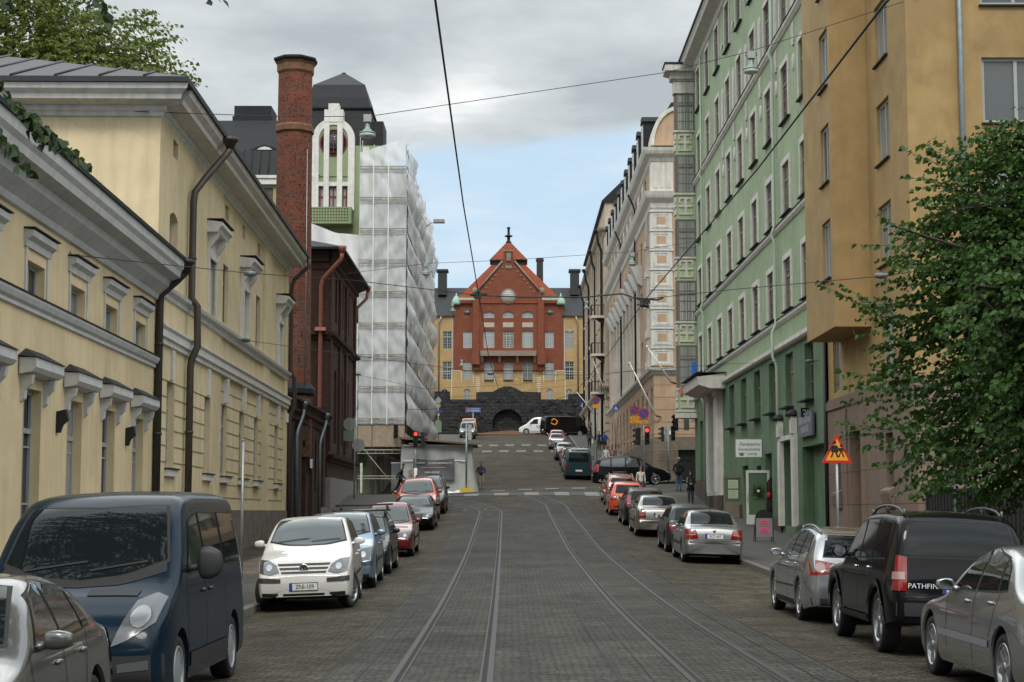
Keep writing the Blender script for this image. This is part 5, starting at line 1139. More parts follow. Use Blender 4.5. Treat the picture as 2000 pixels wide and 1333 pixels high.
    # timber hoarding above the walkway, and white-wrapped feet
    mb = MB(); mb.box(x0-.4, x1, -.02, .03, 2.75, zb-.05); mb.box(x1+.02, x1+.07, 0, 12, 2.75, zb-.6); mb.build('plywood_hoarding', mat('plywood', (.33,.265,.19), .85, var=.25, scale=4, dirt=(.35,.15,.1), dirt_amt=.25), r)
    for x in (x0+.25, x1-.15, x1+.35):
        mb = MB(); mb.box(x-.07, x+.07, -.14, 0, -.05, 1.75 if x < 0 else 2.3); mb.build('padded_foot', mat('foot_wrap', (.60,.59,.55), .7, var=.15, scale=8), r)
    mb = MB(); mb.box(x0, x1-.2, -.09, -.05, .78, .84); mb.box(x0, x1-.2, -.09, -.05, .94, 1.0); mb.tube([(x0+.3, -.05, 2.7), (x1-.4, -.05, .1)], .03, 6); mb.build('guard_rail', mat('scaffold_paint', (0,0,0)), r)
    mb = MB(); mb.tube([(x1+.05, 17, 18.9), (x1+.7, 17, 19.5), (x1+1.6, 17, 19.55)], .04, 6); mb.box(x1+.9, x1+1.7, 16.7, 17.3, 19.5, 19.72); mb.build('work_lamp', STEEL, r)
scaffolding()
def street_front():   # plain rendered shop front seen below the scaffold
    r = thing('site_cabinet', 'grey steel site cabinet standing under the scaffolding', 'cabinet', (-6.95, 103.9, 2.9)); mb = MB()
    mb.box(-.45, .45, 0, .7, .05, 1.75); mb.build('cabinet_body', mat('cabinet_grey', (.17,.18,.19), .5, var=.15), r); mb = MB(); mb.box(-.48, .48, -.03, .73, 1.751, 1.82); mb.build('cabinet_top', SWHT, r)
    mb = MB(); mb.box(-.38, .38, -.02, -.001, .2, 1.6); mb.build('cabinet_door', mat('cabinet_grey', (0,0,0)), r)
street_front()
# ================================================================= vehicles
def paint(name, col, rough=.22, metal=.0, coat=None):
    coat = (.16 if max(col) < .06 else 1.0) if coat is None else coat
    return mat(name, col, rough, metal, coat=coat, spec=.1 if metal < .1 else .4)
CGL = mat('car_glass', (.008,.011,.011), .03, spec=.24)
CGLL = mat('clear_car_glass', (.050,.062,.062), .03, spec=.8)
RUB = mat('black_rubber', (.010,.010,.010), .75); PLAS = mat('dark_bumper_plastic', (.022,.022,.023), .55); TYRE = mat('tyre_rubber', (.013,.013,.013), .8, var=.2, scale=20)
RIM = mat('alloy_rim', (.40,.41,.42), .3, metal=.85); HUB = mat('plastic_hubcap', (.33,.34,.35), .4, metal=.4); DARKR = mat('dark_wheel_well', (.006,.006,.006), .9)
CHR = mat('chrome', (.75,.75,.75), .12, metal=1); LAMPC = mat('headlight_lens', (.10,.105,.11), .12, metal=.1, coat=.2, spec=.5); LAMPD = mat('headlight_dark', (.05,.055,.06), .08, coat=1, spec=.8)
TAILR = mat('tail_light_red', (.22,.008,.008), .12, coat=1); TAILW = mat('tail_light_clear', (.34,.22,.20), .12, coat=1); AMB = mat('amber_lens', (.65,.16,.02), .15, coat=1)
PLATE = mat('plate_white', (.72,.72,.69), .4); PLBL = mat('plate_blue', (.02,.05,.35), .4); INK = mat('plate_ink', (.012,.012,.012), .5); SEAT = mat('seat_cloth', (.04,.04,.042), .9)
def pchip(P):
    xs = [p[0] for p in P]; ys = [p[1] for p in P]; n = len(P); h = [xs[i+1]-xs[i] for i in range(n-1)]; d = [(ys[i+1]-ys[i])/h[i] for i in range(n-1)]; m = [0]*n
    for i in range(1, n-1):
        if d[i-1]*d[i] > 0: w1 = 2*h[i]+h[i-1]; w2 = h[i]+2*h[i-1]; m[i] = (w1+w2)/(w1/d[i-1]+w2/d[i])
    m[0] = d[0]; m[-1] = d[-1]
    def f(x):
        if x <= xs[0]: return ys[0]
        if x >= xs[-1]: return ys[-1]
        lo = 0
        while xs[lo+1] < x: lo += 1
        t = (x-xs[lo])/h[lo]
        return (2*t**3-3*t*t+1)*ys[lo]+(t**3-2*t*t+t)*m[lo]*h[lo]+(-2*t**3+3*t*t)*ys[lo+1]+(t**3-t*t)*m[lo+1]*h[lo]
    return f
class Car:
    """body shell lofted from a side silhouette, a plan shape and a section shape; every other part is laid on it by casting rays.
    s = distance back from the front bumper; car space: x forward, y left, z up, origin on the ground below the middle"""
    def __init__(c, L, W, top, wb, fo, r=.31, sill=.20, prof=None, nose=None, tail=None, pf=.80, pr=.84, lf=.75, lr=.6, crown=.035, arch=.055, ends=(.30, .30), cr=.07):
        c.L, c.W, c.wb, c.fo, c.r, c.sill = L, W, wb, fo, r, sill
        c.top = pchip(top); c.H = max(p[1] for p in top)
        c.prof = pchip(prof or [(.15,.93),(.32,.985),(.55,1.0),(.75,.985),(.92,.945),(1.42,.70)])
        c.nose = pchip(nose or [(.15,.10),(.35,.01),(.5,0),(.62,.03),(.75,.10)]); c.tail = pchip(tail or [(.15,.08),(.35,.0),(.55,0),(.7,.03),(1.0,.08)])
        c.ax = (fo, fo+wb); c.ra = r+arch; c.crown = crown; c.cr = cr
        def plan(s):
            k = 1.0
            if s < lf: k *= pf+(1-pf)*math.sqrt(max(0, 1-(1-s/lf)**2))
            if s > L-lr: k *= pr+(1-pr)*math.sqrt(max(0, 1-(1-(L-s)/lr)**2))
            return W/2*k
        c.plan = plan
        def low(s):
            z = sill
            if s < c.fo-c.ra: z = sill+(ends[0]-sill)*(1-s/max(.01, c.fo-c.ra))*.6
            if s > c.ax[1]+c.ra: z = sill+(ends[1]-sill)*((s-c.ax[1]-c.ra)/max(.01, L-c.ax[1]-c.ra))*.8
            for a in c.ax:
                if abs(s-a) < c.ra: z = max(z, c.r+math.sqrt(c.ra**2-(s-a)**2))
            return z
        ss = set()
        def rng(a, b, n): [ss.add(round(a+(b-a)*i/n, 4)) for i in range(n+1)]
        for a in c.ax:
            for i in range(13): ss.add(round(a-c.ra*math.cos(math.pi*i/12)*.99999, 4))
            ss.add(round(a-c.ra-.004, 4)); ss.add(round(a+c.ra+.004, 4))
        for i in range(9): ss.add(round(.0+(.30)*(1-math.cos(math.pi/2*i/8)), 4)); ss.add(round(L-.30*(1-math.cos(math.pi/2*i/8)), 4))
        rng(.3, L-.3, int(L/.085)); S_ = sorted(ss); S_ = [S_[0]]+[b for a, b in zip(S_, S_[1:]) if b-a > .003]
        c.verts, c.faces, c.fm = [], [], []; ring = None
        NS, NC, NT = 13, 5, 8
        for s in S_:
            zt = c.top(s); zl = min(low(s), zt-.10); wp = plan(s); pts = []
            ze = zt-c.crown; rr = min(c.cr, (ze-zl)*.4)
            Wd = lambda z: wp*c.prof(z)
            wl = Wd(zl); pts += [(0, zl), (wl*.5, zl), (wl-.03, zl)]
            for i in range(NS+1): z = zl+.012+(ze-rr-zl-.012)*i/NS; pts.append((Wd(z), z))
            y1 = Wd(ze); y2 = max(y1-rr*2.0, y1*.5); zc = zt-c.crown*(y2/y1)**2; p0 = pts[-1]
            for i in range(1, NC+1):
                t = i/NC; pts.append(((1-t)**2*p0[0]+2*t*(1-t)*y1+t*t*y2, (1-t)**2*p0[1]+2*t*(1-t)*ze+t*t*zc))
            for i in range(1, NT): y = y2*(1-i/NT); pts.append((y, zt-c.crown*(y/y1)**2))
            pts.append((0, zt))
            full = pts+[(-y, z) for y, z in pts[-2:0:-1]]; n = len(full); base = len(c.verts)
            for y, z in full:
                q = s
                if s < .5: q = s+c.nose(z)*(1-s/.5)
                if s > L-.5: q = s-c.tail(z)*(1-(L-s)/.5)
                c.verts.append((L/2-q, y, z))
            if ring is not None:
                for j in range(n):
                    c.faces.append((ring+j, ring+(j+1) % n, base+(j+1) % n, base+j)); c.fm.append(1 if j in (0, 1, n-1, n-2) else 0)
            ring = base
        n = len(full); c.n = n
        for base, flip in ((0, False), (ring, True)):     # close front and rear with a slightly domed cap
            cen = len(c.verts); zz = [c.verts[base+j] for j in range(n)]
            m = (sum(p[0] for p in zz)/n, 0, sum(p[2] for p in zz)/n); c.verts.append(m)
            for j in range(n):
                f = (base+(j+1) % n, base+j, cen); c.faces.append(f[::-1] if flip else f); c.fm.append(0)
        c.bvh = BVHTree.FromPolygons(c.verts, c.faces)
    def build_body(c, root, pm, name='body'):
        me = bpy.data.meshes.new(name); me.from_pydata(c.verts, [], c.faces); me.materials.append(pm); me.materials.append(DARKR)
        me.polygons.foreach_set('material_index', c.fm); me.polygons.foreach_set('use_smooth', [True]*len(c.faces))
        fix_normals(me); me.set_sharp_from_angle(angle=R(38)); return link(name, me, root)
    # --- ray casts: side(s,z), front(y,z), rear(y,z), top(s,y)
    def cast(c, view, a, b):
        if view in ('L', 'R'): sg = 1 if view == 'L' else -1; o = Vector((c.L/2-a, 3*sg, b)); d = Vector((0, -sg, 0))
        elif view == 'F': o = Vector((6, a, b)); d = Vector((-1, 0, 0))
        elif view == 'B': o = Vector((-6, a, b)); d = Vector((1, 0, 0))
        else: o = Vector((c.L/2-a, b, 5)); d = Vector((0, 0, -1))
        h = c.bvh.ray_cast(o, d)
        if h[0] is None: return None
        nn = h[1]
        if nn.dot(d) > 0: nn = -nn
        return h[0], nn
    def patch(c, mb, view, lower, upper, nu=10, nv=5, off=.006, k=None):
        """sheet between two polylines, laid on the body"""
        def res(P, t):
            d = [0]
            for p, q in zip(P, P[1:]): d.append(d[-1]+math.hypot(q[0]-p[0], q[1]-p[1]))
            x = t*d[-1]
            for i in range(len(P)-1):
                if x <= d[i+1] or i == len(P)-2:
                    u = (x-d[i])/max(1e-9, d[i+1]-d[i]); return (P[i][0]+(P[i+1][0]-P[i][0])*u, P[i][1]+(P[i+1][1]-P[i][1])*u)
        vs = []; last = None
        for j in range(nv+1):
            for i in range(nu+1):
                a = res(lower, i/nu); b = res(upper, i/nu); q = (a[0]+(b[0]-a[0])*j/nv, a[1]+(b[1]-a[1])*j/nv); h = c.cast(view, *q)
                if h is None: h = last or (Vector((0, 0, 0)), Vector((0, 0, 1)))
                last = h; vs.append(h[0]+h[1]*off)
        o = mb.smooth; mb.smooth = True
        mb.add(vs, [(j*(nu+1)+i, j*(nu+1)+i+1, (j+1)*(nu+1)+i+1, (j+1)*(nu+1)+i) for j in range(nv) for i in range(nu)], k); mb.smooth = o
    def part(c, root, name, m, view, lower, upper, nu=10, nv=5, off=.006, both=False, rim=None, rimw=.025):
        views = (view,) if not both else {'L': ('L', 'R'), 'F': ('F', 'F'), 'B': ('B', 'B'), 'T': ('T', 'T')}[view]
        out = []
        for i, v in enumerate(views):
            lo, up = lower, upper
            if i and view in ('F', 'B'): lo = [(-a, b) for a, b in lower]; up = [(-a, b) for a, b in upper]
            if i and view == 'T': lo = [(a, -b) for a, b in lower]; up = [(a, -b) for a, b in upper]
            mb = MB(); 
            if rim is not None:
                P = list(lo)+list(up)[::-1]; cx = sum(p[0] for p in P)/len(P); cy = sum(p[1] for p in P)/len(P)
                def grow(Q): return [(p[0]+rimw*math.copysign(1, p[0]-cx)*min(1, abs(p[0]-cx)*5), p[1]+rimw*math.copysign(1, p[1]-cy)) for p in Q]
                c.patch(mb, v, grow(lo), grow(up), nu, nv, off*.5, 1)
            c.patch(mb, v, lo, up, nu, nv, off, 0)
            me = mb.mesh(name, [m, rim or RUB]); fix_side(me); out.append(link(name, me, root))
        return out
    def line(c, mb, view, P, w=.013, off=.004, n=14):
        for p, q in zip(P, P[1:]):
            dx, dy = q[0]-p[0], q[1]-p[1]; l = math.hypot(dx, dy); ox, oy = -dy/l*w/2, dx/l*w/2
            c.patch(mb, view, [(p[0]-ox, p[1]-oy), (q[0]-ox, q[1]-oy)], [(p[0]+ox, p[1]+oy), (q[0]+ox, q[1]+oy)], max(2, int(l/.08)), 1, off)
def fix_side(me): pass
_RC = {}
def rim_mesh(r, kind, w=.20):
    key = (round(r, 3), kind)
    if key in _RC: return _RC[key]
    mb = MB(); ro = r*.70
    # wheel axis along y, outer face toward +y
    t = [(ro*.98, -w/2+.01), (r*.93, -w/2), (r*.985, -w/2+.03), (r, -w/2+.06), (r, w/2-.06), (r*.985, w/2-.025), (r*.93, w/2), (ro*1.02, w/2-.012), (ro*.97, w/2-.03)]
    mt = MB(); mt.lathe(t, 28, (0,0,0), 'y'); 
    lip = [(ro*1.03, w/2-.016), (ro*1.0, w/2-.002), (ro*.93, w/2-.008), (ro*.88, w/2-.06)]; mb.lathe(lip, 28, (0,0,0), 'y', 0)
    mb.lathe([(0, w/2-.075), (ro*.90, w/2-.07)], 20, (0,0,0), 'y', 1)
    if kind == 'cap':
        mb.lathe([(0, w/2-.006), (ro*.35, w/2-.01), (ro*.62, w/2-.022)], 24, (0,0,0), 'y', 0)
        ns = 8; a_, b_ = .20, .26
    else: ns = {'five': 5, 'seven': 7, 'ten': 10, 'twin': 10}[kind]; a_, b_ = .15, .11; mb.lathe([(0, w/2-.012), (ro*.22, w/2-.016), (ro*.24, w/2-.05)], 16, (0,0,0), 'y', 0)
    for i in range(ns):
        th = 2*math.pi*i/ns+(.13 if kind == 'twin' and i % 2 else 0)
        M0 = Matrix.Rotation(th, 4, 'Y'); mb.M = M0; r0 = ro*(.55 if kind == 'cap' else .15); wd = ro*(b_ if kind != 'ten' else .07)
        y0, y1 = w/2-.05, w/2-.018
        v = [(-wd*1.05, y1-.004, r0), (wd*1.05, y1-.004, r0), (wd*.8, y1, ro*.93), (-wd*.8, y1, ro*.93), (-wd*1.3, y0, r0), (wd*1.3, y0, r0), (wd, y0, ro*.93), (-wd, y0, ro*.93)]
        mb.add(v, [(0,1,2,3)[::-1], (0,4,5,1), (1,5,6,2), (2,6,7,3), (3,7,4,0)], 0)
    mb.M = Matrix.Identity(4)
    m1 = mt.mesh('wheel', TYRE); m2 = mb.mesh('rim', [RIM if kind != 'cap' else HUB, DARKR]); _RC[key] = (m1, m2); return _RC[key]
def add_wheels(c, root, kind, steer=0, inset=.015, w=.20):
    m1, m2 = rim_mesh(c.r, kind, w)
    for a in c.ax:
        for sg in (1, -1):
            wd = c.plan(a)*c.prof(c.r)
            o = link('wheel', m1, root, (c.L/2-a, sg*(wd-w/2-inset), c.r), (0, 0, (0 if sg > 0 else math.pi)+(steer if a == c.ax[0] else 0))); link('rim', m2, o)
def mirror(c, root, s, z, m, w=.19, h=.125, out=.05, glass_back=True):
    for sg in (1, -1):
        h0 = c.cast('L' if sg > 0 else 'R', s, z); 
        if h0 is None: continue
        p = h0[0]; mb = MB(); mb.ball((0, 0, 0), (1, 1, 1), 14); sq = lambda t: math.copysign(abs(t)**.55, t); mb.v = [(sq(a)*.075, sq(b)*w/2, sq(q)*h/2) for a, b, q in mb.v]
        mb.v = [(max(x, -.045), y, zz*(1-.25*(y*sg > 0)*abs(y)/(w/2)) if 1 else zz) for x, y, zz in mb.v]
        mb.tube([(0, -sg*(w/2-.02), -.03), (.0, -sg*(w/2+out+.03), -.05)], [.03, .04], 6)
        o = mb.build('mirror', m, root, (p.x, p.y+sg*(w/2+out), p.z+.03))
        mb = MB(); mb.lathe([(0, -.047), (h/2*.82, -.047)], 14, (0,0,0), 'x'); mb.v = [(x, y*w/h*.95, zz) for x, y, zz in mb.v]; mb.build('mirror_glass', CHR, o)
def plate(c, root, view, z, txt, w=.50, h=.115, y=0, size=.105):
    hh = c.cast(view, y, z); p = hh[0]; sg = 1 if view == 'F' else -1; x = p.x+sg*.012
    rz = R(90) if view == 'F' else R(-90)
    o = thing('number_plate', None, None, (x, y, z), rz); o.parent = root; mb = MB(); mb.box(-w/2-.012, w/2+.012, .002, .008, -h/2-.012, h/2+.012, 1); mb.box(-w/2, w/2, -.006, .002, -h/2, h/2, 0); mb.box(-w/2, -w/2+.045, -.008, -.0061, -h/2, h/2, 2)
    bpy.data.objects.remove(o); o = mb.build('number_plate', [PLATE, INK, PLBL], root, (x, y, z), (0, 0, rz))
    if txt: text_obj(txt, size, INK, o, face_M(.022, -.0085, -.002), 'plate_number', sx=.92)
    return o
def rails(c, root, s0, s1, yo, m, zoff=.055):
    for sg in (1, -1):
        P = []; n = 8
        for i in range(n+1):
            s = s0+(s1-s0)*i/n; h = c.cast('T', s, sg*yo); e = math.sin(math.pi*min(1, max(0, i/n)))**.35; P.append(h[0]+Vector((0, 0, zoff*e)))
        mb = MB(); mb.tube(P, .018, 6)
        for i in (0, n//2, n): h = c.cast('T', s0+(s1-s0)*i/n, sg*yo); mb.tube([h[0]-Vector((0,0,.01)), h[0]+Vector((0,0,zoff))], .02, 6)
        mb.build('roof_rail', m, root)
def handles(c, root, spots, m):
    for s, z in spots:
        for v in ('L', 'R'):
            h = c.cast(v, s, z)
            if h is None: continue
            mb = MB(); mb.ball((0, 0, 0), (.10, .022, .020), 8); mb.build('door_handle', m, root, h[0]+h[1]*.012)
def stripe(c, root, name, m, pts, w, off=.012, nu=16):
    for v in ('L', 'R'):
        mb = MB(); c.patch(mb, v, [(a, b-w/2) for a, b in pts], [(a, b+w/2) for a, b in pts], nu, 2, off); mb.build(name, m, root)
def seams(c, root, lines, name='door_seam'):
    mb = MB()
    for v in ('L', 'R'):
        for P in lines: c.line(mb, v, P)
    o = mb.build(name, RUB, root); o['kind'] = 'stuff'
def place_car(r, X, Y, yaw=0, facing=1, sc=.94, group=None, dz=0, zs=1.07):
    """X, Y = middle of the car; facing=1 nose up the hill (+Y), -1 nose toward the camera"""
    z = (road_z(X, Y-1.2)+road_z(X, Y+1.2))/2; p = slope(Y); roll = 0
    dzx = (road_z(X+.7, Y)-road_z(X-.7, Y))/1.4
    q = Matrix.Rotation(R(90)*facing+yaw, 4, 'Z')
    f = q @ Vector((1, 0, 0)); l = q @ Vector((0, 1, 0))
    f = Vector((f.x, f.y, f.y*math.tan(p)+f.x*dzx)).normalized(); l = Vector((l.x, l.y, l.x*dzx+l.y*math.tan(p))); u = f.cross(l).normalized(); l = u.cross(f)
    M_ = Matrix((f, l, u)).transposed().to_4x4(); r.matrix_world = Matrix.Translation((X, Y, z+dz)) @ M_ @ Matrix.Diagonal((sc, sc, sc*zs, 1))
    if group: r['group'] = group
    return r
# ---------------------------------------------------------------- kinds of car
CARG = 'cars parked along both kerbs'
def rear_kit(c, root, tail, tm=None, plate_z=.62, txt='', bump=None, glass=None, gm=None, tw=None, py=0):
    """tail: (lower, upper) polylines in (y, z) for one side"""
    if glass: c.part(root, 'rear_window', gm or CGL, 'B', glass[0], glass[1], 12, 6, .008, rim=RUB, rimw=.03)
    for sg in (1, -1):
        mb = MB(); c.patch(mb, 'B', [(sg*a, b) for a, b in tail[0]], [(sg*a, b) for a, b in tail[1]], 6, 6, .012); o = mb.build('tail_light', tm or TAILR, root)
        if tw: mb = MB(); c.patch(mb, 'B', [(sg*a, b) for a, b in tw[0]], [(sg*a, b) for a, b in tw[1]], 4, 4, .017); mb.build('lens_stripe', TAILW, o)
    if bump: 
        mb = MB(); c.patch(mb, 'B', bump[0], bump[1], 14, 3, .010); mb.build('bumper_strip', PLAS, root)
    plate(c, root, 'B', plate_z, txt, y=py)
def front_kit(c, root, lamp, grille=None, lampm=None, plate_z=.40, txt='', intake=None, glass=None, gm=None, strips=(), y0=0, reflector=True):
    if glass: c.part(root, 'windscreen', gm or CGL, 'T', glass[0], glass[1], 14, 8, .008, rim=RUB, rimw=.03)
    if glass:
        s0 = glass[0][len(glass[0])//2][0]
        for y0_, y1_ in ((-.58, .02), (.06, .60)): mb = MB(); c.line(mb, 'T', [(s0+.10+.06*abs(y0_), y0_), (s0+.20, y1_)], .02, .018); mb.build('wiper', RUB, root)
    for sg in (1, -1):
        mb = MB(); c.patch(mb, 'F', [(sg*a, b) for a, b in lamp[0]], [(sg*a, b) for a, b in lamp[1]], 8, 6, .010); o = mb.build('headlight', lampm or LAMPC, root)
        if reflector:
            ys = [p[0] for p in lamp[0]+lamp[1]]; zs = [p[1] for p in lamp[0]+lamp[1]]; cy = sum(ys)/len(ys); cz = sum(zs)/len(zs); rr = (max(zs)-min(zs))*.22
            mb = MB(); P = [(cy+rr*math.cos(t*math.pi/5), cz+rr*math.sin(t*math.pi/5)) for t in range(6)]; Q = [(cy+rr*math.cos(-t*math.pi/5), cz-rr*math.sin(t*math.pi/5)) for t in range(6)]
            c.patch(mb, 'F', [(sg*a, b) for a, b in Q], [(sg*a, b) for a, b in P], 6, 4, .015); mb.build('reflector', RIM, o)
    if grille:
        c.part(root, 'grille', PLAS, 'F', grille[0], grille[1], 12, 3, .008)
    for a, b in (intake or []): c.part(root, 'air_intake', RUB, 'F', a, b, 10, 3, .008)
    if plate_z: plate(c, root, 'F', plate_z, txt, y=y0)
def side_glass(c, root, wins, m=None, rim=RUB):
    for lo, up in wins: c.part(root, 'side_window', m or CGL, 'L', lo, up, 10, 6, .008, both=True, rim=rim, rimw=.022)
def mpv(name, label, col, gm=None, lampm=None, txt='', emblem=False, steer=0, rimk='ten', front='vw'):
    r = thing(name, label, 'car', group=CARG); pm = paint('paint_'+name+label[:9].replace(' ', '_'), *col)
    c = Car(4.2, 1.76, [(0,.60),(.06,.74),(.25,.86),(.60,.95),(1.0,1.04),(1.12,1.09),(2.0,1.53),(2.45,1.585),(3.0,1.58),(3.6,1.52),(3.95,1.38),(4.1,1.10),(4.2,.90)], 2.58, .87, .315, .19,
            [(.15,.92),(.30,.985),(.55,1.0),(.8,.985),(1.02,.945),(1.55,.74)], nose=[(.15,.09),(.30,.01),(.45,0),(.60,.03),(.8,.12)], pf=.86, lf=.8)
    c.build_body(r, pm)
    front_kit(c, r, ([(.44,.66),(.60,.62),(.80,.66)], [(.50,.78),(.64,.86),(.82,.88)]) if front == 'vw' else ([(.42,.60),(.60,.58),(.78,.62)], [(.50,.80),(.66,.84),(.80,.86)]), None, lampm or LAMPC, .42, txt,
              [([(-.36,.20),(.36,.20)], [(-.38,.31),(.38,.31)]), ([(.46,.22),(.74,.24)], [(.47,.32),(.76,.33)]), ([(-.46,.22),(-.74,.24)], [(-.47,.32),(-.76,.33)])],
              ([(1.32,-.70),(1.16,-.35),(1.12,0),(1.16,.35),(1.32,.70)], [(2.04,-.56),(1.98,0),(2.04,.56)]), gm)
    for z in (.64, .705, .77): c.part(r, 'grille', PLAS, 'F', [(-.40-(z-.64)*.5,z),(.40+(z-.64)*.5,z)], [(-.42-(z-.64)*.5,z+.035),(.42+(z-.64)*.5,z+.035)], 12, 1, .008)
    for sg in (1, -1): c.part(r, 'bumper_strip', PLAS, 'F', [(sg*.42,.49),(sg*.82,.50)], [(sg*.42,.56),(sg*.82,.585)], 10, 2, .012)
    if emblem:
        h = c.cast('F', 0, .72); mb = MB(); mb.lathe([(.085,.0),(.085,.02),(.068,.026),(.064,.016),(0,.014)], 24, (0,0,0), 'x', 0)
        def st(a, b, w=.009):
            d = Vector((0, b[0]-a[0], b[1]-a[1])); nn = Vector((0, -d.z, d.y)).normalized()*w; A = Vector((.022, *a)); B = Vector((.022, *b)); mb.add([A-nn, A+nn, B+nn, B-nn], [(0,1,2,3)], 0)
        for s in (1, -1): st((s*.030,.058), (0,.008)); st((s*.058,.030), (s*.028,-.052)); st((s*.028,-.052), (0,-.004))
        mb.build('emblem', CHR, r, h[0]+Vector((.004, 0, 0)))
    side_glass(c, r, [([(1.50,1.06),(2.36,1.08)], [(2.06,1.45),(2.36,1.50)]), ([(2.45,1.08),(3.22,1.11)], [(2.45,1.505),(3.18,1.48)]), ([(3.30,1.12),(3.70,1.17)], [(3.27,1.47),(3.55,1.42)])])
    rear_kit(c, r, ([(.62,.85),(.82,.87)], [(.64,1.2),(.80,1.2)]), glass=([(-.58,1.14),(.58,1.14)], [(-.52,1.44),(.52,1.44)]), plate_z=.72, txt='')
    stripe(c, r, 'rub_strip', PLAS, [(1.35,.56),(2.90,.58)], .055)
    seams(c, r, [[(1.42,.40),(1.40,1.02)],[(2.41,.30),(2.41,1.06)],[(3.05,.62),(3.24,1.09)]])
    handles(c, r, [(2.22,.88),(3.0,.91)], pm); mirror(c, r, 1.55, 1.10, pm); add_wheels(c, r, rimk, steer); return r
def hatch(name, label, col, txt='', lampm=None, H=1.0, rimk='five', bars=False, gm=None, tailm=None, roofbar=None):
    r = thing(name, label, 'car', group=CARG); pm = paint('paint_'+name+label[:9].replace(' ', '_'), *col)
    c = Car(4.15, 1.73, [(0,.56),(.08,.68),(.45,.80),(.95,.89),(1.15,.94),(2.0,1.40),(2.4,1.45*H),(3.0,1.44*H),(3.5,1.38*H),(3.85,1.12),(3.98,.98),(4.15,.86)], 2.55, .84, .31, .18, [(.15,.92),(.30,.985),(.52,1.0),(.75,.985),(.92,.945),(1.42,.70)], tail=[(.15,.08),(.35,.0),(.55,0),(.75,.02),(1.0,.05)])
    c.build_body(r, pm)
    front_kit(c, r, ([(.42,.54),(.60,.52),(.78,.57)], [(.46,.66),(.64,.72),(.80,.74)]), ([(-.36,.56),(.36,.56)], [(-.38,.64),(.38,.64)]), lampm, .40, '', [([(-.40,.22),(.40,.22)], [(-.42,.32),(.42,.32)])], ([(1.34,-.68),(1.2,-.35),(1.17,0),(1.2,.35),(1.34,.68)], [(2.02,-.54),(1.97,0),(2.02,.54)]), gm)
    side_glass(c, r, [([(1.52,.95),(2.34,.97)], [(2.04,1.33),(2.34,1.38)]), ([(2.43,.97),(3.12,1.0)], [(2.43,1.385),(3.08,1.34)]), ([(3.20,1.01),(3.52,1.06)], [(3.16,1.33),(3.36,1.27)])])
    rear_kit(c, r, ([(.56,.66),(.76,.68)], [(.58,.92),(.76,.93)]), tailm, .55, txt, ([(-.78,.40),(.78,.40)], [(-.78,.45),(.78,.45)]), ([(-.56,1.02),(.56,1.02)], [(-.50,1.32),(.50,1.32)]))
    stripe(c, r, 'rub_strip', PLAS, [(1.3,.50),(2.85,.52)], .05); seams(c, r, [[(1.38,.38),(1.36,.92)],[(2.38,.28),(2.38,.95)],[(2.95,.58),(3.15,.98)]])
    handles(c, r, [(2.2,.80),(2.95,.83)], pm); mirror(c, r, 1.56, .97, pm); add_wheels(c, r, rimk)
    if roofbar:
        for s in (2.0, 2.9):
            mb = MB(); zz = c.cast('T', s, 0)[0].z+.10; mb.tube([(c.L/2-s, -.78, zz), (c.L/2-s, .78, zz)], .028, 6)
            for sg in (1, -1): mb.tube([(c.L/2-s, sg*.62, zz), (c.L/2-s, sg*.64, zz-.16)], .035, 6)
            mb.build('roof_bar', PLAS, r)
    return r
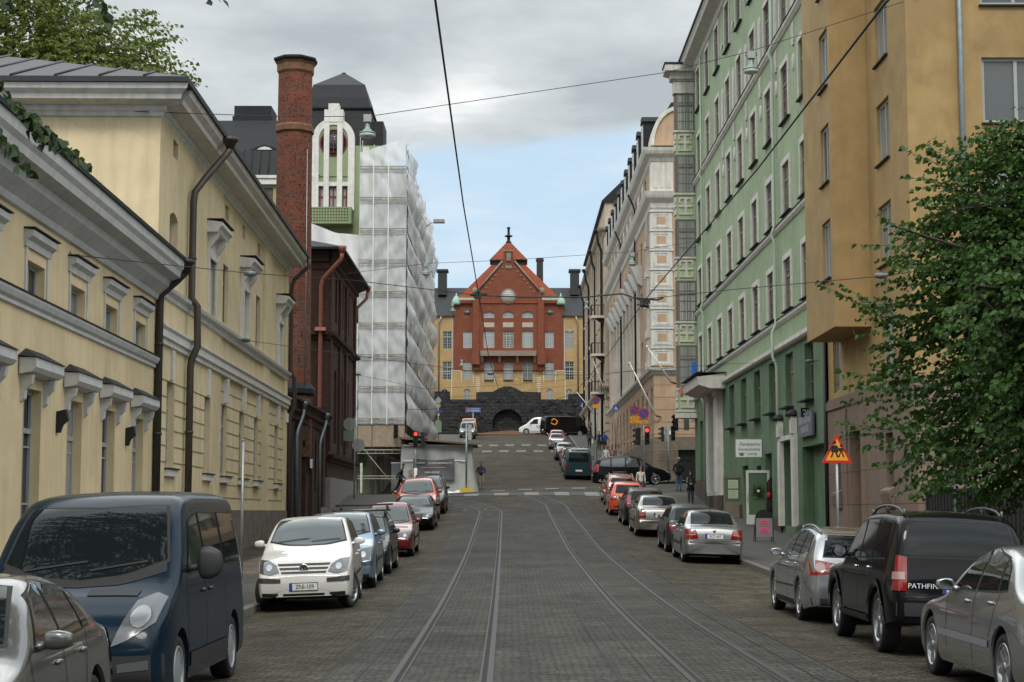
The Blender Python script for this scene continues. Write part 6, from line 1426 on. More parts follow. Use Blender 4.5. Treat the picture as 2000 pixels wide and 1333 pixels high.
def sedan(name, label, col, txt='', style='round', rimk='seven', steer=0, gm=None, tailm=None, strip_m=None, trim=True, badge=None):
    r = thing(name, label, 'car', group=CARG); pm = paint('paint_'+name+label[:9].replace(' ', '_'), *col)
    if style == 'executive':     # long bonnet, arched roof
        L, W = 4.80, 1.82; top = [(0,.54),(.07,.66),(.40,.77),(1.0,.87),(1.42,.95),(2.15,1.34),(2.6,1.445),(3.0,1.45),(3.5,1.37),(4.1,1.075),(4.25,1.03),(4.65,.98),(4.76,.90),(4.80,.78)]; wb, fo = 2.85, .86
        w = [([(1.84,.965),(2.62,.985)], [(2.24,1.28),(2.62,1.375)]), ([(2.70,.985),(3.40,1.005)], [(2.70,1.38),(3.30,1.30)]), ([(3.46,1.008),(3.72,1.03)], [(3.36,1.285),(3.52,1.21)])]
        ws = ([(1.62,-.68),(1.48,-.35),(1.44,0),(1.48,.35),(1.62,.68)], [(2.30,-.54),(2.24,0),(2.30,.54)]); rg = ([(4.02,-.60),(4.08,0),(4.02,.60)], [(3.42,-.53),(3.36,0),(3.42,.53)])
        tl = ([(.46,.70),(.82,.66)], [(.56,.90),(.80,.92)]); seam = [[(1.62,.36),(1.60,.94)],[(2.66,.24),(2.66,.97)],[(3.28,.56),(3.52,1.0)]]; hd = [(2.40,.86),(3.28,.88)]
    elif style == 'tall':        # upright boot, big square-shouldered saloon
        L, W = 4.82, 1.83; top = [(0,.54),(.07,.66),(.40,.78),(1.0,.88),(1.40,.95),(2.1,1.33),(2.55,1.43),(3.05,1.43),(3.55,1.36),(4.10,1.10),(4.22,1.06),(4.68,1.02),(4.78,.95),(4.82,.82)]; wb, fo = 2.79, .92
        w = [([(1.80,.965),(2.60,.985)], [(2.20,1.27),(2.60,1.36)]), ([(2.68,.985),(3.42,1.005)], [(2.68,1.365),(3.34,1.29)]), ([(3.48,1.01),(3.74,1.03)], [(3.40,1.27),(3.55,1.19)])]
        ws = ([(1.62,-.68),(1.46,-.35),(1.42,0),(1.46,.35),(1.62,.68)], [(2.26,-.54),(2.20,0),(2.26,.54)]); rg = ([(4.04,-.62),(4.10,0),(4.04,.62)], [(3.50,-.54),(3.44,0),(3.50,.54)])
        tl = ([(.56,.66),(.84,.66)], [(.56,.96),(.74,.98)]); seam = [[(1.62,.36),(1.60,.94)],[(2.64,.24),(2.64,.97)],[(3.30,.56),(3.55,1.0)]]; hd = [(2.40,.84),(3.28,.86)]
    else:
        L, W = 4.48, 1.73; top = [(0,.54),(.07,.65),(.40,.76),(.95,.86),(1.28,.93),(2.0,1.31),(2.4,1.42),(2.85,1.42),(3.3,1.35),(3.85,1.06),(3.98,1.03),(4.36,.99),(4.45,.91),(4.48,.80)]; wb, fo = 2.64, .87
        w = [([(1.66,.95),(2.42,.97)], [(2.08,1.26),(2.42,1.35)]), ([(2.50,.97),(3.18,.99)], [(2.50,1.355),(3.10,1.28)]), ([(3.24,.995),(3.48,1.01)], [(3.16,1.265),(3.30,1.19)])]
        ws = ([(1.50,-.66),(1.35,-.35),(1.31,0),(1.35,.35),(1.50,.66)], [(2.14,-.53),(2.08,0),(2.14,.53)]); rg = ([(3.80,-.60),(3.85,0),(3.80,.60)], [(3.24,-.54),(3.18,0),(3.24,.54)])
        tl = ([(.46,.67),(.82,.65)], [(.52,.90),(.80,.92)]); seam = [[(1.50,.36),(1.48,.92)],[(2.46,.24),(2.46,.96)],[(3.08,.56),(3.30,.98)]]; hd = [(2.24,.82),(3.08,.84)]
    c = Car(L, W, top, wb, fo, .315, .18, [(.15,.92),(.30,.985),(.52,1.0),(.75,.985),(.93,.95),(1.42,.69)], tail=[(.15,.09),(.33,.01),(.5,0),(.62,.05),(1.0,.08)], crown=.04)
    c.build_body(r, pm)
    lp = ([(.40,.52),(.62,.50),(.80,.56)], [(.42,.64),(.62,.70),(.80,.72)])
    front_kit(c, r, lp, ([(-.34,.53),(.34,.53)], [(-.36,.65),(.36,.65)]), None, .36, '', [([(-.42,.22),(.42,.22)], [(-.44,.31),(.44,.31)])], ws, gm)
    side_glass(c, r, w); c.part(r, 'rear_window', gm or CGL, 'T', rg[0], rg[1], 12, 7, .008, rim=RUB, rimw=.03)
    rear_kit(c, r, tl, tailm, .74 if style != 'tall' else .80, txt, ([(-.84,.55 if style != 'tall' else .52),(.84,.55 if style != 'tall' else .52)], [(-.84,.60 if style != 'tall' else .56),(.84,.60 if style != 'tall' else .56)]), tw=([(tl[0][0][0]+.08, tl[0][0][1]+.10),(tl[0][1][0]-.03, tl[0][1][1]+.10)], [(tl[0][0][0]+.08, tl[0][0][1]+.125),(tl[0][1][0]-.03, tl[0][1][1]+.125)]))
    if trim: stripe(c, r, 'rub_strip', strip_m or PLAS, [(fo+.42,.50),(fo+wb-.42,.50)], .07)
    seams(c, r, seam); handles(c, r, hd, pm); mirror(c, r, w[0][0][0][0]+.08, .97, pm); add_wheels(c, r, rimk, steer)
    mb = MB(); c.line(mb, 'B', [(-.62,.62),(.62,.62)], .012); c.line(mb, 'T', [(fo+.3,-.52),(ws[0][0][0]-.1,-.66)], .01); c.line(mb, 'T', [(fo+.3,.52),(ws[0][0][0]-.1,.66)], .01); o = mb.build('panel_gap', RUB, r)
    if badge:
        h = c.cast('B', 0, .88); mb = MB(); mb.lathe([(.045,0),(.045,-.012),(.03,-.014),(0,-.010)], 16, (0,0,0), 'x'); mb.build('emblem', CHR, r, h[0])
    mb = MB(); h = c.cast('T', L*.70, 0); mb.tube([h[0], h[0]+Vector((-.05, 0, .18))], .006, 4); mb.build('aerial', RUB, r)
    return r
def wagon(name, label, col, txt='', style='', rimk='five', railm=None, gm=None, tailm=None):
    r = thing(name, label, 'car', group=CARG); pm = paint('paint_'+name+label[:9].replace(' ', '_'), *col)
    c = Car(4.74, 1.82, [(0,.56),(.07,.68),(.40,.79),(1.0,.89),(1.30,.95),(2.1,1.38),(2.55,1.48),(3.2,1.49),(3.9,1.44),(4.32,1.36),(4.50,1.16),(4.62,.99),(4.74,.84)], 2.71, .93, .32, .18, [(.15,.92),(.30,.985),(.55,1.0),(.78,.985),(.96,.945),(1.46,.70)], tail=[(.15,.09),(.33,.01),(.5,0),(.7,.02),(1.0,.04)], pr=.80, lr=.75)
    c.build_body(r, pm)
    front_kit(c, r, ([(.42,.54),(.62,.52),(.82,.58)], [(.46,.67),(.64,.73),(.84,.76)]), ([(-.36,.55),(.36,.55)], [(-.38,.66),(.38,.66)]), None, .38, '', [([(-.42,.22),(.42,.22)], [(-.44,.32),(.44,.32)])], ([(1.54,-.70),(1.38,-.35),(1.34,0),(1.38,.35),(1.54,.70)], [(2.2,-.55),(2.14,0),(2.2,.55)]), gm)
    side_glass(c, r, [([(1.72,.97),(2.58,.99)], [(2.20,1.33),(2.58,1.41)]), ([(2.66,.99),(3.42,1.02)], [(2.66,1.415),(3.38,1.41)]), ([(3.50,1.02),(4.12,1.09)], [(3.46,1.405),(3.98,1.35)])], rim=CHR if style == 'estate' else RUB)
    if style == 'estate':        # round lamps set in a swept red cluster
        rear_kit(c, r, ([(.38,.80),(.84,.74)], [(.40,.92),(.84,.99)]), tailm, .60, txt, None, ([(-.62,1.05),(.62,1.05)], [(-.52,1.36),(.52,1.36)]))
        for sg in (1, -1):
            for y, rr in ((.70,.075),(.50,.05)):
                mb = MB(); P = [(sg*(y+rr*math.cos(t*math.pi/6)), .865+rr*math.sin(t*math.pi/6)) for t in range(7)]; Q = [(sg*(y+rr*math.cos(t*math.pi/6)), .865-rr*math.sin(t*math.pi/6)) for t in range(7)]
                c.patch(mb, 'B', Q, P, 6, 4, .018); mb.build('round_lens', TAILW, r)
        c.part(r, 'rear_skirt', PLAS, 'B', [(-.80,.24),(.80,.24)], [(-.84,.40),(.84,.40)], 14, 3, .010); stripe(c, r, 'sill_skirt', PLAS, [(1.35,.24),(3.2,.24)], .12); stripe(c, r, 'rub_strip', PLAS, [(1.4,.50),(3.2,.52)], .03)
    else:
        rear_kit(c, r, ([(.64,.72),(.84,.72)], [(.62,1.20),(.76,1.22)]) if style == 'tall_lights' else ([(.58,.70),(.84,.70)], [(.58,.92),(.82,.94)]), tailm, .66, txt, ([(-.82,.44),(.82,.44)], [(-.82,.52),(.82,.52)]), ([(-.60,1.04),(.60,1.04)], [(-.52,1.36),(.52,1.36)]))
        stripe(c, r, 'rub_strip', PLAS, [(1.4,.52),(3.2,.54)], .06)
    seams(c, r, [[(1.54,.36),(1.52,.94)],[(2.62,.24),(2.62,.98)],[(3.26,.56),(3.46,1.0)]]); handles(c, r, [(2.44,.86),(3.26,.88)], pm)
    mirror(c, r, 1.80, .99, pm); add_wheels(c, r, rimk)
    if railm: rails(c, r, 2.4, 4.1, .60, railm)
    return r
def offroader(name, label, col, txt='', rimk='five', railm=None, flare=True, script=None, front_lamp=None, spare=False, hi=1.0):
    r = thing(name, label, 'car', group=CARG); pm = paint('paint_'+name+label[:9].replace(' ', '_'), *col)
    c = Car(4.72, 1.84, [(0,.78),(.05,.92),(.30,1.00),(1.0,1.06),(1.35,1.10),(1.42,1.13),(2.05,1.62),(2.40,1.74),(3.2,1.77),(4.0,1.75),(4.42,1.68),(4.60,1.40),(4.68,1.10),(4.72,.95)], 2.85, .90, .385, .36,
            [(.30,.94),(.45,.99),(.7,1.0),(.95,.99),(1.12,.96),(1.70,.80)], nose=[(.3,.06),(.5,0),(.7,0),(.85,.02),(1.0,.06)], tail=[(.3,.06),(.5,0),(.75,0),(.95,.02),(1.2,.03)], pf=.86, pr=.86, lr=.5, ends=(.42,.44), cr=.09)
    c.build_body(r, pm)
    front_kit(c, r, ([(.48,.72),(.80,.72)], [(.50,.90),(.80,.92)]), ([(-.42,.70),(.42,.70)], [(-.44,.88),(.44,.88)]), None, .56, '', [([(-.55,.44),(.55,.44)], [(-.56,.54),(.56,.54)])], ([(1.56,-.70),(1.46,-.35),(1.44,0),(1.46,.35),(1.56,.70)], [(2.12,-.60),(2.08,0),(2.12,.60)]))
    side_glass(c, r, [([(1.76,1.14),(2.55,1.15)], [(2.16,1.56),(2.55,1.63)]), ([(2.63,1.15),(3.34,1.16)], [(2.63,1.63),(3.34,1.64)]), ([(3.42,1.16),(4.14,1.18)], [(3.42,1.64),(4.06,1.60)])])
    rear_kit(c, r, ([(.72,.80),(.88,.80)], [(.70,1.20),(.82,1.22)]), None, .84, txt, ([(-.84,.50),(.84,.50)], [(-.84,.66),(.84,.66)]), ([(-.72,1.22),(.72,1.22)], [(-.62,1.62),(.62,1.62)]), tw=([(.74,.93),(.87,.93)], [(.74,1.02),(.86,1.02)]))
    if flare:
        for a in c.ax:
            for v in ('L', 'R'):
                mb = MB(); n = 16; P = [(a-(c.ra+.005)*math.cos(math.pi*i/n), c.r+(c.ra+.005)*math.sin(math.pi*i/n)) for i in range(n+1)]; Q = [(a-(c.ra+.085)*math.cos(math.pi*i/n), c.r+(c.ra+.085)*math.sin(math.pi*i/n)) for i in range(n+1)]
                c.patch(mb, v, P, Q, 24, 3, .022); mb.build('wheel_flare', PLAS if flare == 'plastic' else pm, r)
    stripe(c, r, 'side_step', PLAS, [(1.42,.40),(3.25,.40)], .07, .03); seams(c, r, [[(1.52,.50),(1.50,1.1)],[(2.59,.44),(2.59,1.13)],[(3.28,.75),(3.38,1.14)]])
    handles(c, r, [(2.42,1.02),(3.24,1.03)], CHR if script else pm); mirror(c, r, 1.84, 1.17, pm if script else PLAS, .22, .17); add_wheels(c, r, rimk, w=.24)
    mb = MB(); c.line(mb, 'B', [(-.70,.70),(.70,.70)], .014); c.line(mb, 'B', [(.70,.72),(.68,1.18)], .012); c.line(mb, 'B', [(-.70,.72),(-.68,1.18)], .012); mb.build('tailgate_gap', RUB, r)
    if railm: rails(c, r, 2.3, 4.2, .64, railm, .085)
    if script:
        h = c.cast('B', .42, .84); text_obj(script, .085, CHR, r, Matrix.Translation((h[0].x-.01, .42, .86)) @ Matrix.Rotation(R(-90), 4, 'Z') @ Matrix.Rotation(R(90), 4, 'X'), 'lettering', sx=1.15)
    return r
def van(name, label, col, lower=None, txt='', style='', glass=True, gm=None, rimk='cap', rear_glass=True, spoiler=False, logo=None, cat='van', orange=False):
    r = thing(name, label, cat, group=CARG); pm = paint('paint_'+name+label[:9].replace(' ', '_'), *col)
    if style == 'box':
        top = [(0,.80),(.04,.98),(.12,1.08),(.75,1.90),(1.1,2.0),(3.0,2.02),(4.6,2.0),(4.78,1.94),(4.86,1.5),(4.88,1.0)]; wsl = ([(.30,-.72),(.20,0),(.30,.72)], [(.72,-.62),(.68,0),(.72,.62)]); fo = .95
        fw = [([(.45,1.12),(1.35,1.12)], [(.82,1.72),(1.35,1.78)])]
    else:
        top = [(0,.66),(.05,.80),(.25,.93),(.62,1.08),(.78,1.16),(1.55,1.80),(1.90,1.93),(2.6,1.97),(3.8,1.97),(4.55,1.94),(4.70,1.86),(4.76,1.5),(4.78,1.0)]; wsl = ([(1.02,-.78),(.84,-.4),(.78,0),(.84,.4),(1.02,.78)], [(1.60,-.66),(1.53,0),(1.60,.66)]); fo = .83
        fw = [([(1.28,1.20),(2.16,1.20)], [(1.72,1.66),(2.16,1.72)])]
    c = Car(4.88 if style == 'box' else 4.78, 1.90, top, 3.05, fo, .325, .22, [(.15,.95),(.35,.99),(.7,1.0),(1.0,.99),(1.2,.97),(1.9,.84)], nose=[(.15,.07),(.35,.0),(.55,0),(.75,.03),(1.0,.12)], tail=[(.2,.06),(.4,0),(1.0,0),(1.7,.03)], pf=.84, pr=.93, lr=.35, ends=(.26,.32), cr=.10, crown=.03)
    c.build_body(r, pm)
    lp = ([(.46,.62),(.60,.66),(.84,.80)], [(.62,.98),(.78,1.04),(.88,1.00)]) if style != 'box' else ([(.50,.74),(.80,.74)], [(.50,.92),(.80,.94)])
    front_kit(c, r, lp, ([(-.42,.56),(.42,.56)], [(-.46,.70),(.46,.70)]), LAMPC, .42, txt, [([(-.50,.26),(.50,.26)], [(-.52,.36),(.52,.36)])], wsl, gm)
    if style != 'box':
        c.part(r, 'lower_bumper', PLAS if lower is None else lower, 'F', [(-.90,.24),(.90,.24)], [(-.90,.54),(.90,.54)], 20, 4, .010)
        for sg in (1, -1): c.part(r, 'fog_light', LAMPC, 'F', [(sg*.52,.40),(sg*.80,.42)], [(sg*.52,.47),(sg*.80,.50)], 6, 2, .016)
        c.part(r, 'bonnet_vent', PLAS, 'T', [(.50,.12),(.50,.60)], [(.62,.14),(.62,.62)], 8, 2, .008); c.part(r, 'grille_bar', CHR, 'F', [(-.40,.62),(.40,.62)], [(-.40,.635),(.40,.635)], 10, 1, .012)
        mb = MB(); h = c.cast('F', 0, .64); mb.lathe([(.07,0),(.07,.012),(.05,.018),(0,.014)], 16, (0,0,0), 'x'); mb.build('emblem', CHR, r, h[0])
        c.part(r, 'cowl', RUB, 'T', [(.90,-.80),(.70,-.4),(.66,0),(.70,.4),(.90,.80)], [(1.0,-.78),(.82,-.4),(.76,0),(.82,.4),(1.0,.78)], 14, 2, .005)
    side_glass(c, r, fw, gm)
    if glass:
        for a, b in ((2.30, 3.30), (3.44, 4.42)): c.part(r, 'side_window', gm or CGL, 'L', [(a,1.22),(b,1.22)], [(a,1.73),(b,1.72)], 8, 5, .008, both=True, rim=RUB, rimw=.02)
    if rear_glass: rgz = (1.18, 1.74); rear_kit(c, r, ([(.80,.72),(.90,.72)], [(.80,1.10),(.89,1.12)]), None, .62, '', ([(-.88,.34),(.88,.34)], [(-.88,.52),(.88,.52)]), ([(-.70,rgz[0]),(.70,rgz[0])], [(-.66,rgz[1]),(.66,rgz[1])]))
    seams(c, r, [[(1.18,.34),(1.20,1.16)],[(2.22,.28),(2.22,1.74)],[(3.37,.30),(3.37,1.74)],[(2.24,1.02),(4.5,1.02)]]); stripe(c, r, 'sill_moulding', PLAS if lower is None else lower, [(1.25,.40),(3.4,.40)], .13, .014)
    handles(c, r, [(2.02,1.0),(2.42,1.0)], PLAS); mirror(c, r, 1.36 if style != 'box' else .75, 1.24, PLAS, .24, .30, .10); add_wheels(c, r, rimk, w=.22)
    if spoiler: mb = MB(); mb.box(-2.44, -2.2, -.6, .6, 2.03, 2.07); mb.box(-2.4, -2.3, -.55, -.5, 1.95, 2.03); mb.box(-2.4, -2.3, .5, .55, 1.95, 2.03); mb.build('roof_spoiler', SWHT, r)
    if logo == 'coffee':
        h = c.cast('L', 2.9, .9); text_obj('coffee', .62, SBLK, r, Matrix.Translation((c.L/2-2.75, h[0].y+.012, .92)) @ Matrix.Rotation(R(180), 4, 'Z') @ Matrix.Rotation(R(90), 4, 'X'), 'lettering', sx=.95, depth=.004)
    if logo == 'swirl':
        for v in ('L', 'R'):
            mb = MB()
            for k in range(12):
                a0, a1 = R(20+k*27), R(20+(k+1)*27); rr = .26+.02*(k % 3); P = lambda a, q: (3.9+q*1.2*math.cos(a), 1.45+q*math.sin(a))
                c.patch(mb, v, [P(a0, rr-.06), P(a1, rr-.06)], [P(a0, rr+.05), P(a1, rr+.05)], 3, 1, .012)
            mb.build('round_logo', SYEL, r)
    return r
def minivan(name, label, col):
    r = thing(name, label, 'car'); pm = paint('paint_'+name, *col)
    c = Car(4.73, 1.85, [(0,.56),(.08,.72),(.35,.86),(.80,.99),(1.0,1.05),(1.95,1.62),(2.4,1.73),(3.2,1.74),(4.0,1.68),(4.40,1.56),(4.58,1.2),(4.70,1.0),(4.73,.9)], 2.82, .95, .325, .20, [(.15,.93),(.32,.985),(.6,1.0),(.85,.985),(1.05,.95),(1.7,.76)], pf=.76, lf=.9)
    c.build_body(r, pm)
    front_kit(c, r, ([(.46,.62),(.66,.60),(.84,.68)], [(.50,.76),(.68,.84),(.86,.90)]), None, None, .40, '', [([(-.45,.24),(.45,.24)], [(-.46,.34),(.46,.34)])], ([(1.35,-.72),(1.1,-.35),(1.04,0),(1.1,.35),(1.35,.72)], [(2.02,-.58),(1.96,0),(2.02,.58)]), CGLL)
    side_glass(c, r, [([(1.36,1.03),(1.80,1.05)], [(1.72,1.36),(1.86,1.44)]), ([(1.90,1.05),(2.66,1.08)], [(2.06,1.53),(2.66,1.60)]), ([(2.74,1.08),(3.55,1.12)], [(2.74,1.605),(3.52,1.58)]), ([(3.63,1.13),(4.28,1.20)], [(3.60,1.57),(4.14,1.50)])], CGLL)
    rear_kit(c, r, ([(.70,.85),(.88,.85)], [(.66,1.30),(.78,1.32)]), None, .70, '', None, ([(-.6,1.2),(.6,1.2)], [(-.5,1.55),(.5,1.55)]))
    for v in ('L', 'R'): mb = MB(); c.patch(mb, v, [(4.34,.86),(4.56,.90)], [(4.30,1.28),(4.50,1.32)], 4, 4, .012); mb.build('tail_light', TAILR, r)
    stripe(c, r, 'chrome_strip', CHR, [(2.7,.80),(3.5,.82)], .035); seams(c, r, [[(1.45,.36),(1.42,1.0)],[(2.70,.26),(2.70,1.06)],[(3.30,.6),(3.58,1.1)]]); handles(c, r, [(2.5,.94),(2.95,.95)], pm)
    mirror(c, r, 1.66, 1.08, pm); add_wheels(c, r, 'five'); return r
# ---------------------------------------------------------------- the cars of the street
def fleet():
    SILV = ((.29,.30,.305), .28, .75); GREY = ((.30,.31,.31), .28, .7); CHAMP = ((.25,.235,.20), .28, .7); WHITE = ((.63,.615,.575), .25, 0); BLACK = ((.006,.006,.007), .12, 0); BLUE_ = ((.005,.015,.026), .22, 0)
    place_car(sedan('silver_saloon', 'grey silver saloon nearest on the left, cut by the picture edge', ((.075,.075,.068), .3, .3), style='round'), -3.72, 11.05, R(3.0), -1, .96, zs=1.0)
    place_car(van('blue_van', 'dark blue people carrier van with grey bumpers beside the low cream building', BLUE_), -3.84, 16.85, 0, -1)
    place_car(mpv('white_hatchback', 'white tall hatchback with plate ZNI-109 parked behind the blue van', WHITE, CGLL, LAMPD, 'ZNI-109', True, R(-22)), -3.66, 31.5, R(2), -1, .95)
    place_car(mpv('light_blue_hatchback', 'pale metallic blue hatchback tucked behind the white one', ((.17,.25,.33), .28, .6), CGLL, None, '', False, 0, 'five', 'blue'), -3.70, 37.35, R(1), -1)
    place_car(hatch('dark_green_hatchback', 'dark green hatchback with black roof bars on top', ((.018,.026,.024), .25, .4), H=1.06, roofbar=True, gm=CGLL), -3.72, 42.6, 0, -1)
    place_car(hatch('dark_red_hatchback', 'dark cherry red hatchback behind the green one with roof bars', ((.16,.010,.014), .22, .3), H=1.06, gm=CGLL, rimk='five'), -3.64, 50.8, 0, -1)
    place_car(sedan('black_saloon', 'black saloon with twin round headlights in front of the orange estate', BLACK, style='round', gm=CGLL), -3.72, 65.6, 0, -1, zs=.96)
    place_car(wagon('orange_red_estate', 'orange red estate car seen from the front, behind the black saloon', ((.42,.055,.018), .25, .2), gm=CGLL), -3.92, 71.6, 0, -1, zs=1.28)
    place_car(wagon('dark_grey_estate', 'dark grey estate with raised roof rails behind the orange red one', ((.035,.038,.04), .25, .5), railm=PLAS, gm=CGLL), -3.85, 78.6, 0, -1, zs=1.2)
    # right kerb
    place_car(sedan('silver_executive_saloon', 'large silver saloon nearest on the right, with silver rub strips', ((.29,.30,.305), .26, .7), style='executive', rimk='seven', strip_m=mat('grey_strip', (.22,.225,.235), .45), txt=''), 5.36, 17.1, 0, 1)
    place_car(offroader('black_offroader', 'big black off-roader with roof rails and red tail lights', BLACK, rimk='five', railm=mat('rail_grey', (.10,.105,.11), .4, metal=.5), flare='body', script='PATHFINDER'), 5.40, 22.75, 0, 1)
    place_car(wagon('silver_estate', 'silver estate with round lamps in its red tail lights', ((.33,.34,.345), .25, .7), style='estate', rimk='ten', railm=STEEL), 5.40, 28.5, 0, 1)
    place_car(sedan('silver_saloon', 'silver saloon with plate ECF-447 in front of the green building', ((.29,.29,.28), .27, .7), 'ECF-447', 'round', badge=True), 5.44, 47.95, 0, 1)
    place_car(hatch('charcoal_hatchback', 'charcoal hatchback half hidden by the silver saloon with plate ECF-447', ((.045,.048,.05), .25, .5)), 5.45, 53.2, 0, 1)
    place_car(sedan('champagne_saloon', 'champagne beige saloon with tall red corner lights', CHAMP, 'TXO-471', 'tall', tailm=TAILR), 5.20, 61.8, 0, 1)
    place_car(wagon('dark_estate', 'nearly black estate with tall tail lights, behind the orange hatchback', ((.018,.020,.021), .22, .4), style='tall_lights'), 5.22, 68.7, 0, 1)
    place_car(hatch('orange_hatchback', 'bright orange hatchback parked in front of the brick red estate', ((.62,.070,.012), .22, .1), H=1.03), 5.10, 76.9, 0, 1)
    place_car(wagon('brick_red_estate', 'brick red estate with roof rails at the zebra crossing', ((.30,.040,.018), .25, .35), style='tall_lights', railm=STEEL), 5.35, 85.0, 0, 1)
    place_car(minivan('black_minivan', 'black minivan crossing the junction, seen from its side', BLACK), 7.0, 99.5, R(-90), 1, .97)
    place_car(van('dark_green_van', 'dark teal green van with a white roof spoiler beyond the junction', ((.012,.050,.060), .3, .3), style='box', spoiler=True, rimk='cap'), 4.62, 120.6, 0, 1, 1.0)
    place_car(hatch('silver_hatchback', 'silver hatchback hidden in front of the green van', GREY), 4.55, 128.5, 0, 1)
    place_car(hatch('wine_red_hatchback', 'wine red hatchback uphill of the green van', ((.11,.012,.014), .25, .3)), 4.55, 134.5, 0, 1)
    place_car(wagon('grey_green_estate', 'grey green estate uphill of the wine red hatchback', ((.07,.085,.08), .28, .5)), 4.35, 142, 0, 1)
    place_car(sedan('silver_saloon', 'small silver saloon at the upper zebra crossing', SILV, style='round'), 4.15, 157.5, 0, 1)
    place_car(hatch('red_hatchback', 'red hatchback showing its roof above the upper silver saloon', ((.35,.02,.015), .25, .1)), 4.3, 164, 0, 1)
    place_car(van('black_delivery_van', 'black van with round yellow logo turning at the top of the street', BLACK, style='box', glass=False, logo='swirl'), 5.7, 185.5, R(-72), 1, 1.02)
    place_car(van('white_coffee_van', 'white van lettered coffee below the stone wall', ((.76,.76,.74), .3, 0), lower=mat('van_grey', (.45,.46,.47), .4), glass=False, logo='coffee', rear_glass=False), 3.4, 210.5, R(90), 1, 1.06)
    place_car(van('orange_van', 'old orange van facing downhill at the top of the left kerb', ((.48,.13,.055), .4, 0), style='box', gm=CGLL), -4.75, 189., 0, -1, .92)
    place_car(offroader('grey_offroader', 'grey off-roader facing downhill in front of the orange van', ((.12,.13,.14), .3, .6), flare='plastic', rimk='five'), -4.65, 178., 0, -1, .92)
fleet()
# ================================================================= trees: tapered trunk, limbs, and sprays of single leaves
BARK = mat('bark', (.055,.045,.036), .95, var=.35, scale=8, bump=.6, bscale=25)
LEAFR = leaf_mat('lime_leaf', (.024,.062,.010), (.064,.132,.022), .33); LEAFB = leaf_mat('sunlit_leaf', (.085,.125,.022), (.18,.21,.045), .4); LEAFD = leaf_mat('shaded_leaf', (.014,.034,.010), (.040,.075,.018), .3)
def leaf(mb, p, d, size, rnd):
    """one heart-shaped leaf, folded along its rib and hanging from p"""
    d = d.normalized(); sd = d.cross(Vector((rnd.uniform(-1,1), rnd.uniform(-1,1), rnd.uniform(.2,1.4)))); sd = sd.normalized() if sd.length > 1e-4 else Vector((1,0,0)); nn = sd.cross(d)*rnd.uniform(.12, .3)*size
    P = lambda a, b, c: p+d*(a*size)+sd*(b*size)+nn*c
    mb.add([P(0,0,0), P(.12,.34,1), P(.5,.46,1), P(1.05,0,-.3), P(.5,-.46,1), P(.12,-.34,1)], [(0,1,2,3), (0,3,4,5)])
def spray(mb, wood, a, b, size, n, rnd, thick=.008, droop=.35):
    pts = []; m = 5
    for i in range(m+1):
        t = i/m; q = a.lerp(b, t); q.z -= droop*(b-a).length*t*t*.5; pts.append(q)
    if wood is not None: wood.tube(pts, [thick*(1-.7*i/m) for i in range(m+1)], 4, cap=False)
    ax = (b-a).normalized(); sd = ax.cross(Vector((0,0,1))); sd = sd.normalized() if sd.length > .01 else Vector((1,0,0))
    for i in range(n):
        t = (i+.5)/n*.95+.08; k = min(m-1, int(t*m)); q = pts[k].lerp(pts[k+1], min(1, t*m-k)); s = 1 if i % 2 else -1
        d = ax*.6+sd*s*rnd.uniform(.5, 1.1)+Vector((0,0,-rnd.uniform(.15, 1.0)))
        leaf(mb, q+Vector((rnd.gauss(0, size*.25), rnd.gauss(0, size*.25), rnd.gauss(0, size*.2))), d, size*rnd.uniform(.7, 1.15), rnd)
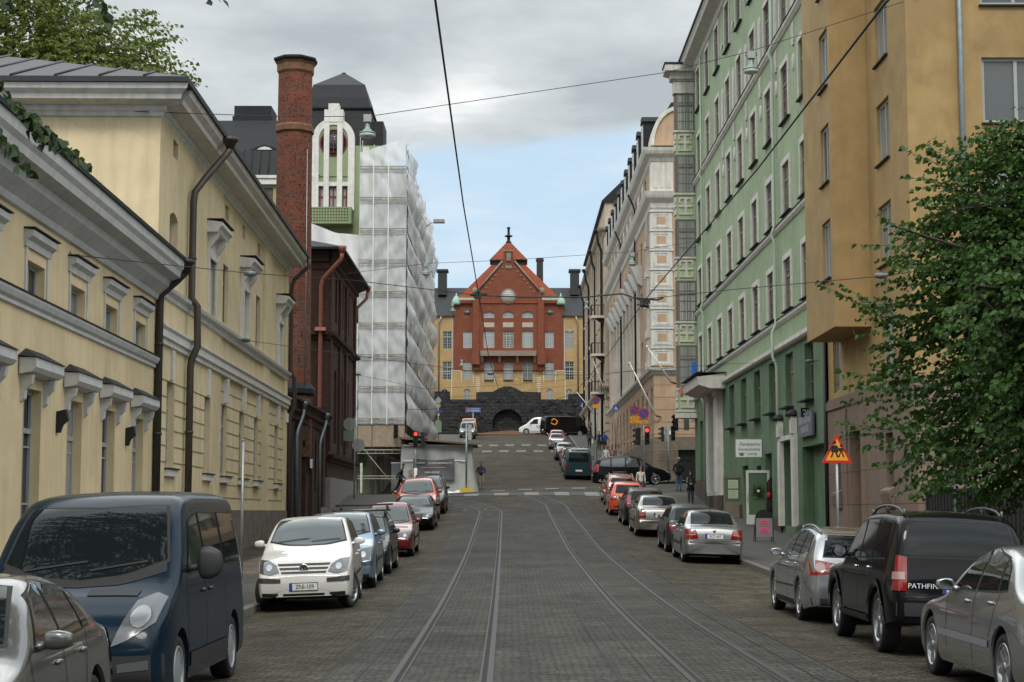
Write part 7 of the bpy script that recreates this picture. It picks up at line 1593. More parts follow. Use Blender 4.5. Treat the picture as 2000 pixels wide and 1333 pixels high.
def tree(name, label, base, c, rad, leafm, size, ntw, per, seed, twig=.7, tr=.22, group=None, keep=None, extra=()):
    rnd = random.Random(seed); base = Vector(base); c = Vector(c); r = thing(name, label, 'tree', base, group=group)
    wood = MB(); mb = MB(); top = c+Vector((0, 0, rad[2]*.55)); h0 = base.lerp(top, .35); h0.x = base.x+(c.x-base.x)*.12; h0.y = base.y+(c.y-base.y)*.12
    tp = [base-Vector((0,0,.2)), base+Vector((0,0,.4)), base.lerp(h0, .6), h0, h0.lerp(top, .5)+Vector((.15,.1,0)), top]
    wood.tube([p-base for p in tp], [tr*1.35, tr*1.05, tr*.9, tr*.8, tr*.45, tr*.1], 12)
    limbs = []
    for i in range(14):
        t = rnd.uniform(.15, .9); s = h0.lerp(top, t); a = 2*math.pi*(i/14+rnd.uniform(-.04, .04))*2.6; e = rnd.uniform(-.15, .75)
        d = Vector((math.cos(a)*math.cos(e)*rad[0], math.sin(a)*math.cos(e)*rad[1], math.sin(e)*rad[2]))*rnd.uniform(.7, .95); en = c+d; mid = s.lerp(en, .5)+Vector((0, 0, .25))
        P = [s, s.lerp(mid, .5), mid, mid.lerp(en, .5), en]; rr = tr*.38*(1-t*.5); wood.tube([p-base for p in P], [rr, rr*.8, rr*.6, rr*.4, rr*.15], 6, cap=False); limbs += P[1:]
    clump = [(Vector((rnd.gauss(0,1), rnd.gauss(0,1), rnd.gauss(0,1))).normalized(), rnd.uniform(-.34, .26)) for _ in range(30)]
    for i in range(ntw):
        d = Vector((rnd.gauss(0,1), rnd.gauss(0,1), rnd.gauss(0,.95))).normalized(); k = .9
        for q, w in clump:
            g = d.dot(q)
            if g > .8: k += w*(g-.8)/.2
        rr = k*(.45+.55*rnd.random()**.6); tp_ = 1-.38*max(0, d.z) if ntw > 5000 else 1; p = c+Vector((d.x*rad[0]*tp_, d.y*rad[1]*tp_, d.z*rad[2]))*rr
        out = Vector((d.x, d.y, d.z*.35+rnd.uniform(-.25, .25))).normalized(); tl = twig*rnd.uniform(.6, 1.25); a = p-out*tl*.5; b = p+out*tl*.5
        if keep and not (keep(a) and keep(b)): continue
        spray(mb, wood if i % 3 == 0 else None, a-base, b-base, size, per, rnd)
        if i % 4 == 0 and min((q-a).length for q in limbs) < .9+rad[0]*.05:
            l = min(limbs, key=lambda q: (q-a).length_squared); wood.tube([l-base, (l.lerp(a, .5)+Vector((0,0,.1)))-base, a-base], [.025, .018, .010], 4, cap=False)
    for a, b, n, sz in extra:
        if ntw > 5000:
            for q in range(5): j = Vector((rnd.gauss(0,.16), rnd.gauss(0,.2), rnd.gauss(0,.14))); t = rnd.uniform(-.9, .25); d = Vector(b)-Vector(a); spray(mb, wood, Vector(a)+d*t+j-base, Vector(a)+d*(t+.75)+j*1.6-base, sz, n-4, rnd, .006, .15)
        spray(mb, wood, Vector(a)-base, Vector(b)-base, sz, n, rnd, .006, .10)
    wood.build('trunk', BARK, r); mb.build('crown', leafm, r); return r
def trees():
    t0 = tree('street_tree', 'leafy green lime tree over the dark fence on the right', (8.3, 25.2, walk_z(8, 25)), (9.2, 24.7, 4.9), (4.4, 3.5, 3.7), LEAFR, .096, 6800, 14, 3, .75, .20,
         extra=[(at(1760,640,23.5), at(1640,568,23.2), 24, .09), (at(1790,470,24), at(1722,420,23.6), 16, .10), (at(1880,330,24), at(1806,278,23.7), 18, .10), (at(1760,770,23.2), at(1645,748,23), 20, .10), (at(1740,840,23), at(1640,822,22.8), 18, .10), (at(1850,900,23.2), at(1715,900,22.9), 24, .09), (at(1900,930,23.3), at(1790,960,23), 18, .10), (at(1990,330,24), at(1890,300,24), 20, .10), (at(1960,250,24.5), at(1870,290,24.3), 18, .1), (at(1860,520,24), at(1745,520,23.7), 20, .1)])
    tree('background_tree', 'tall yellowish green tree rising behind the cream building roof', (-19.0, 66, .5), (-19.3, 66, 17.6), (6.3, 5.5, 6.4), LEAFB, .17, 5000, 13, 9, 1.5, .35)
    for q, x, y, sc, lb in ((t0, -8.5, -6, 1.1, 'leafy tree behind the camera on the left pavement'), (t0, 9.5, -3, 1.0, 'leafy tree behind the camera on the right pavement'), (t0, -9.5, -24, 1.5, 'large leafy tree far behind the camera on the left'), (t0, 9, -22, 1.5, 'large leafy tree far behind the camera on the right'), (t0, .5, -52, 1.9, 'broad leafy tree closing the street behind the camera'), (t0, 7.5, -12, 1.5, 'tall leafy tree on the right pavement well behind the camera'), (t0, -7, -14, 1.5, 'tall leafy tree on the left pavement well behind the camera'), (t0, 3.2, -34, 1.9, 'broad leafy tree in the middle distance behind the camera')):
        c = copy_tree(q); c.location = (x, y, .05); c.rotation_euler.z = x; c.scale = (sc, sc, sc); c['label'] = lb
    ok = lambda p: p.x < -.36*p.y or p.z > 1.7+.345*p.y
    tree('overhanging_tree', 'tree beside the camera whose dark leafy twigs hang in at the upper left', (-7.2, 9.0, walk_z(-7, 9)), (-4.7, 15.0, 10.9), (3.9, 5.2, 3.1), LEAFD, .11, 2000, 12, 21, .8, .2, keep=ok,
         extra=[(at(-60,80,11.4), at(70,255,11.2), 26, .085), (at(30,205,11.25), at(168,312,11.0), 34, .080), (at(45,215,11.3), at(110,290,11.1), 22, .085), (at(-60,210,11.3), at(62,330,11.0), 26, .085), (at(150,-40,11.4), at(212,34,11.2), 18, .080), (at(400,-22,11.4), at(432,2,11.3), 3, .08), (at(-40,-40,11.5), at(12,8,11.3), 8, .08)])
trees()
# ================================================================= street furniture, signs, lamps and wires
def disc(mb, c, r, y0, y1, k, n=24): mb.lathe([(0, y0), (r, y0), (r, y1), (0, y1)], n, c, 'y', k, False)
def warning_sign():
    p = at(1635, 905, 38); g = walk_z(p.x, 38); r = thing('warning_sign', 'red and yellow triangular warning sign showing two walking children, on a grey post', 'sign', (p.x, 38, g)); zb = p.z-g
    mb = MB(); mb.tube([(0, .04, -.05), (0, .04, zb+.5)], .032, 8); mb.build('post', STEEL, r)
    s = .70; h = s*.95
    tri = lambda k, zo=0: [(-s/2*k, zb+zo+h/3*(1-k)), (s/2*k, zb+zo+h/3*(1-k)), (0, zb+zo+h/3*(1-k)+h*k)]
    mb = MB(); mb.prism(tri(1.0), -.012, .012); mb.build('sign_plate', RED, r); mb = MB(); mb.prism(tri(.74), -.016, -.0125); mb.build('sign_field', SYEL, r)
    mb = MB(); z0 = zb+.13
    def fig(x, sc, skirt):
        P = lambda a, b: (x+a*sc, z0+b*sc)
        mb.lathe([(0,-.0215),(.042*sc,-.0215),(.042*sc,-.0165)], 12, (x, 0, z0+.335*sc), 'y', 0, False)
        body = [P(-.05,.27), P(.05,.27), P(.085,.12) if skirt else P(.045,.14), P(-.085,.12) if skirt else P(-.045,.14)]
        for q in (body, [P(-.045,.13), P(-.01,.13), P(-.055,0), P(-.095,0)], [P(.0,.13), P(.045,.13), P(.095,.0), P(.055,.0)], [P(-.05,.27), P(-.03,.25), P(-.12,.13), P(-.14,.15)], [P(.05,.27), P(.03,.25), P(.11,.14), P(.13,.16)]): mb.prism(q, -.020, -.0165)
    fig(-.055, 1.0, True); fig(.095, .78, False); mb.build('pictogram', SBLK, r)
warning_sign()
def hair_sign():
    p = at(1462, 876, 65.6); r = thing('hairdresser_sign', 'white projecting sign reading Kampaamo Kauneushoitola on the green wall', 'sign', tuple(p))
    mb = MB(); mb.box(-.50, .50, -.06, .06, -.34, .34); mb.build('sign_box', SWHT, r); mb = MB(); mb.box(-.53, .53, -.05, .05, -.37, .37); mb.tube([(.5, 0, .25), (.62, 0, .25)], .02, 6); mb.tube([(.53,0,.3),(.53,0,.55)], .010, 5); mb.build('sign_frame', STEEL, r)
    G = mat('sign_green_ink', (.02,.15,.10), .5)
    text_obj('Kampaamo', .19, G, r, face_M(.03, -.064, .16), shear=.35, sx=.95); text_obj('Kauneushoitola', .17, G, r, face_M(0, -.064, -.04), shear=.35, sx=.80); text_obj('1352708', .12, G, r, face_M(.10, -.064, -.23), sx=1)
    mb = MB(); mb.prism([(-.36,-.29),(-.20,-.29),(-.22,-.22),(-.34,-.22)], -.066, -.061); mb.prism([(-.39,-.21),(-.17,-.21),(-.17,-.17),(-.22,-.18),(-.34,-.18),(-.39,-.17)], -.066, -.061); mb.build('telephone_symbol', G, r)
hair_sign()
def wall_signs():
    p = at(1574, 806, 55.5); r = thing('house_number_sign', 'black number 25 sign on the corner of the green building', 'sign', tuple(p)); mb = MB(); mb.box(-.17, .17, -.05, .05, -.15, .15); mb.build('number_box', SBLK, r); text_obj('25', .24, SWHT, r, face_M(.01, -.054, 0)); 
    mb = MB(); mb.tube([(.16, 0, .08), (.3, .02, .08)], .015, 5); mb.build('bracket', STEEL, r)
    p = at(1589, 806, 54.6); r = thing('security_camera', 'small pale security camera beside the number 25 sign', 'camera', (p.x, 54.6, p.z+.03)); mb = MB(); mb.M = Matrix.Rotation(R(-25), 4, 'Y'); mb.box(-.22, .12, -.06, .06, -.05, .05); mb.tube([(-.22,0,0),(-.25,0,0)], .04, 10); mb.build('camera_housing', STEEL, r); mb = MB(); mb.tube([(.05,0,-.04),(.2,.0,-.12),(.3,0,-.12)], .02, 6); mb.build('bracket', STEEL, r)
    r = thing('grey_wall_sign', 'grey wall sign with two worn lines of lettering, below the number 25', 'sign', (9.70, 55.4, 4.55), R(-90)); mb = MB(); mb.box(-1.3, 1.3, -.10, -.02, -.40, .40); mb.build('sign_panel', mat('sign_slate', (.13,.135,.16), .5), r); PG = mat('sign_faint_ink', (.26,.27,.30), .5)
    for xa, xb, za, zb in ((-1.15,-.45,.02,.27), (-.30,.35,.04,.28), (.45,1.1,.05,.29)): mb = MB(); mb.box(xa, xb, -.104, -.1005, za, zb); mb.build('worn_lettering', PG, r)
    for xa, xb, za, zb in ((-.75,-.2,-.27,-.06), (-.12,.25,-.25,-.05), (.35,.6,-.25,-.02)): mb = MB(); mb.box(xa, xb, -.104, -.1005, za, zb); mb.build('worn_lettering', PG, r)
    r = thing('glass_door', 'white framed glass door standing open, with a plant hanging inside it', 'door', (8.92, 64.6, walk_z(9, 64)+.12)); mb = MB(); mb.box(0, .09, -.03, .03, 0, 2.05); mb.box(.80, .89, -.03, .03, 0, 2.05); mb.box(.09, .80, -.03, .03, 1.95, 2.05); mb.box(.09, .80, -.03, .03, 0, .36); mb.build('door_frame', FRW, r)
    gm = mat('clear_door_glass', (.10,.15,.09), .05, spec=.7); mb = MB(); mb.box(.09, .80, -.006, .006, .36, 1.95); mb.build('door_glass', gm, r); mb = MB(); mb.tube([(.045,-.06,.85),(.045,-.06,1.2)], .015, 6); mb.build('door_handle', STEEL, r)
    r = thing('hanging_plant', 'small plant in a white pot hanging on the open glass door', 'plant', (9.37, 64.5, walk_z(9, 64)+1.42)); mb = MB(); mb.lathe([(.05,-.10),(.075,.0),(.07,.0)], 12); mb.build('pot', SWHT, r); mb = MB(); rnd = random.Random(2)
    for i in range(60): leaf(mb, Vector((rnd.gauss(0,.11), rnd.gauss(0,.03), rnd.uniform(-.22,.2))), Vector((rnd.uniform(-1,1), rnd.uniform(-.4,.1), rnd.uniform(-1,.2))), .08, rnd)
    mb.build('foliage', LEAFD, r); mb = MB(); mb.tube([(-.06,0,0),(0,0,.45),(.06,0,0)], .005, 4); mb.build('hanger', WIRE, r)
    r = thing('hanging_coat', 'black coat with a red bag hanging in the open shop doorway', 'coat', (9.84, 64.45, walk_z(9, 64)+.5)); mb = MB(); mb.smooth = True; mb.lathe([(.14,.0),(.16,.3),(.13,.8),(.15,1.2),(.04,1.36),(.03,1.42)], 14); mb.v = [(x*1.15, y*.5, z) for x, y, z in mb.v]; mb.build('coat_body', mat('coat_cloth', (.012,.012,.015), .9), r); mb = MB(); mb.ball((-.10,-.12,.72), (.075,.04,.12), 10); mb.tube([(-.12,-.12,.82),(-.1,-.1,1.3),(-.07,-.12,.82)], .008, 5); mb.build('red_bag', RED, r)
    r = thing('poster_frame', 'brown framed stand with two pale notices beside the white portico', 'notice stand', (8.95, 71.8, walk_z(9, 72))); mb = MB(); mb.box(0, .06, -.03, .03, 0, 1.75); mb.box(.72, .78, -.03, .03, 0, 1.75); mb.box(.06, .72, -.03, .03, 1.66, 1.75); mb.box(.06,.72,-.03,.03,.0,.66); mb.build('stand_frame', FRB, r); mb = MB(); mb.box(.06,.72,-.008,.008,.66,1.66); mb.build('stand_glass', gm, r)
    for z in (.80, 1.22):
        mb = MB(); mb.box(.20, .62, -.02, -.009, z, z+.36); o = mb.build('notice', mat('notice_paper', (.46,.52,.38), .8), r); mb = MB()
        for k in range(5): mb.box(.25, .57-.04*(k % 3), -.023, -.0205, z+.06+k*.055, z+.07+k*.055)
        mb.build('print_line', mat('notice_ink', (.12,.16,.11), .8), o)
    p = at(1494, 1050, 55.6); r = thing('pavement_board', 'black topped pavement board with two pink notices', 'sign', (p.x, 55.6, walk_z(8.3, 55.6)))
    mb = MB(); mb.prism([(-.30,.18),(.26,.18),(.24,.78),(-.28,.78)], -.012, .012); mb.build('board_panel', mat('board_grey', (.22,.22,.21), .6), r); mb = MB(); mb.prism([(-.31,.78),(.27,.78)]+[(-.02+.29*math.cos(R(180*k/10)), .80+.26*math.sin(R(180*k/10))) for k in range(11)], -.014, .014); mb.build('board_header', SBLK, r)
    mb = MB(); mb.tube([(-.31,-.02,0),(-.30,-.02,.8)], .016, 5); mb.tube([(.27,-.02,0),(.26,-.02,.8)], .016, 5); mb.tube([(-.31,.40,0),(-.30,.03,.8)], .016, 5); mb.tube([(.27,.40,0),(.26,.03,.8)], .016, 5); mb.build('board_legs', SBLK, r)
    for z in (.26, .52): 
        mb = MB(); mb.box(-.18, .16, -.02, -.013, z, z+.20); o = mb.build('pink_notice', mat('pink_paper', (.55,.12,.20), .8), r); mb = MB()
        for k in range(3): mb.box(-.13, .11-.03*k, -.023, -.0205, z+.04+k*.05, z+.055+k*.05)
        mb.build('print_line', mat('pink_ink', (.35,.06,.12), .8), o)
wall_signs()
def head(root, x, y, z, rz, lit=None, sc=1.0, name='signal_head'):
    """three-lamp signal head facing local -y"""
    M = Matrix.Translation((x, y, z)) @ Matrix.Rotation(rz, 4, 'Z') @ Matrix.Scale(sc, 4); mb = MB(); mb.M = M; mb.box(-.13, .13, -.08, .10, -.45, .45)
    for k in range(3):
        zc = .29-k*.29
        for a in range(8):
            t0, t1 = R(-10+a*25), R(-10+(a+1)*25); mb.add([(.105*math.cos(t0), -.08, zc+.105*math.sin(t0)), (.105*math.cos(t1), -.08, zc+.105*math.sin(t1)), (.105*math.cos(t1), -.24, zc+.105*math.sin(t1)-.01), (.105*math.cos(t0), -.24, zc+.105*math.sin(t0)-.01)], [(0,1,2,3)])
    o = mb.build(name, BLKM, root)
    for k in range(3):
        mb = MB(); mb.M = M; mb.lathe([(0,-.085),(.095,-.085),(.095,-.0801)], 16, (0, 0, .29-k*.29), 'y', 0, False)
        m = mat('lit_red_lamp', (1.0,.035,.02), .4, emit=3.2) if k == lit == 0 else mat('dim_lamp_%d' % k, ((.07,.012,.01),(.05,.03,.01),(.01,.035,.02))[k], .2)
        mb.build('lamp_lens', m, o)
    return o
def signals():
    g = walk_z(6.85, 87.6); r = thing('traffic_light', 'traffic light with a lit red lamp and two no stopping signs above it', 'traffic light', (6.85, 87.6, g)); zz = lambda v: at(1255, v, 87.6).z-g
    mb = MB(); mb.tube([(0,0,-.05),(0,0,zz(796))], .055, 10); mb.build('pole', PIPEG, r); head(r, .13, -.12, zz(852), 0, 0); head(r, -.33, 0, zz(853), R(-70), None); mb = MB(); mb.tube([(-.3,0,zz(853)),(0,0,zz(853))], .03, 6); mb.tube([(0,-.1,zz(845)),(.1,-.1,zz(845))], .03, 6); mb.build('bracket', STEEL, r)
    for u, v, d, py in ((1236, 802, .46, 817), (1254, 808, .53, 825)):
        x = (u-1255)/3300*87.6; z = zz(v); mb = MB(); disc(mb, (x, -.10, z), d/2, -.02, .0, 0); o = mb.build('no_stopping_sign', RED, r); mb = MB(); disc(mb, (x, -.10, z), d/2*.80, -.026, -.0205, 0); mb.build('sign_field', BLUE, o)
        mb = MB(); mb.M = Matrix.Translation((x, -.128, z)) @ Matrix.Rotation(R(45), 4, 'Y'); mb.box(-d*.40, d*.40, -.003, .0, -.035, .035); mb.build('sign_slash', RED, o)
        w = .46; zp = zz(py); n = 2 if u < 1240 else 1
        for k in range(n):
            mb = MB(); mb.box(x-w/2, x+w/2, -.12, -.105, zp-.07-k*.19, zp+.08-k*.19); q = mb.build('supplementary_plate', SYEL, r); text_obj('8-17', .13, SBLK, q, face_M(x, -.124, zp-k*.19))
    p = at(1312, 825, 105.6); g = walk_z(9.6, 105.6); r = thing('traffic_light', 'unlit traffic light at the far pavement by the tan building', 'traffic light', (9.75, 105.6, g)); z0 = at(1304, 847, 105.6).z-g
    mb = MB(); mb.tube([(0,0,-.05),(0,0,z0+.6)], .06, 10); mb.build('pole', PIPEG, r); head(r, .30, -.1, z0, 0, None); head(r, -.36, 0, z0-.05, R(-90), None); mb = MB(); mb.box(-.22, -.05, .0, .06, z0-.5, z0+.4); mb.tube([(-.36,0,z0+.2),(.3,0,z0+.2)], .025, 6); mb.build('bracket', SIGNB, r)
    p = at(1319, 826, 89.3); r = thing('traffic_light', 'traffic light bracketed from the green building under its corner bay', 'traffic light', tuple(p)); head(r, 0, 0, 0, R(-40), None, .95); mb = MB(); mb.tube([(0,.08,.3),(.7,.0,.35),(1.1,-.5,.35)], .03, 6); mb.tube([(.1,.08,-.3),(.7,0,-.3),(1.1,-.5,-.3)], .03, 6); mb.box(.45,.72,-.1,.1,-.4,.45); mb.build('bracket', SIGNB, r)
    g = road_z(-4.4, 101)-.0; x = at(812, 850, 100.6).x; r = thing('traffic_light', 'traffic light with a lit red lamp in front of the wrapped site hut', 'traffic light', (x, 100.6, gx(x, 100.6)-.1)); z0 = at(812, 858, 100.6).z-gx(x, 100.6)+.1
    mb = MB(); mb.tube([(0,0,-.05),(0,0,z0+.4)], .055, 10); mb.build('pole', PIPEG, r); head(r, 0, -.12, z0, 0, 0); head(r, .42, 0, z0-.05, R(80), None); mb = MB(); mb.tube([(0,0,z0+.2),(.42,0,z0+.2)], .025, 6); mb.build('bracket', STEEL, r); mb = MB(); mb.lathe([(.10,-.02),(.10,1.6),(.0,1.6)], 10); mb.build('padded_foot', mat('foot_wrap', (0,0,0)), r)
    p = at(773, 843, 102.8); r = thing('traffic_light', 'dim traffic light fixed to the scaffolding corner', 'traffic light', tuple(p)); head(r, 0, 0, 0, R(12), None, .95); mb = MB(); mb.tube([(0,.05,.2),(.1,.35,.2)], .03, 6); mb.build('bracket', STEEL, r)
signals()
def back_signs():
    x = -8.05; Y = 86.5; g = walk_z(x, Y); r = thing('sign_post', 'post with two round road signs seen from behind at the brick corner', 'sign', (x, Y, g)); zz = lambda v: at(690, v, Y).z-g
    mb = MB(); mb.tube([(0,0,-.05),(0,0,zz(815))], .035, 8); mb.tube([(-.9,0,zz(850)),(.05,0,zz(850))], .03, 6); mb.build('post', STEEL, r)
    for u, v in ((681, 829), (699, 870)): mb = MB(); disc(mb, ((u-691)/3300*Y, -.05, zz(v)), .33, -.012, .012, 0); o = mb.build('round_sign', SIGNB, r); mb = MB(); mb.box((u-691)/3300*Y-.02, (u-691)/3300*Y+.02, -.10, -.0625, zz(v)-.3, zz(v)+.3); mb.build('sign_clamp', STEEL, o)
    mb = MB(); mb.box(-.62, -.02, -.06, -.03, zz(862), zz(841)); mb.build('plate', mat('green_sign_back', (.17,.22,.17), .5), r)
    x = at(911, 850, 99).x; r = thing('temporary_sign', 'temporary sign post in a yellow concrete foot by the site hut', 'sign', (x, 99, road_z(x, 99))); mb = MB(); z1 = at(911, 828, 99).z-road_z(x, 99); mb.tube([(0,0,.1),(0,0,z1)], .06, 10); mb.build('post', PIPEG, r); mb = MB(); mb.prism([(-.40,0),(.40,0),(.36,.16),(.25,.24),(-.25,.24),(-.36,.16)], -.3, .3); mb.build('yellow_foot', mat('foot_yellow', (.62,.46,.02), .6), r); mb = MB(); mb.box(.10, .30, -.03, .0, z1-.95, z1-.05); mb.build('sign_back', mat('pale_sign_back', (.36,.38,.30), .6), r)
    Y = 160; x = at(856, 800, Y).x; g = gx(x, Y)+.03; r = thing('sign_post', 'post with round grey sign backs on the upper left pavement', 'sign', (x, Y, g)); zz = lambda v: at(856, v, Y).z-g; mb = MB(); mb.tube([(0,0,0),(0,0,zz(775))], .05, 8); mb.build('post', STEEL, r)
    for v, rr in ((783, .27), (834, .0)):
        if rr: mb = MB(); disc(mb, (0, -.06, zz(v)), rr, -.01, .01, 0); mb.build('round_sign', SIGNB, r)
    mb = MB(); mb.prism([(-.32+.0, zz(845))]+[(.32*math.cos(R(180-180*k/10)), zz(827)+.32*math.sin(R(180*k/10))) for k in range(11)]+[(.32, zz(845))], -.07, -.04); mb.build('rounded_sign', mat('green_sign_back', (0,0,0)), r); mb = MB(); mb.box(-.2, .2, -.07, -.04, zz(796), zz(790)); mb.build('plate', SIGNB, r); mb = MB(); mb.box(-.2,.45,-.08,-.05,zz(806.5),zz(802.5)); mb.build('blue_plate', BLUE, r); mb = MB(); mb.box(-.06,.12,-.08,-.05,zz(813),zz(808)); mb.build('amber_plate', SYEL, r)
    Y = 196; p = at(924, 801, Y); g = gx(p.x, Y); r = thing('direction_sign', 'blue direction sign with an orange roundel above the orange van', 'sign', (p.x, Y, g)); z = p.z-g; mb = MB(); mb.tube([(0,0,0),(0,0,z)], .05, 8); mb.build('post', STEEL, r); mb = MB(); mb.box(-.88, .88, -.05, 0, z-.27, z+.27); mb.build('sign_panel', mat('pale_sign_blue', (.07,.14,.42), .5), r); mb = MB(); disc(mb, (-.52, 0, z), .17, -.06, -.051, 0); mb.build('roundel', mat('sign_orange', (.62,.16,.03), .5), r); mb = MB()
    for k in (-1, 1): mb.box(-.22, .72, -.056, -.051, z+k*.10-.05, z+k*.10+.05)
    mb.build('sign_text_line', mat('sign_pale_ink', (.30,.38,.58), .5), r)
    for u, v, Y, w in ((1203, 797, 128, .42), (1138, 791, 205, .62)):
        p = at(u, v, Y); g = gx(p.x, Y); r = thing('crossing_sign', 'blue pedestrian crossing sign on the %s' % ('right pavement below the no stopping sign' if Y < 200 else 'wall at the top of the street'), 'sign', (p.x, Y, g)); z = p.z-g; mb = MB(); mb.tube([(0,0,0),(0,0,z+w/2)], .035, 8); mb.build('post', STEEL, r); mb = MB(); mb.box(-w/2, w/2, -.06, -.035, z-w/2, z+w/2); mb.build('sign_plate', BLUE, r); mb = MB(); mb.prism([(-w*.36, z-w*.34), (w*.36, z-w*.34), (0, z+w*.34)], -.066, -.0605); o = mb.build('white_triangle', SWHT, r)
        mb = MB(); mb.lathe([(0,-.072),(w*.05,-.072),(w*.05,-.0665)], 10, (0, 0, z+w*.08), 'y', 0, False); mb.prism([(-w*.06,z+w*.04),(w*.06,z+w*.04),(w*.12,z-w*.28),(w*.05,z-w*.28),(0,z-w*.1),(-w*.05,z-w*.28),(-w*.12,z-w*.28)], -.072, -.0665); mb.build('walking_figure', SBLK, o)
    Y = 128.5; p = at(1165, 782, Y); g = gx(p.x, Y); r = thing('no_stopping_sign', 'round blue and red no stopping sign with yellow plate, far up the right side', 'sign', (p.x, Y, g)); z = p.z-g; mb = MB(); mb.tube([(0,0,0),(0,0,z)], .035, 8); mb.build('post', STEEL, r); mb = MB(); disc(mb, (0,-.06,z), .27, -.01, .01, 0); mb.build('sign_rim', RED, r); mb = MB(); disc(mb, (0,-.06,z), .21, -.016, -.0105, 0); o = mb.build('sign_field', BLUE, r); mb = MB(); mb.M = Matrix.Translation((0,-.079,z)) @ Matrix.Rotation(R(45), 4, 'Y'); mb.box(-.22,.22,-.003,0,-.03,.03); mb.build('sign_slash', RED, o); mb = MB(); mb.box(-.25,.25,-.08,-.05,z-.62,z-.32); mb.build('supplementary_plate', SYEL, r)
    p = at(475, 860, 36); g = walk_z(p.x, 36); r = thing('grey_post', 'plain galvanised post on the left pavement in front of the plinth', 'post', (p.x, 36, g)); mb = MB(); mb.tube([(0,0,-.05),(0,0,p.z-g)], .033, 8); mb.build('post_shaft', STEEL, r); mb = MB(); mb.lathe([(.036,p.z-g-.03),(.036,p.z-g+.01),(0,p.z-g+.02)], 8); mb.build('post_cap', PIPEG, r)
back_signs()
def lamps_and_wires():
    def lamp(u, v, Y, w, label):
        p = at(u, v, Y); r = thing('hanging_lamp', label, 'street lamp', tuple(p), group='street lamps hung on wires over the road')
        mb = MB(); mb.box(-w*.24, w*.24, -w*.2, w*.2, -.10*w, .36*w); mb.build('control_box', mat('lamp_box', (.33,.34,.34), .5), r)
        mb = MB(); mb.lathe([(w*.10,-.1*w),(w*.14,-.32*w),(w*.17,-.5*w),(w*.30,-.66*w),(w*.52,-.76*w),(w*.54,-.82*w),(w*.40,-.82*w)], 20); mb.build('lamp_shade', LAMPG, r)
        mb = MB(); mb.lathe([(w*.50,-.83*w),(w*.50,-.98*w),(w*.40,-1.04*w),(w*.12,-1.10*w),(0,-1.13*w)], 20); mb.build('lamp_bowl', LAMPW, r)
        mb = MB(); mb.tube([(-w*.3,0,.3*w),(-w*.35,0,.1*w),(-w*.2,0,0)], w*.03, 5); mb.tube([(w*.3,0,.3*w),(w*.35,0,.1*w),(w*.2,0,0)], w*.03, 5); mb.build('bracket', WIRE, r)
    lamp(1467, 112, 44, .42, 'large hanging street lamp in front of the green building'); lamp(718, 236, 41, .40, 'large hanging street lamp above the netted scaffolding')
    lamp(1235, 500, 73, .40, 'hanging street lamp in front of the tan building'); lamp(832, 520, 73, .38, 'hanging street lamp in front of the netted scaffolding side')
    lamp(1146, 592, 120, .42, 'small hanging lamp at the left edge of the pale stucco building'); lamp(884, 597, 120, .42, 'small hanging lamp at the left shoulder of the red brick building')
    lamp(1115, 640, 160, .42, 'tiny hanging lamp before the right yellow wing window'); lamp(902, 706, 160, .42, 'tiny hanging lamp before the left red brick wall window'); lamp(1087, 727, 195, .42, 'tiny hanging lamp at the right end of the red brick wall')
    def wire(name, label, pts, r=.011, sag=.0, cat='wire', beads=(), n=10):
        P = []
        for a, b in zip(pts, pts[1:]):
            for i in range(n): t = i/n; q = a.lerp(b, t); q.z -= sag*4*t*(1-t); P.append(q)
        P.append(pts[-1]); c = thing(name, label, cat, tuple(P[0])); o = P[0].copy(); mb = MB(); mb.tube([q-o for q in P], r, 6); mb.build('cable', WIRE, c)
        for u, v, Y in beads:
            mb = MB(); p = at(u, v, Y)-o; mb.lathe([(0,-.14),(.05,-.12),(.07,0),(.05,.12),(0,.14)], 8, tuple(p), 'x'); mb.build('insulator', mat('insulator_grey', (.10,.12,.13), .4), c)
    wire('contact_wire', 'thick tram wire running down over the left track', [Vector((-.75,-40,6.3)), at(838,-120,14.5), at(850,0,16), at(905,400,30), at(935,577,45), at(955,700,68), at(975,765,84), at(940,800,97), at(780,800,104)], .0125)
    wire('contact_wire', 'thick tram wire running down over the right track', [Vector((2.6,-40,5.9)), at(1840,-100,12), at(1730,5,14), at(1480,330,24), at(1258,588,45), at(1190,690,63), at(1120,770,84), at(1040,795,97), at(800,800,104)], .0125)
    wire('pull_off_cable', 'heavy black cable strung between the two tram wires', [at(935,577,45), at(1000,580,45), at(1140,581,45), at(1215,574,45), at(1256,588,45)], .021)
    def cluster():
        p = at(1262, 586, 45); c = thing('wire_clamp', 'dark clamp and insulators where the right tram wire is held', 'clamp', tuple(p)); mb = MB(); mb.box(-.16, .10, -.05, .05, -.10, .0); mb.ball((-.1,0,-.14), .07, 8); mb.ball((.02,0,-.16), .06, 8); mb.tube([(-.35,0,.05),(.3,0,.0),(.46,0,.06)], .03, 6); mb.tube([(-.25,0,-.12),(0,0,-.2)], .02, 5); mb.build('clamp_body', WIRE, c)
        p = at(933, 577, 45); c = thing('wire_clamp', 'dark clamp where the left tram wire meets the heavy cable', 'clamp', tuple(p)); mb = MB(); mb.box(-.10, .10, -.05, .05, -.09, .05); mb.ball((0,0,.08), .07, 8); mb.tube([(-.2,0,0),(.25,0,.03)], .03, 6); mb.build('clamp_body', WIRE, c)
    cluster()
    wire('span_wire', 'span wire from the low cream building to the left tram wire', [at(108,495,29.2), at(487,534,38), at(690,548,41.5), at(933,577,45)], .0095, 0, beads=[(125,497,29.6), (488,535,38)])
    wire('span_wire', 'span wire from the right tram wire across to the lime tree', [at(1262,584,45), at(1430,566,42), at(1718,540,35), at(2030,498,30)], .010, 0, beads=[(1721,539,35)])
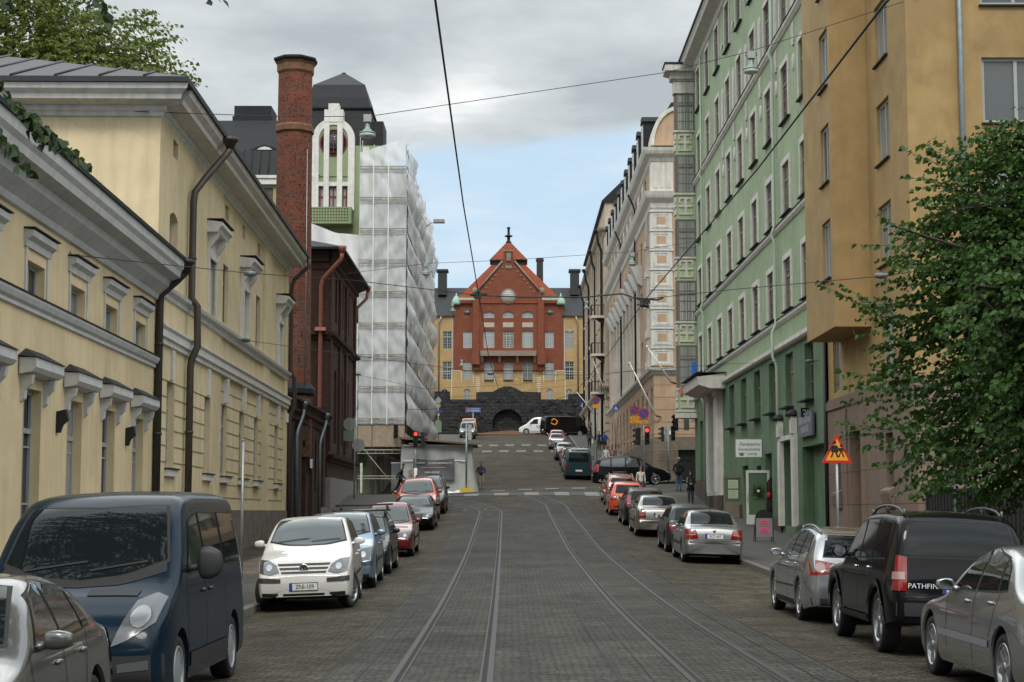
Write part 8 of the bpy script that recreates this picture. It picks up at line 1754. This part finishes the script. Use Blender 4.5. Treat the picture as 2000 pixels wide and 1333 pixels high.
    wire('span_wire', 'upper span wire carrying the two large hanging lamps', [at(264,218,37.4), at(545,228,39.5), at(718,228,41), at(1300,142,43), at(1467,100,44), at(1795,-6,41.2)], .0095)
    wire('span_wire', 'thin span wire crossing low before the red brick gable', [at(640,540,79), at(832,515,73), at(1000,508,73), at(1235,492,73), at(1368,470,83)], .010)
    wire('span_wire', 'thin span wire between the tall cream building and the green ground floor', [at(465,663,49.2), at(775,706,66), at(958,730,75), at(1140,733,75), at(1400,712,66), at(1598,704,53.5)], .0095, 0, beads=[(480,665,50), (958,730,75), (1582,706,54)])
    wire('span_wire', 'thin span wire at the far side of the junction', [at(692,731,91.5), at(830,760,100), at(1000,752,104), at(1150,738,106), at(1278,716,106.8)], .010, 0, beads=[(700,732,92)])
    wire('span_wire', 'thin span wire above the stone wall', [at(700,770,104), at(850,778,140), at(1000,768,150), at(1175,745,157)], .010)
    for u0, v0, u1, v1, Y, lb in ((1311,747,1264,678,89.4,'white flag pole leaning out from the green corner bay'), (1281,812,1230,710,106.6,'white flag pole leaning out over the stone base of the tan building'), (1186,776,1160,708,157.6,'white flag pole leaning out below the pale building balconies'), (1160,807,1128,768,170,'white flag pole leaning out far up the right side')):
        a, b = at(u0, v0, Y), at(u1, v1, Y); r = thing('flag_pole', lb, 'flag pole', tuple(a), group='bare flag poles on the right'); mb = MB(); mb.tube([(0,0,0), tuple(b-a)], [.05, .035], 8); mb.build('pole', WPOLE, r); mb = MB(); mb.ball(tuple(b-a), .075, 10); mb.build('ball_finial', WPOLE, r); mb = MB(); mb.tube([(0,0,0), (.5 if Y < 100 or Y > 150 else .35, .3, -.1)], .05, 6); mb.build('wall_socket', WIRE, r)
lamps_and_wires()
def site_hut():
    Y = 101.6; x0, x1 = at(790,0,Y).x, at(920,900,Y).x; g = gx(-4.4, Y)-.1; H = at(850,868,Y).z-g; r = thing('site_hut', 'low site hut wrapped in grey sheeting beside the scaffolding', 'hut', ((x0+x1)/2, Y, g)); w = (x1-x0)/2
    SH = mat('grey_sheeting', (.36,.37,.36), .45, var=.12, scale=2, bump=.3, bscale=3); mb = MB(); mb.smooth = True
    mb.grid(lambda u, v: (-w+2*w*u+(.25*(1-v) if u > .93 else 0), -.03-.05*math.sin(u*23+v*4)*math.sin(math.pi*v)-.18*(1-v)**3*abs(math.sin(u*9)), H*v), 44, 14)
    mb.grid(lambda u, v: (w+.02+.10*math.sin(u*21+3*v)*(1-.5*v)+.35*(1-v)**2*abs(math.sin(u*14)), 4.5*u, H*v), 24, 14); mb.build('sheeting', SH, r)
    mb = MB(); mb.box(-w+.05, w-.05, .1, 4.5, 0, H-.02); mb.build('hut_frame', mat('hut_timber', (.16,.11,.07), .85, var=.2), r)
    mb = MB(); mb.prism([(-w-.15,H+.42),(-w-.15,H+.30),(w+.35,H-.06),(w+.35,H+.04)], -.5, 4.8); mb.build('roof_board', mat('hut_timber', (0,0,0)), r)
    mb = MB(); mb.tube([(-w+.1,-.1,H*.97),(w-.25,-.1,H*.97)], .04, 6); mb.box(-w+.1, w-.3, -.12, -.10, H*.66, H*.68); mb.build('sheet_batten', SWHT, r)
    RI = mat('red_spray', (.30,.06,.05), .7); text_obj('TEN', .42, RI, r, face_M(-.75, -.16, H*.60)); text_obj('S', .6, RI, r, face_M(-w+.55, -.16, H*.40))
    b = thing('printed_banner', 'dark grey banner lettered JULKISIVURAPPAUS hung on the wrapped site hut', 'banner', ((x0+x1)/2, Y-.28, g)); bx0, bx1 = at(813,0,Y).x-(x0+x1)/2, at(891,0,Y).x-(x0+x1)/2; z1, z0 = at(850,896,Y).z-g, at(850,937,Y).z-g
    mb = MB(); mb.smooth = True; mb.grid(lambda u, v: (bx0+(bx1-bx0)*u, -.03*math.sin(u*11+v*5), z0+(z1-z0)*v-.10*math.sin(math.pi*u)*v), 24, 8); mb.build('banner_cloth', mat('banner_grey', (.095,.095,.105), .6), b); cx = (bx0+bx1)/2; h = z1-z0
    text_obj('JULKISIVURAPPAUS TY', .165, SWHT, b, face_M(cx+.38, -.05, z0+h*.77), sx=.85); mb = MB(); mb.box(cx-1.12, cx-.52, -.05, -.046, z0+h*.75, z0+h*.83); mb.build('worn_lettering', SIGNB, b); text_obj('0400 480282', .17, SWHT, b, face_M(cx-.1, -.05, z0+h*.33)); mb = MB(); mb.box(cx-.75, cx+.75, -.045, -.04, z0+h*.55, z0+h*.57); mb.build('yellow_line', SYEL, b); mb = MB(); mb.box(cx-.1, cx+.55, -.045, -.04, z0+h*.13, z0+h*.17); mb.build('small_print_line', SIGNB, b)
    t = thing('rubble_heap', 'crumpled white sheeting and boards at the foot of the site hut', 'debris', ((x0+x1)/2+.9, Y-.75, g)); rnd = random.Random(6); mb = MB(); mb.smooth = True
    mb.grid(lambda u, v: (-.9+2.6*u, -.45+.9*v, max(0, .16*math.sin(math.pi*u)*math.sin(math.pi*v)+.08*math.sin(u*19+v*7)*math.sin(math.pi*v))+.01), 26, 10); mb.build('crumpled_sheet', TARPW, t); mb = MB(); mb.box(-1.4, -.3, -.2, .5, 0, .3); mb.box(-1.3, -.5, -.15, .4, .3, .48); mb.build('boards', mat('hut_timber', (0,0,0)), t)
site_hut()
def bicycle():
    r = thing('bicycle', 'pale bicycle parked against the tan building', 'bicycle', (7.9, 122, walk_z(7.9, 122)), R(70)); 
    for x in (-.52, .52):
        mb = MB(); n = 20
        P = [(x+.33*math.cos(2*math.pi*i/n), 0, .34+.33*math.sin(2*math.pi*i/n)) for i in range(n+1)]; mb.tube(P, .02, 5); 
        for k in range(6): mb.tube([(x, 0, .34), (x+.32*math.cos(k*math.pi/3), 0, .34+.32*math.sin(k*math.pi/3))], .004, 3)
        mb.build('wheel', RUB, r)
    mb = MB()
    for a, b in (((-.52,.34),(-.12,.34)), ((-.12,.34),(-.25,.82)), ((-.52,.34),(-.22,.72)), ((-.22,.75),(.36,.78)), ((-.12,.34),(.36,.74)), ((.52,.34),(.33,.98))): mb.tube([(a[0],0,a[1]),(b[0],0,b[1])], .018, 6)
    mb.build('frame', WPOLE, r); mb = MB(); mb.ball((-.27,0,.88), (.14,.07,.04), 8); mb.build('saddle', SBLK, r); mb = MB(); mb.tube([(.22,-.27,1.0),(.34,-.15,1.03),(.34,.15,1.03),(.22,.27,1.0)], .014, 6); mb.build('handlebar', STEEL, r)
bicycle()
# ================================================================= people
SKIN = mat('skin', (.42,.25,.175), .6); _PC = {}
def cloth(c, rough=.85): return mat('cloth_%03d_%03d_%03d' % tuple(int(v*999) for v in c), c, rough, var=.15, scale=12)
def person(label, x, y, z, face, h=1.75, top=(.02,.02,.022), legs=(.03,.03,.035), hair=(.06,.04,.025), shoes=(.015,.014,.013), stride=0, arms='down', lean=0, long_hair=False, bare=False, group=None):
    """one skinned body; face = heading in degrees clockwise from 'away up the street'"""
    r = thing('person', label, 'person', (x, y, z), R(-face), group)
    V, E_, Rd, Mt = [], [], [], []
    def v(p, rx, ry=None): V.append(Vector(p)); Rd.append((rx, ry or rx)); return len(V)-1
    def e(a, b, m): E_.append((a, b)); Mt.append(m)
    s = h/1.75; ln = lean; T, G, K, H_ = 0, 1, 2, 3
    pel = v((0, 0, .95), .16, .12); sp = v((0, .03*ln, 1.12), .145, .11); ch = v((0, .08*ln, 1.33), .175, .12); nk = v((0, .12*ln, 1.47), .06); nb = v((0, .14*ln, 1.53), .052)
    hj = v((0, .03+.16*ln, 1.585), .068, .078); hm = v((0, .02+.17*ln, 1.66), .078, .092); ht = v((0, .01+.17*ln, 1.735), .058, .068); ns = v((0, .115+.17*ln, 1.635), .012)
    e(pel, sp, T); e(sp, ch, T); e(ch, nk, T if not bare else K); e(nk, nb, K); e(nb, hj, K); e(hj, hm, K); e(hm, ht, K); e(hm, ns, K)
    for sg in (1, -1):
        f = stride*sg; hp = v((.085*sg, 0, .90), .105, .112); kn = v((.095*sg, .06+.26*f*.9, .50+.02*abs(f)), .074, .078); an = v((.095*sg, (.42*f if f > 0 else .55*f), .085+(.10*abs(f) if f < 0 else 0)), .040, .044); to = v((.105*sg, an and V[-1].y+.15, .045+(.02 if f < 0 else 0)), .036, .042)
        e(pel, hp, G); e(hp, kn, G); e(kn, an, G); e(an, to, H_)
        sh = v((.185*sg, .08*ln, 1.405), .068); e(ch, sh, T)
        if arms == 'front': el = (.235*sg, .06, 1.14); wr = (.08*sg, .24, 1.10); fd = Vector((-.7*sg, .6, -.1))
        elif arms == 'hip': el = (.27*sg, -.04, 1.15); wr = (.20*sg, .10, 1.0); fd = Vector((-.4*sg, .7, -.5))
        else: el = (.235*sg, -.05-.18*f, 1.13); wr = (.245*sg, .05-.34*f, .90); fd = Vector((0, .25, -1))
        el = v(el, .055); wr = v(wr, .033); e(sh, el, T); e(el, wr, T); fd.normalize(); pm = v(V[wr]+fd*.07, .030, .018); e(wr, pm, K)
        sd = fd.cross(Vector((sg, 0, .2))).normalized()
        for i, (o, l) in enumerate(((-.026,.075),(-.009,.085),(.009,.08),(.026,.062))):
            a = v(V[pm]+sd*o+fd*.035, .0095); b = v(V[pm]+sd*o+fd*(.035+l*.55)+Vector((-sg*.01,.006,0)), .008); c = v(V[pm]+sd*o+fd*(.03+l*.9)+Vector((-sg*.022,.014,.0)), .006); e(pm, a, K); e(a, b, K); e(b, c, K)
        a = v(V[wr]+fd*.03-sd*.035, .010); b = v(V[wr]+fd*.075-sd*.055, .008); e(wr, a, K); e(a, b, K)
    me = bpy.data.meshes.new('skeleton'); me.from_pydata([p*s for p in V], E_, []); bm = bmesh.new(); bm.from_mesh(me); L = bm.verts.layers.skin.verify(); bm.verts.ensure_lookup_table()
    for i, q in enumerate(bm.verts): q[L].radius = (Rd[i][0]*s, Rd[i][1]*s); q[L].use_root = (i == 0)
    bm.to_mesh(me); bm.free(); o = bpy.data.objects.new('skeleton', me); COL.objects.link(o); md = o.modifiers.new('skin', 'SKIN'); md.use_smooth_shade = True; md.branch_smoothing = .6; sb = o.modifiers.new('sub', 'SUBSURF'); sb.levels = 1
    dg = bpy.context.evaluated_depsgraph_get(); bme = bpy.data.meshes.new_from_object(o.evaluated_get(dg)); bpy.data.objects.remove(o); bpy.data.meshes.remove(me)
    bme.materials.clear(); [bme.materials.append(m) for m in (cloth(top), cloth(legs), SKIN, cloth(shoes, .5))]
    segs = [(V[a]*s, V[b]*s, (Rd[a][0]+Rd[b][0])/2*s) for a, b in E_]
    for p in bme.polygons:
        c = p.center; best = None
        for (a, b, rr), m in zip(segs, Mt):
            ab = b-a; t = max(0, min(1, (c-a).dot(ab)/max(1e-9, ab.length_squared))); d = (c-(a+ab*t)).length-rr
            if best is None or d < best[0]: best = (d, m)
        p.material_index = best[1]; p.use_smooth = True
    link('body', bme, r)
    mb = MB(); c = V[hm]*s+Vector((0, -.012, .025)); mb.ball(tuple(c), (.088*s, .100*s, .090*s), 14)
    mb.v = [(a, b, q if not (b > c.y+.03*s and q < c.z+.045*s) else c.z+.05*s) for a, b, q in mb.v]
    if long_hair: mb.ball((c.x, c.y-.03, c.z-.10), (.085*s, .06*s, .15*s), 12)
    mb.build('hair', cloth(hair, .6), r)
    for sg in (1, -1): mb = MB(); mb.ball((.032*s*sg, V[hm].y*s+.088*s, V[hm].z*s-.002), .011*s, 6); mb.build('eye', SBLK, r)
    return r
def skirt_top(r, z0, z1, r0, r1, c, name='jacket_hem'):
    mb = MB(); mb.smooth = True; mb.lathe([(r0, z0), ((r0+r1)/2*1.02, (z0+z1)/2), (r1, z1)], 16); mb.v = [(x, y*.72, z) for x, y, z in mb.v]; return mb.build(name, cloth(c), r)
def people():
    def px(u, Y): return (u-1000)/3300*Y
    P = person
    x = px(783, 91.6); r = P('man in a dark jacket striding to the right beside the scaffolding', x, 91.6, gx(x, 91.6)-.1, 80, 1.78, (.010,.010,.014), (.012,.012,.016), (.05,.03,.02), (.3,.29,.27), .85, 'down', .9); skirt_top(r, .80, 1.15, .17, .15, (.010,.010,.014))
    x = px(940, 107); r = P('man in a dark jacket and khaki trousers standing in the road by the site hut', x, 107, road_z(x, 107), 180, 1.76, (.022,.024,.036), (.27,.235,.165), (.02,.015,.012), (.05,.04,.03), .12, 'hip'); skirt_top(r, .93, 1.2, .165, .15, (.022,.024,.036))
    x = 8.70; r = P('woman in an open black jacket and dark jeans walking down the right pavement', x, 82.6, walk_z(x, 82.6), 182, 1.62, (.010,.010,.011), (.028,.038,.055), (.035,.018,.012), (.01,.01,.01), .12, 'front', 0, True); skirt_top(r, .70, 1.05, .20, .16, (.010,.010,.011)); mb = MB(); mb.tube([(.16,.04,1.30),(.19,.10,1.0),(.17,.06,.80)], .012, 5); mb.build('bag_strap', SWHT, r); mb = MB(); mb.box(-.07,.07,.095,.12,.95,1.22); mb.build('dark_top', cloth((.05,.045,.035)), r)
    x = 6.62; r = P('woman in a white top in front of the black minivan', x, 87.1, walk_z(x, 87.1), 178, 1.56, (.55,.54,.50), (.07,.075,.085), (.14,.085,.045), (.02,.02,.02), .05, 'down', 0, True, True)
    x = 9.0; r = P('fair-haired man in a black jacket and blue jeans seen from behind', x, 91.5, gx(x, 91.5)-.1, 5, 1.82, (.009,.009,.010), (.10,.155,.26), (.34,.24,.12), (.02,.02,.02), .10, 'hip'); skirt_top(r, .90, 1.2, .18, .16, (.009,.009,.010))
    for u, Y, lb, t, l, hr in ((1183,129,'fair-haired woman in a white cardigan among the group beyond the minivan',(.60,.58,.54),(.02,.02,.025),(.36,.27,.14)), (1195,129.6,'person in a grey top and red jacket in the group beyond the minivan',(.26,.05,.05),(.09,.13,.18),(.05,.03,.02)), (1208,130,'person in a pale grey dress in the group beyond the minivan',(.24,.23,.24),(.24,.23,.24),(.06,.03,.02)),
                            (1151,157,'woman in a dark coat carrying a white bag on the upper pavement',(.035,.03,.027),(.012,.012,.014),(.30,.22,.12)), (1170,153,'person in a black coat standing by the pale building corner',(.014,.014,.016),(.012,.012,.014),(.16,.12,.08)), (1181,152,'person in a bright blue top on the upper pavement',(.03,.05,.28),(.02,.02,.025),(.08,.05,.03)),
                            (1139,186,'dark-clothed person near the black van with the yellow logo',(.03,.015,.014),(.012,.012,.012),(.05,.03,.02)), (1152,184,'person in a light jacket far up the right pavement',(.22,.17,.11),(.02,.02,.02),(.1,.06,.03))):
        x = px(u, Y); r = P(lb, x, Y, walk_z(x, Y), 180 if Y != 152 else 0, 1.74, t, l, hr, stride=.2, arms='front' if u in (1181, 1195) else 'down')
        if u == 1151: mb = MB(); mb.box(-.33,-.21,-.08,.12,.42,.82); mb.build('white_bag', SWHT, r); skirt_top(r, .75, 1.1, .19, .16, t)
        if u == 1195: mb = MB(); mb.box(-.09,.09,.10,.13,.98,1.4); mb.build('grey_top', cloth((.25,.26,.25)), r)
        if u == 1208: skirt_top(r, .55, 1.1, .20, .15, t)
people()
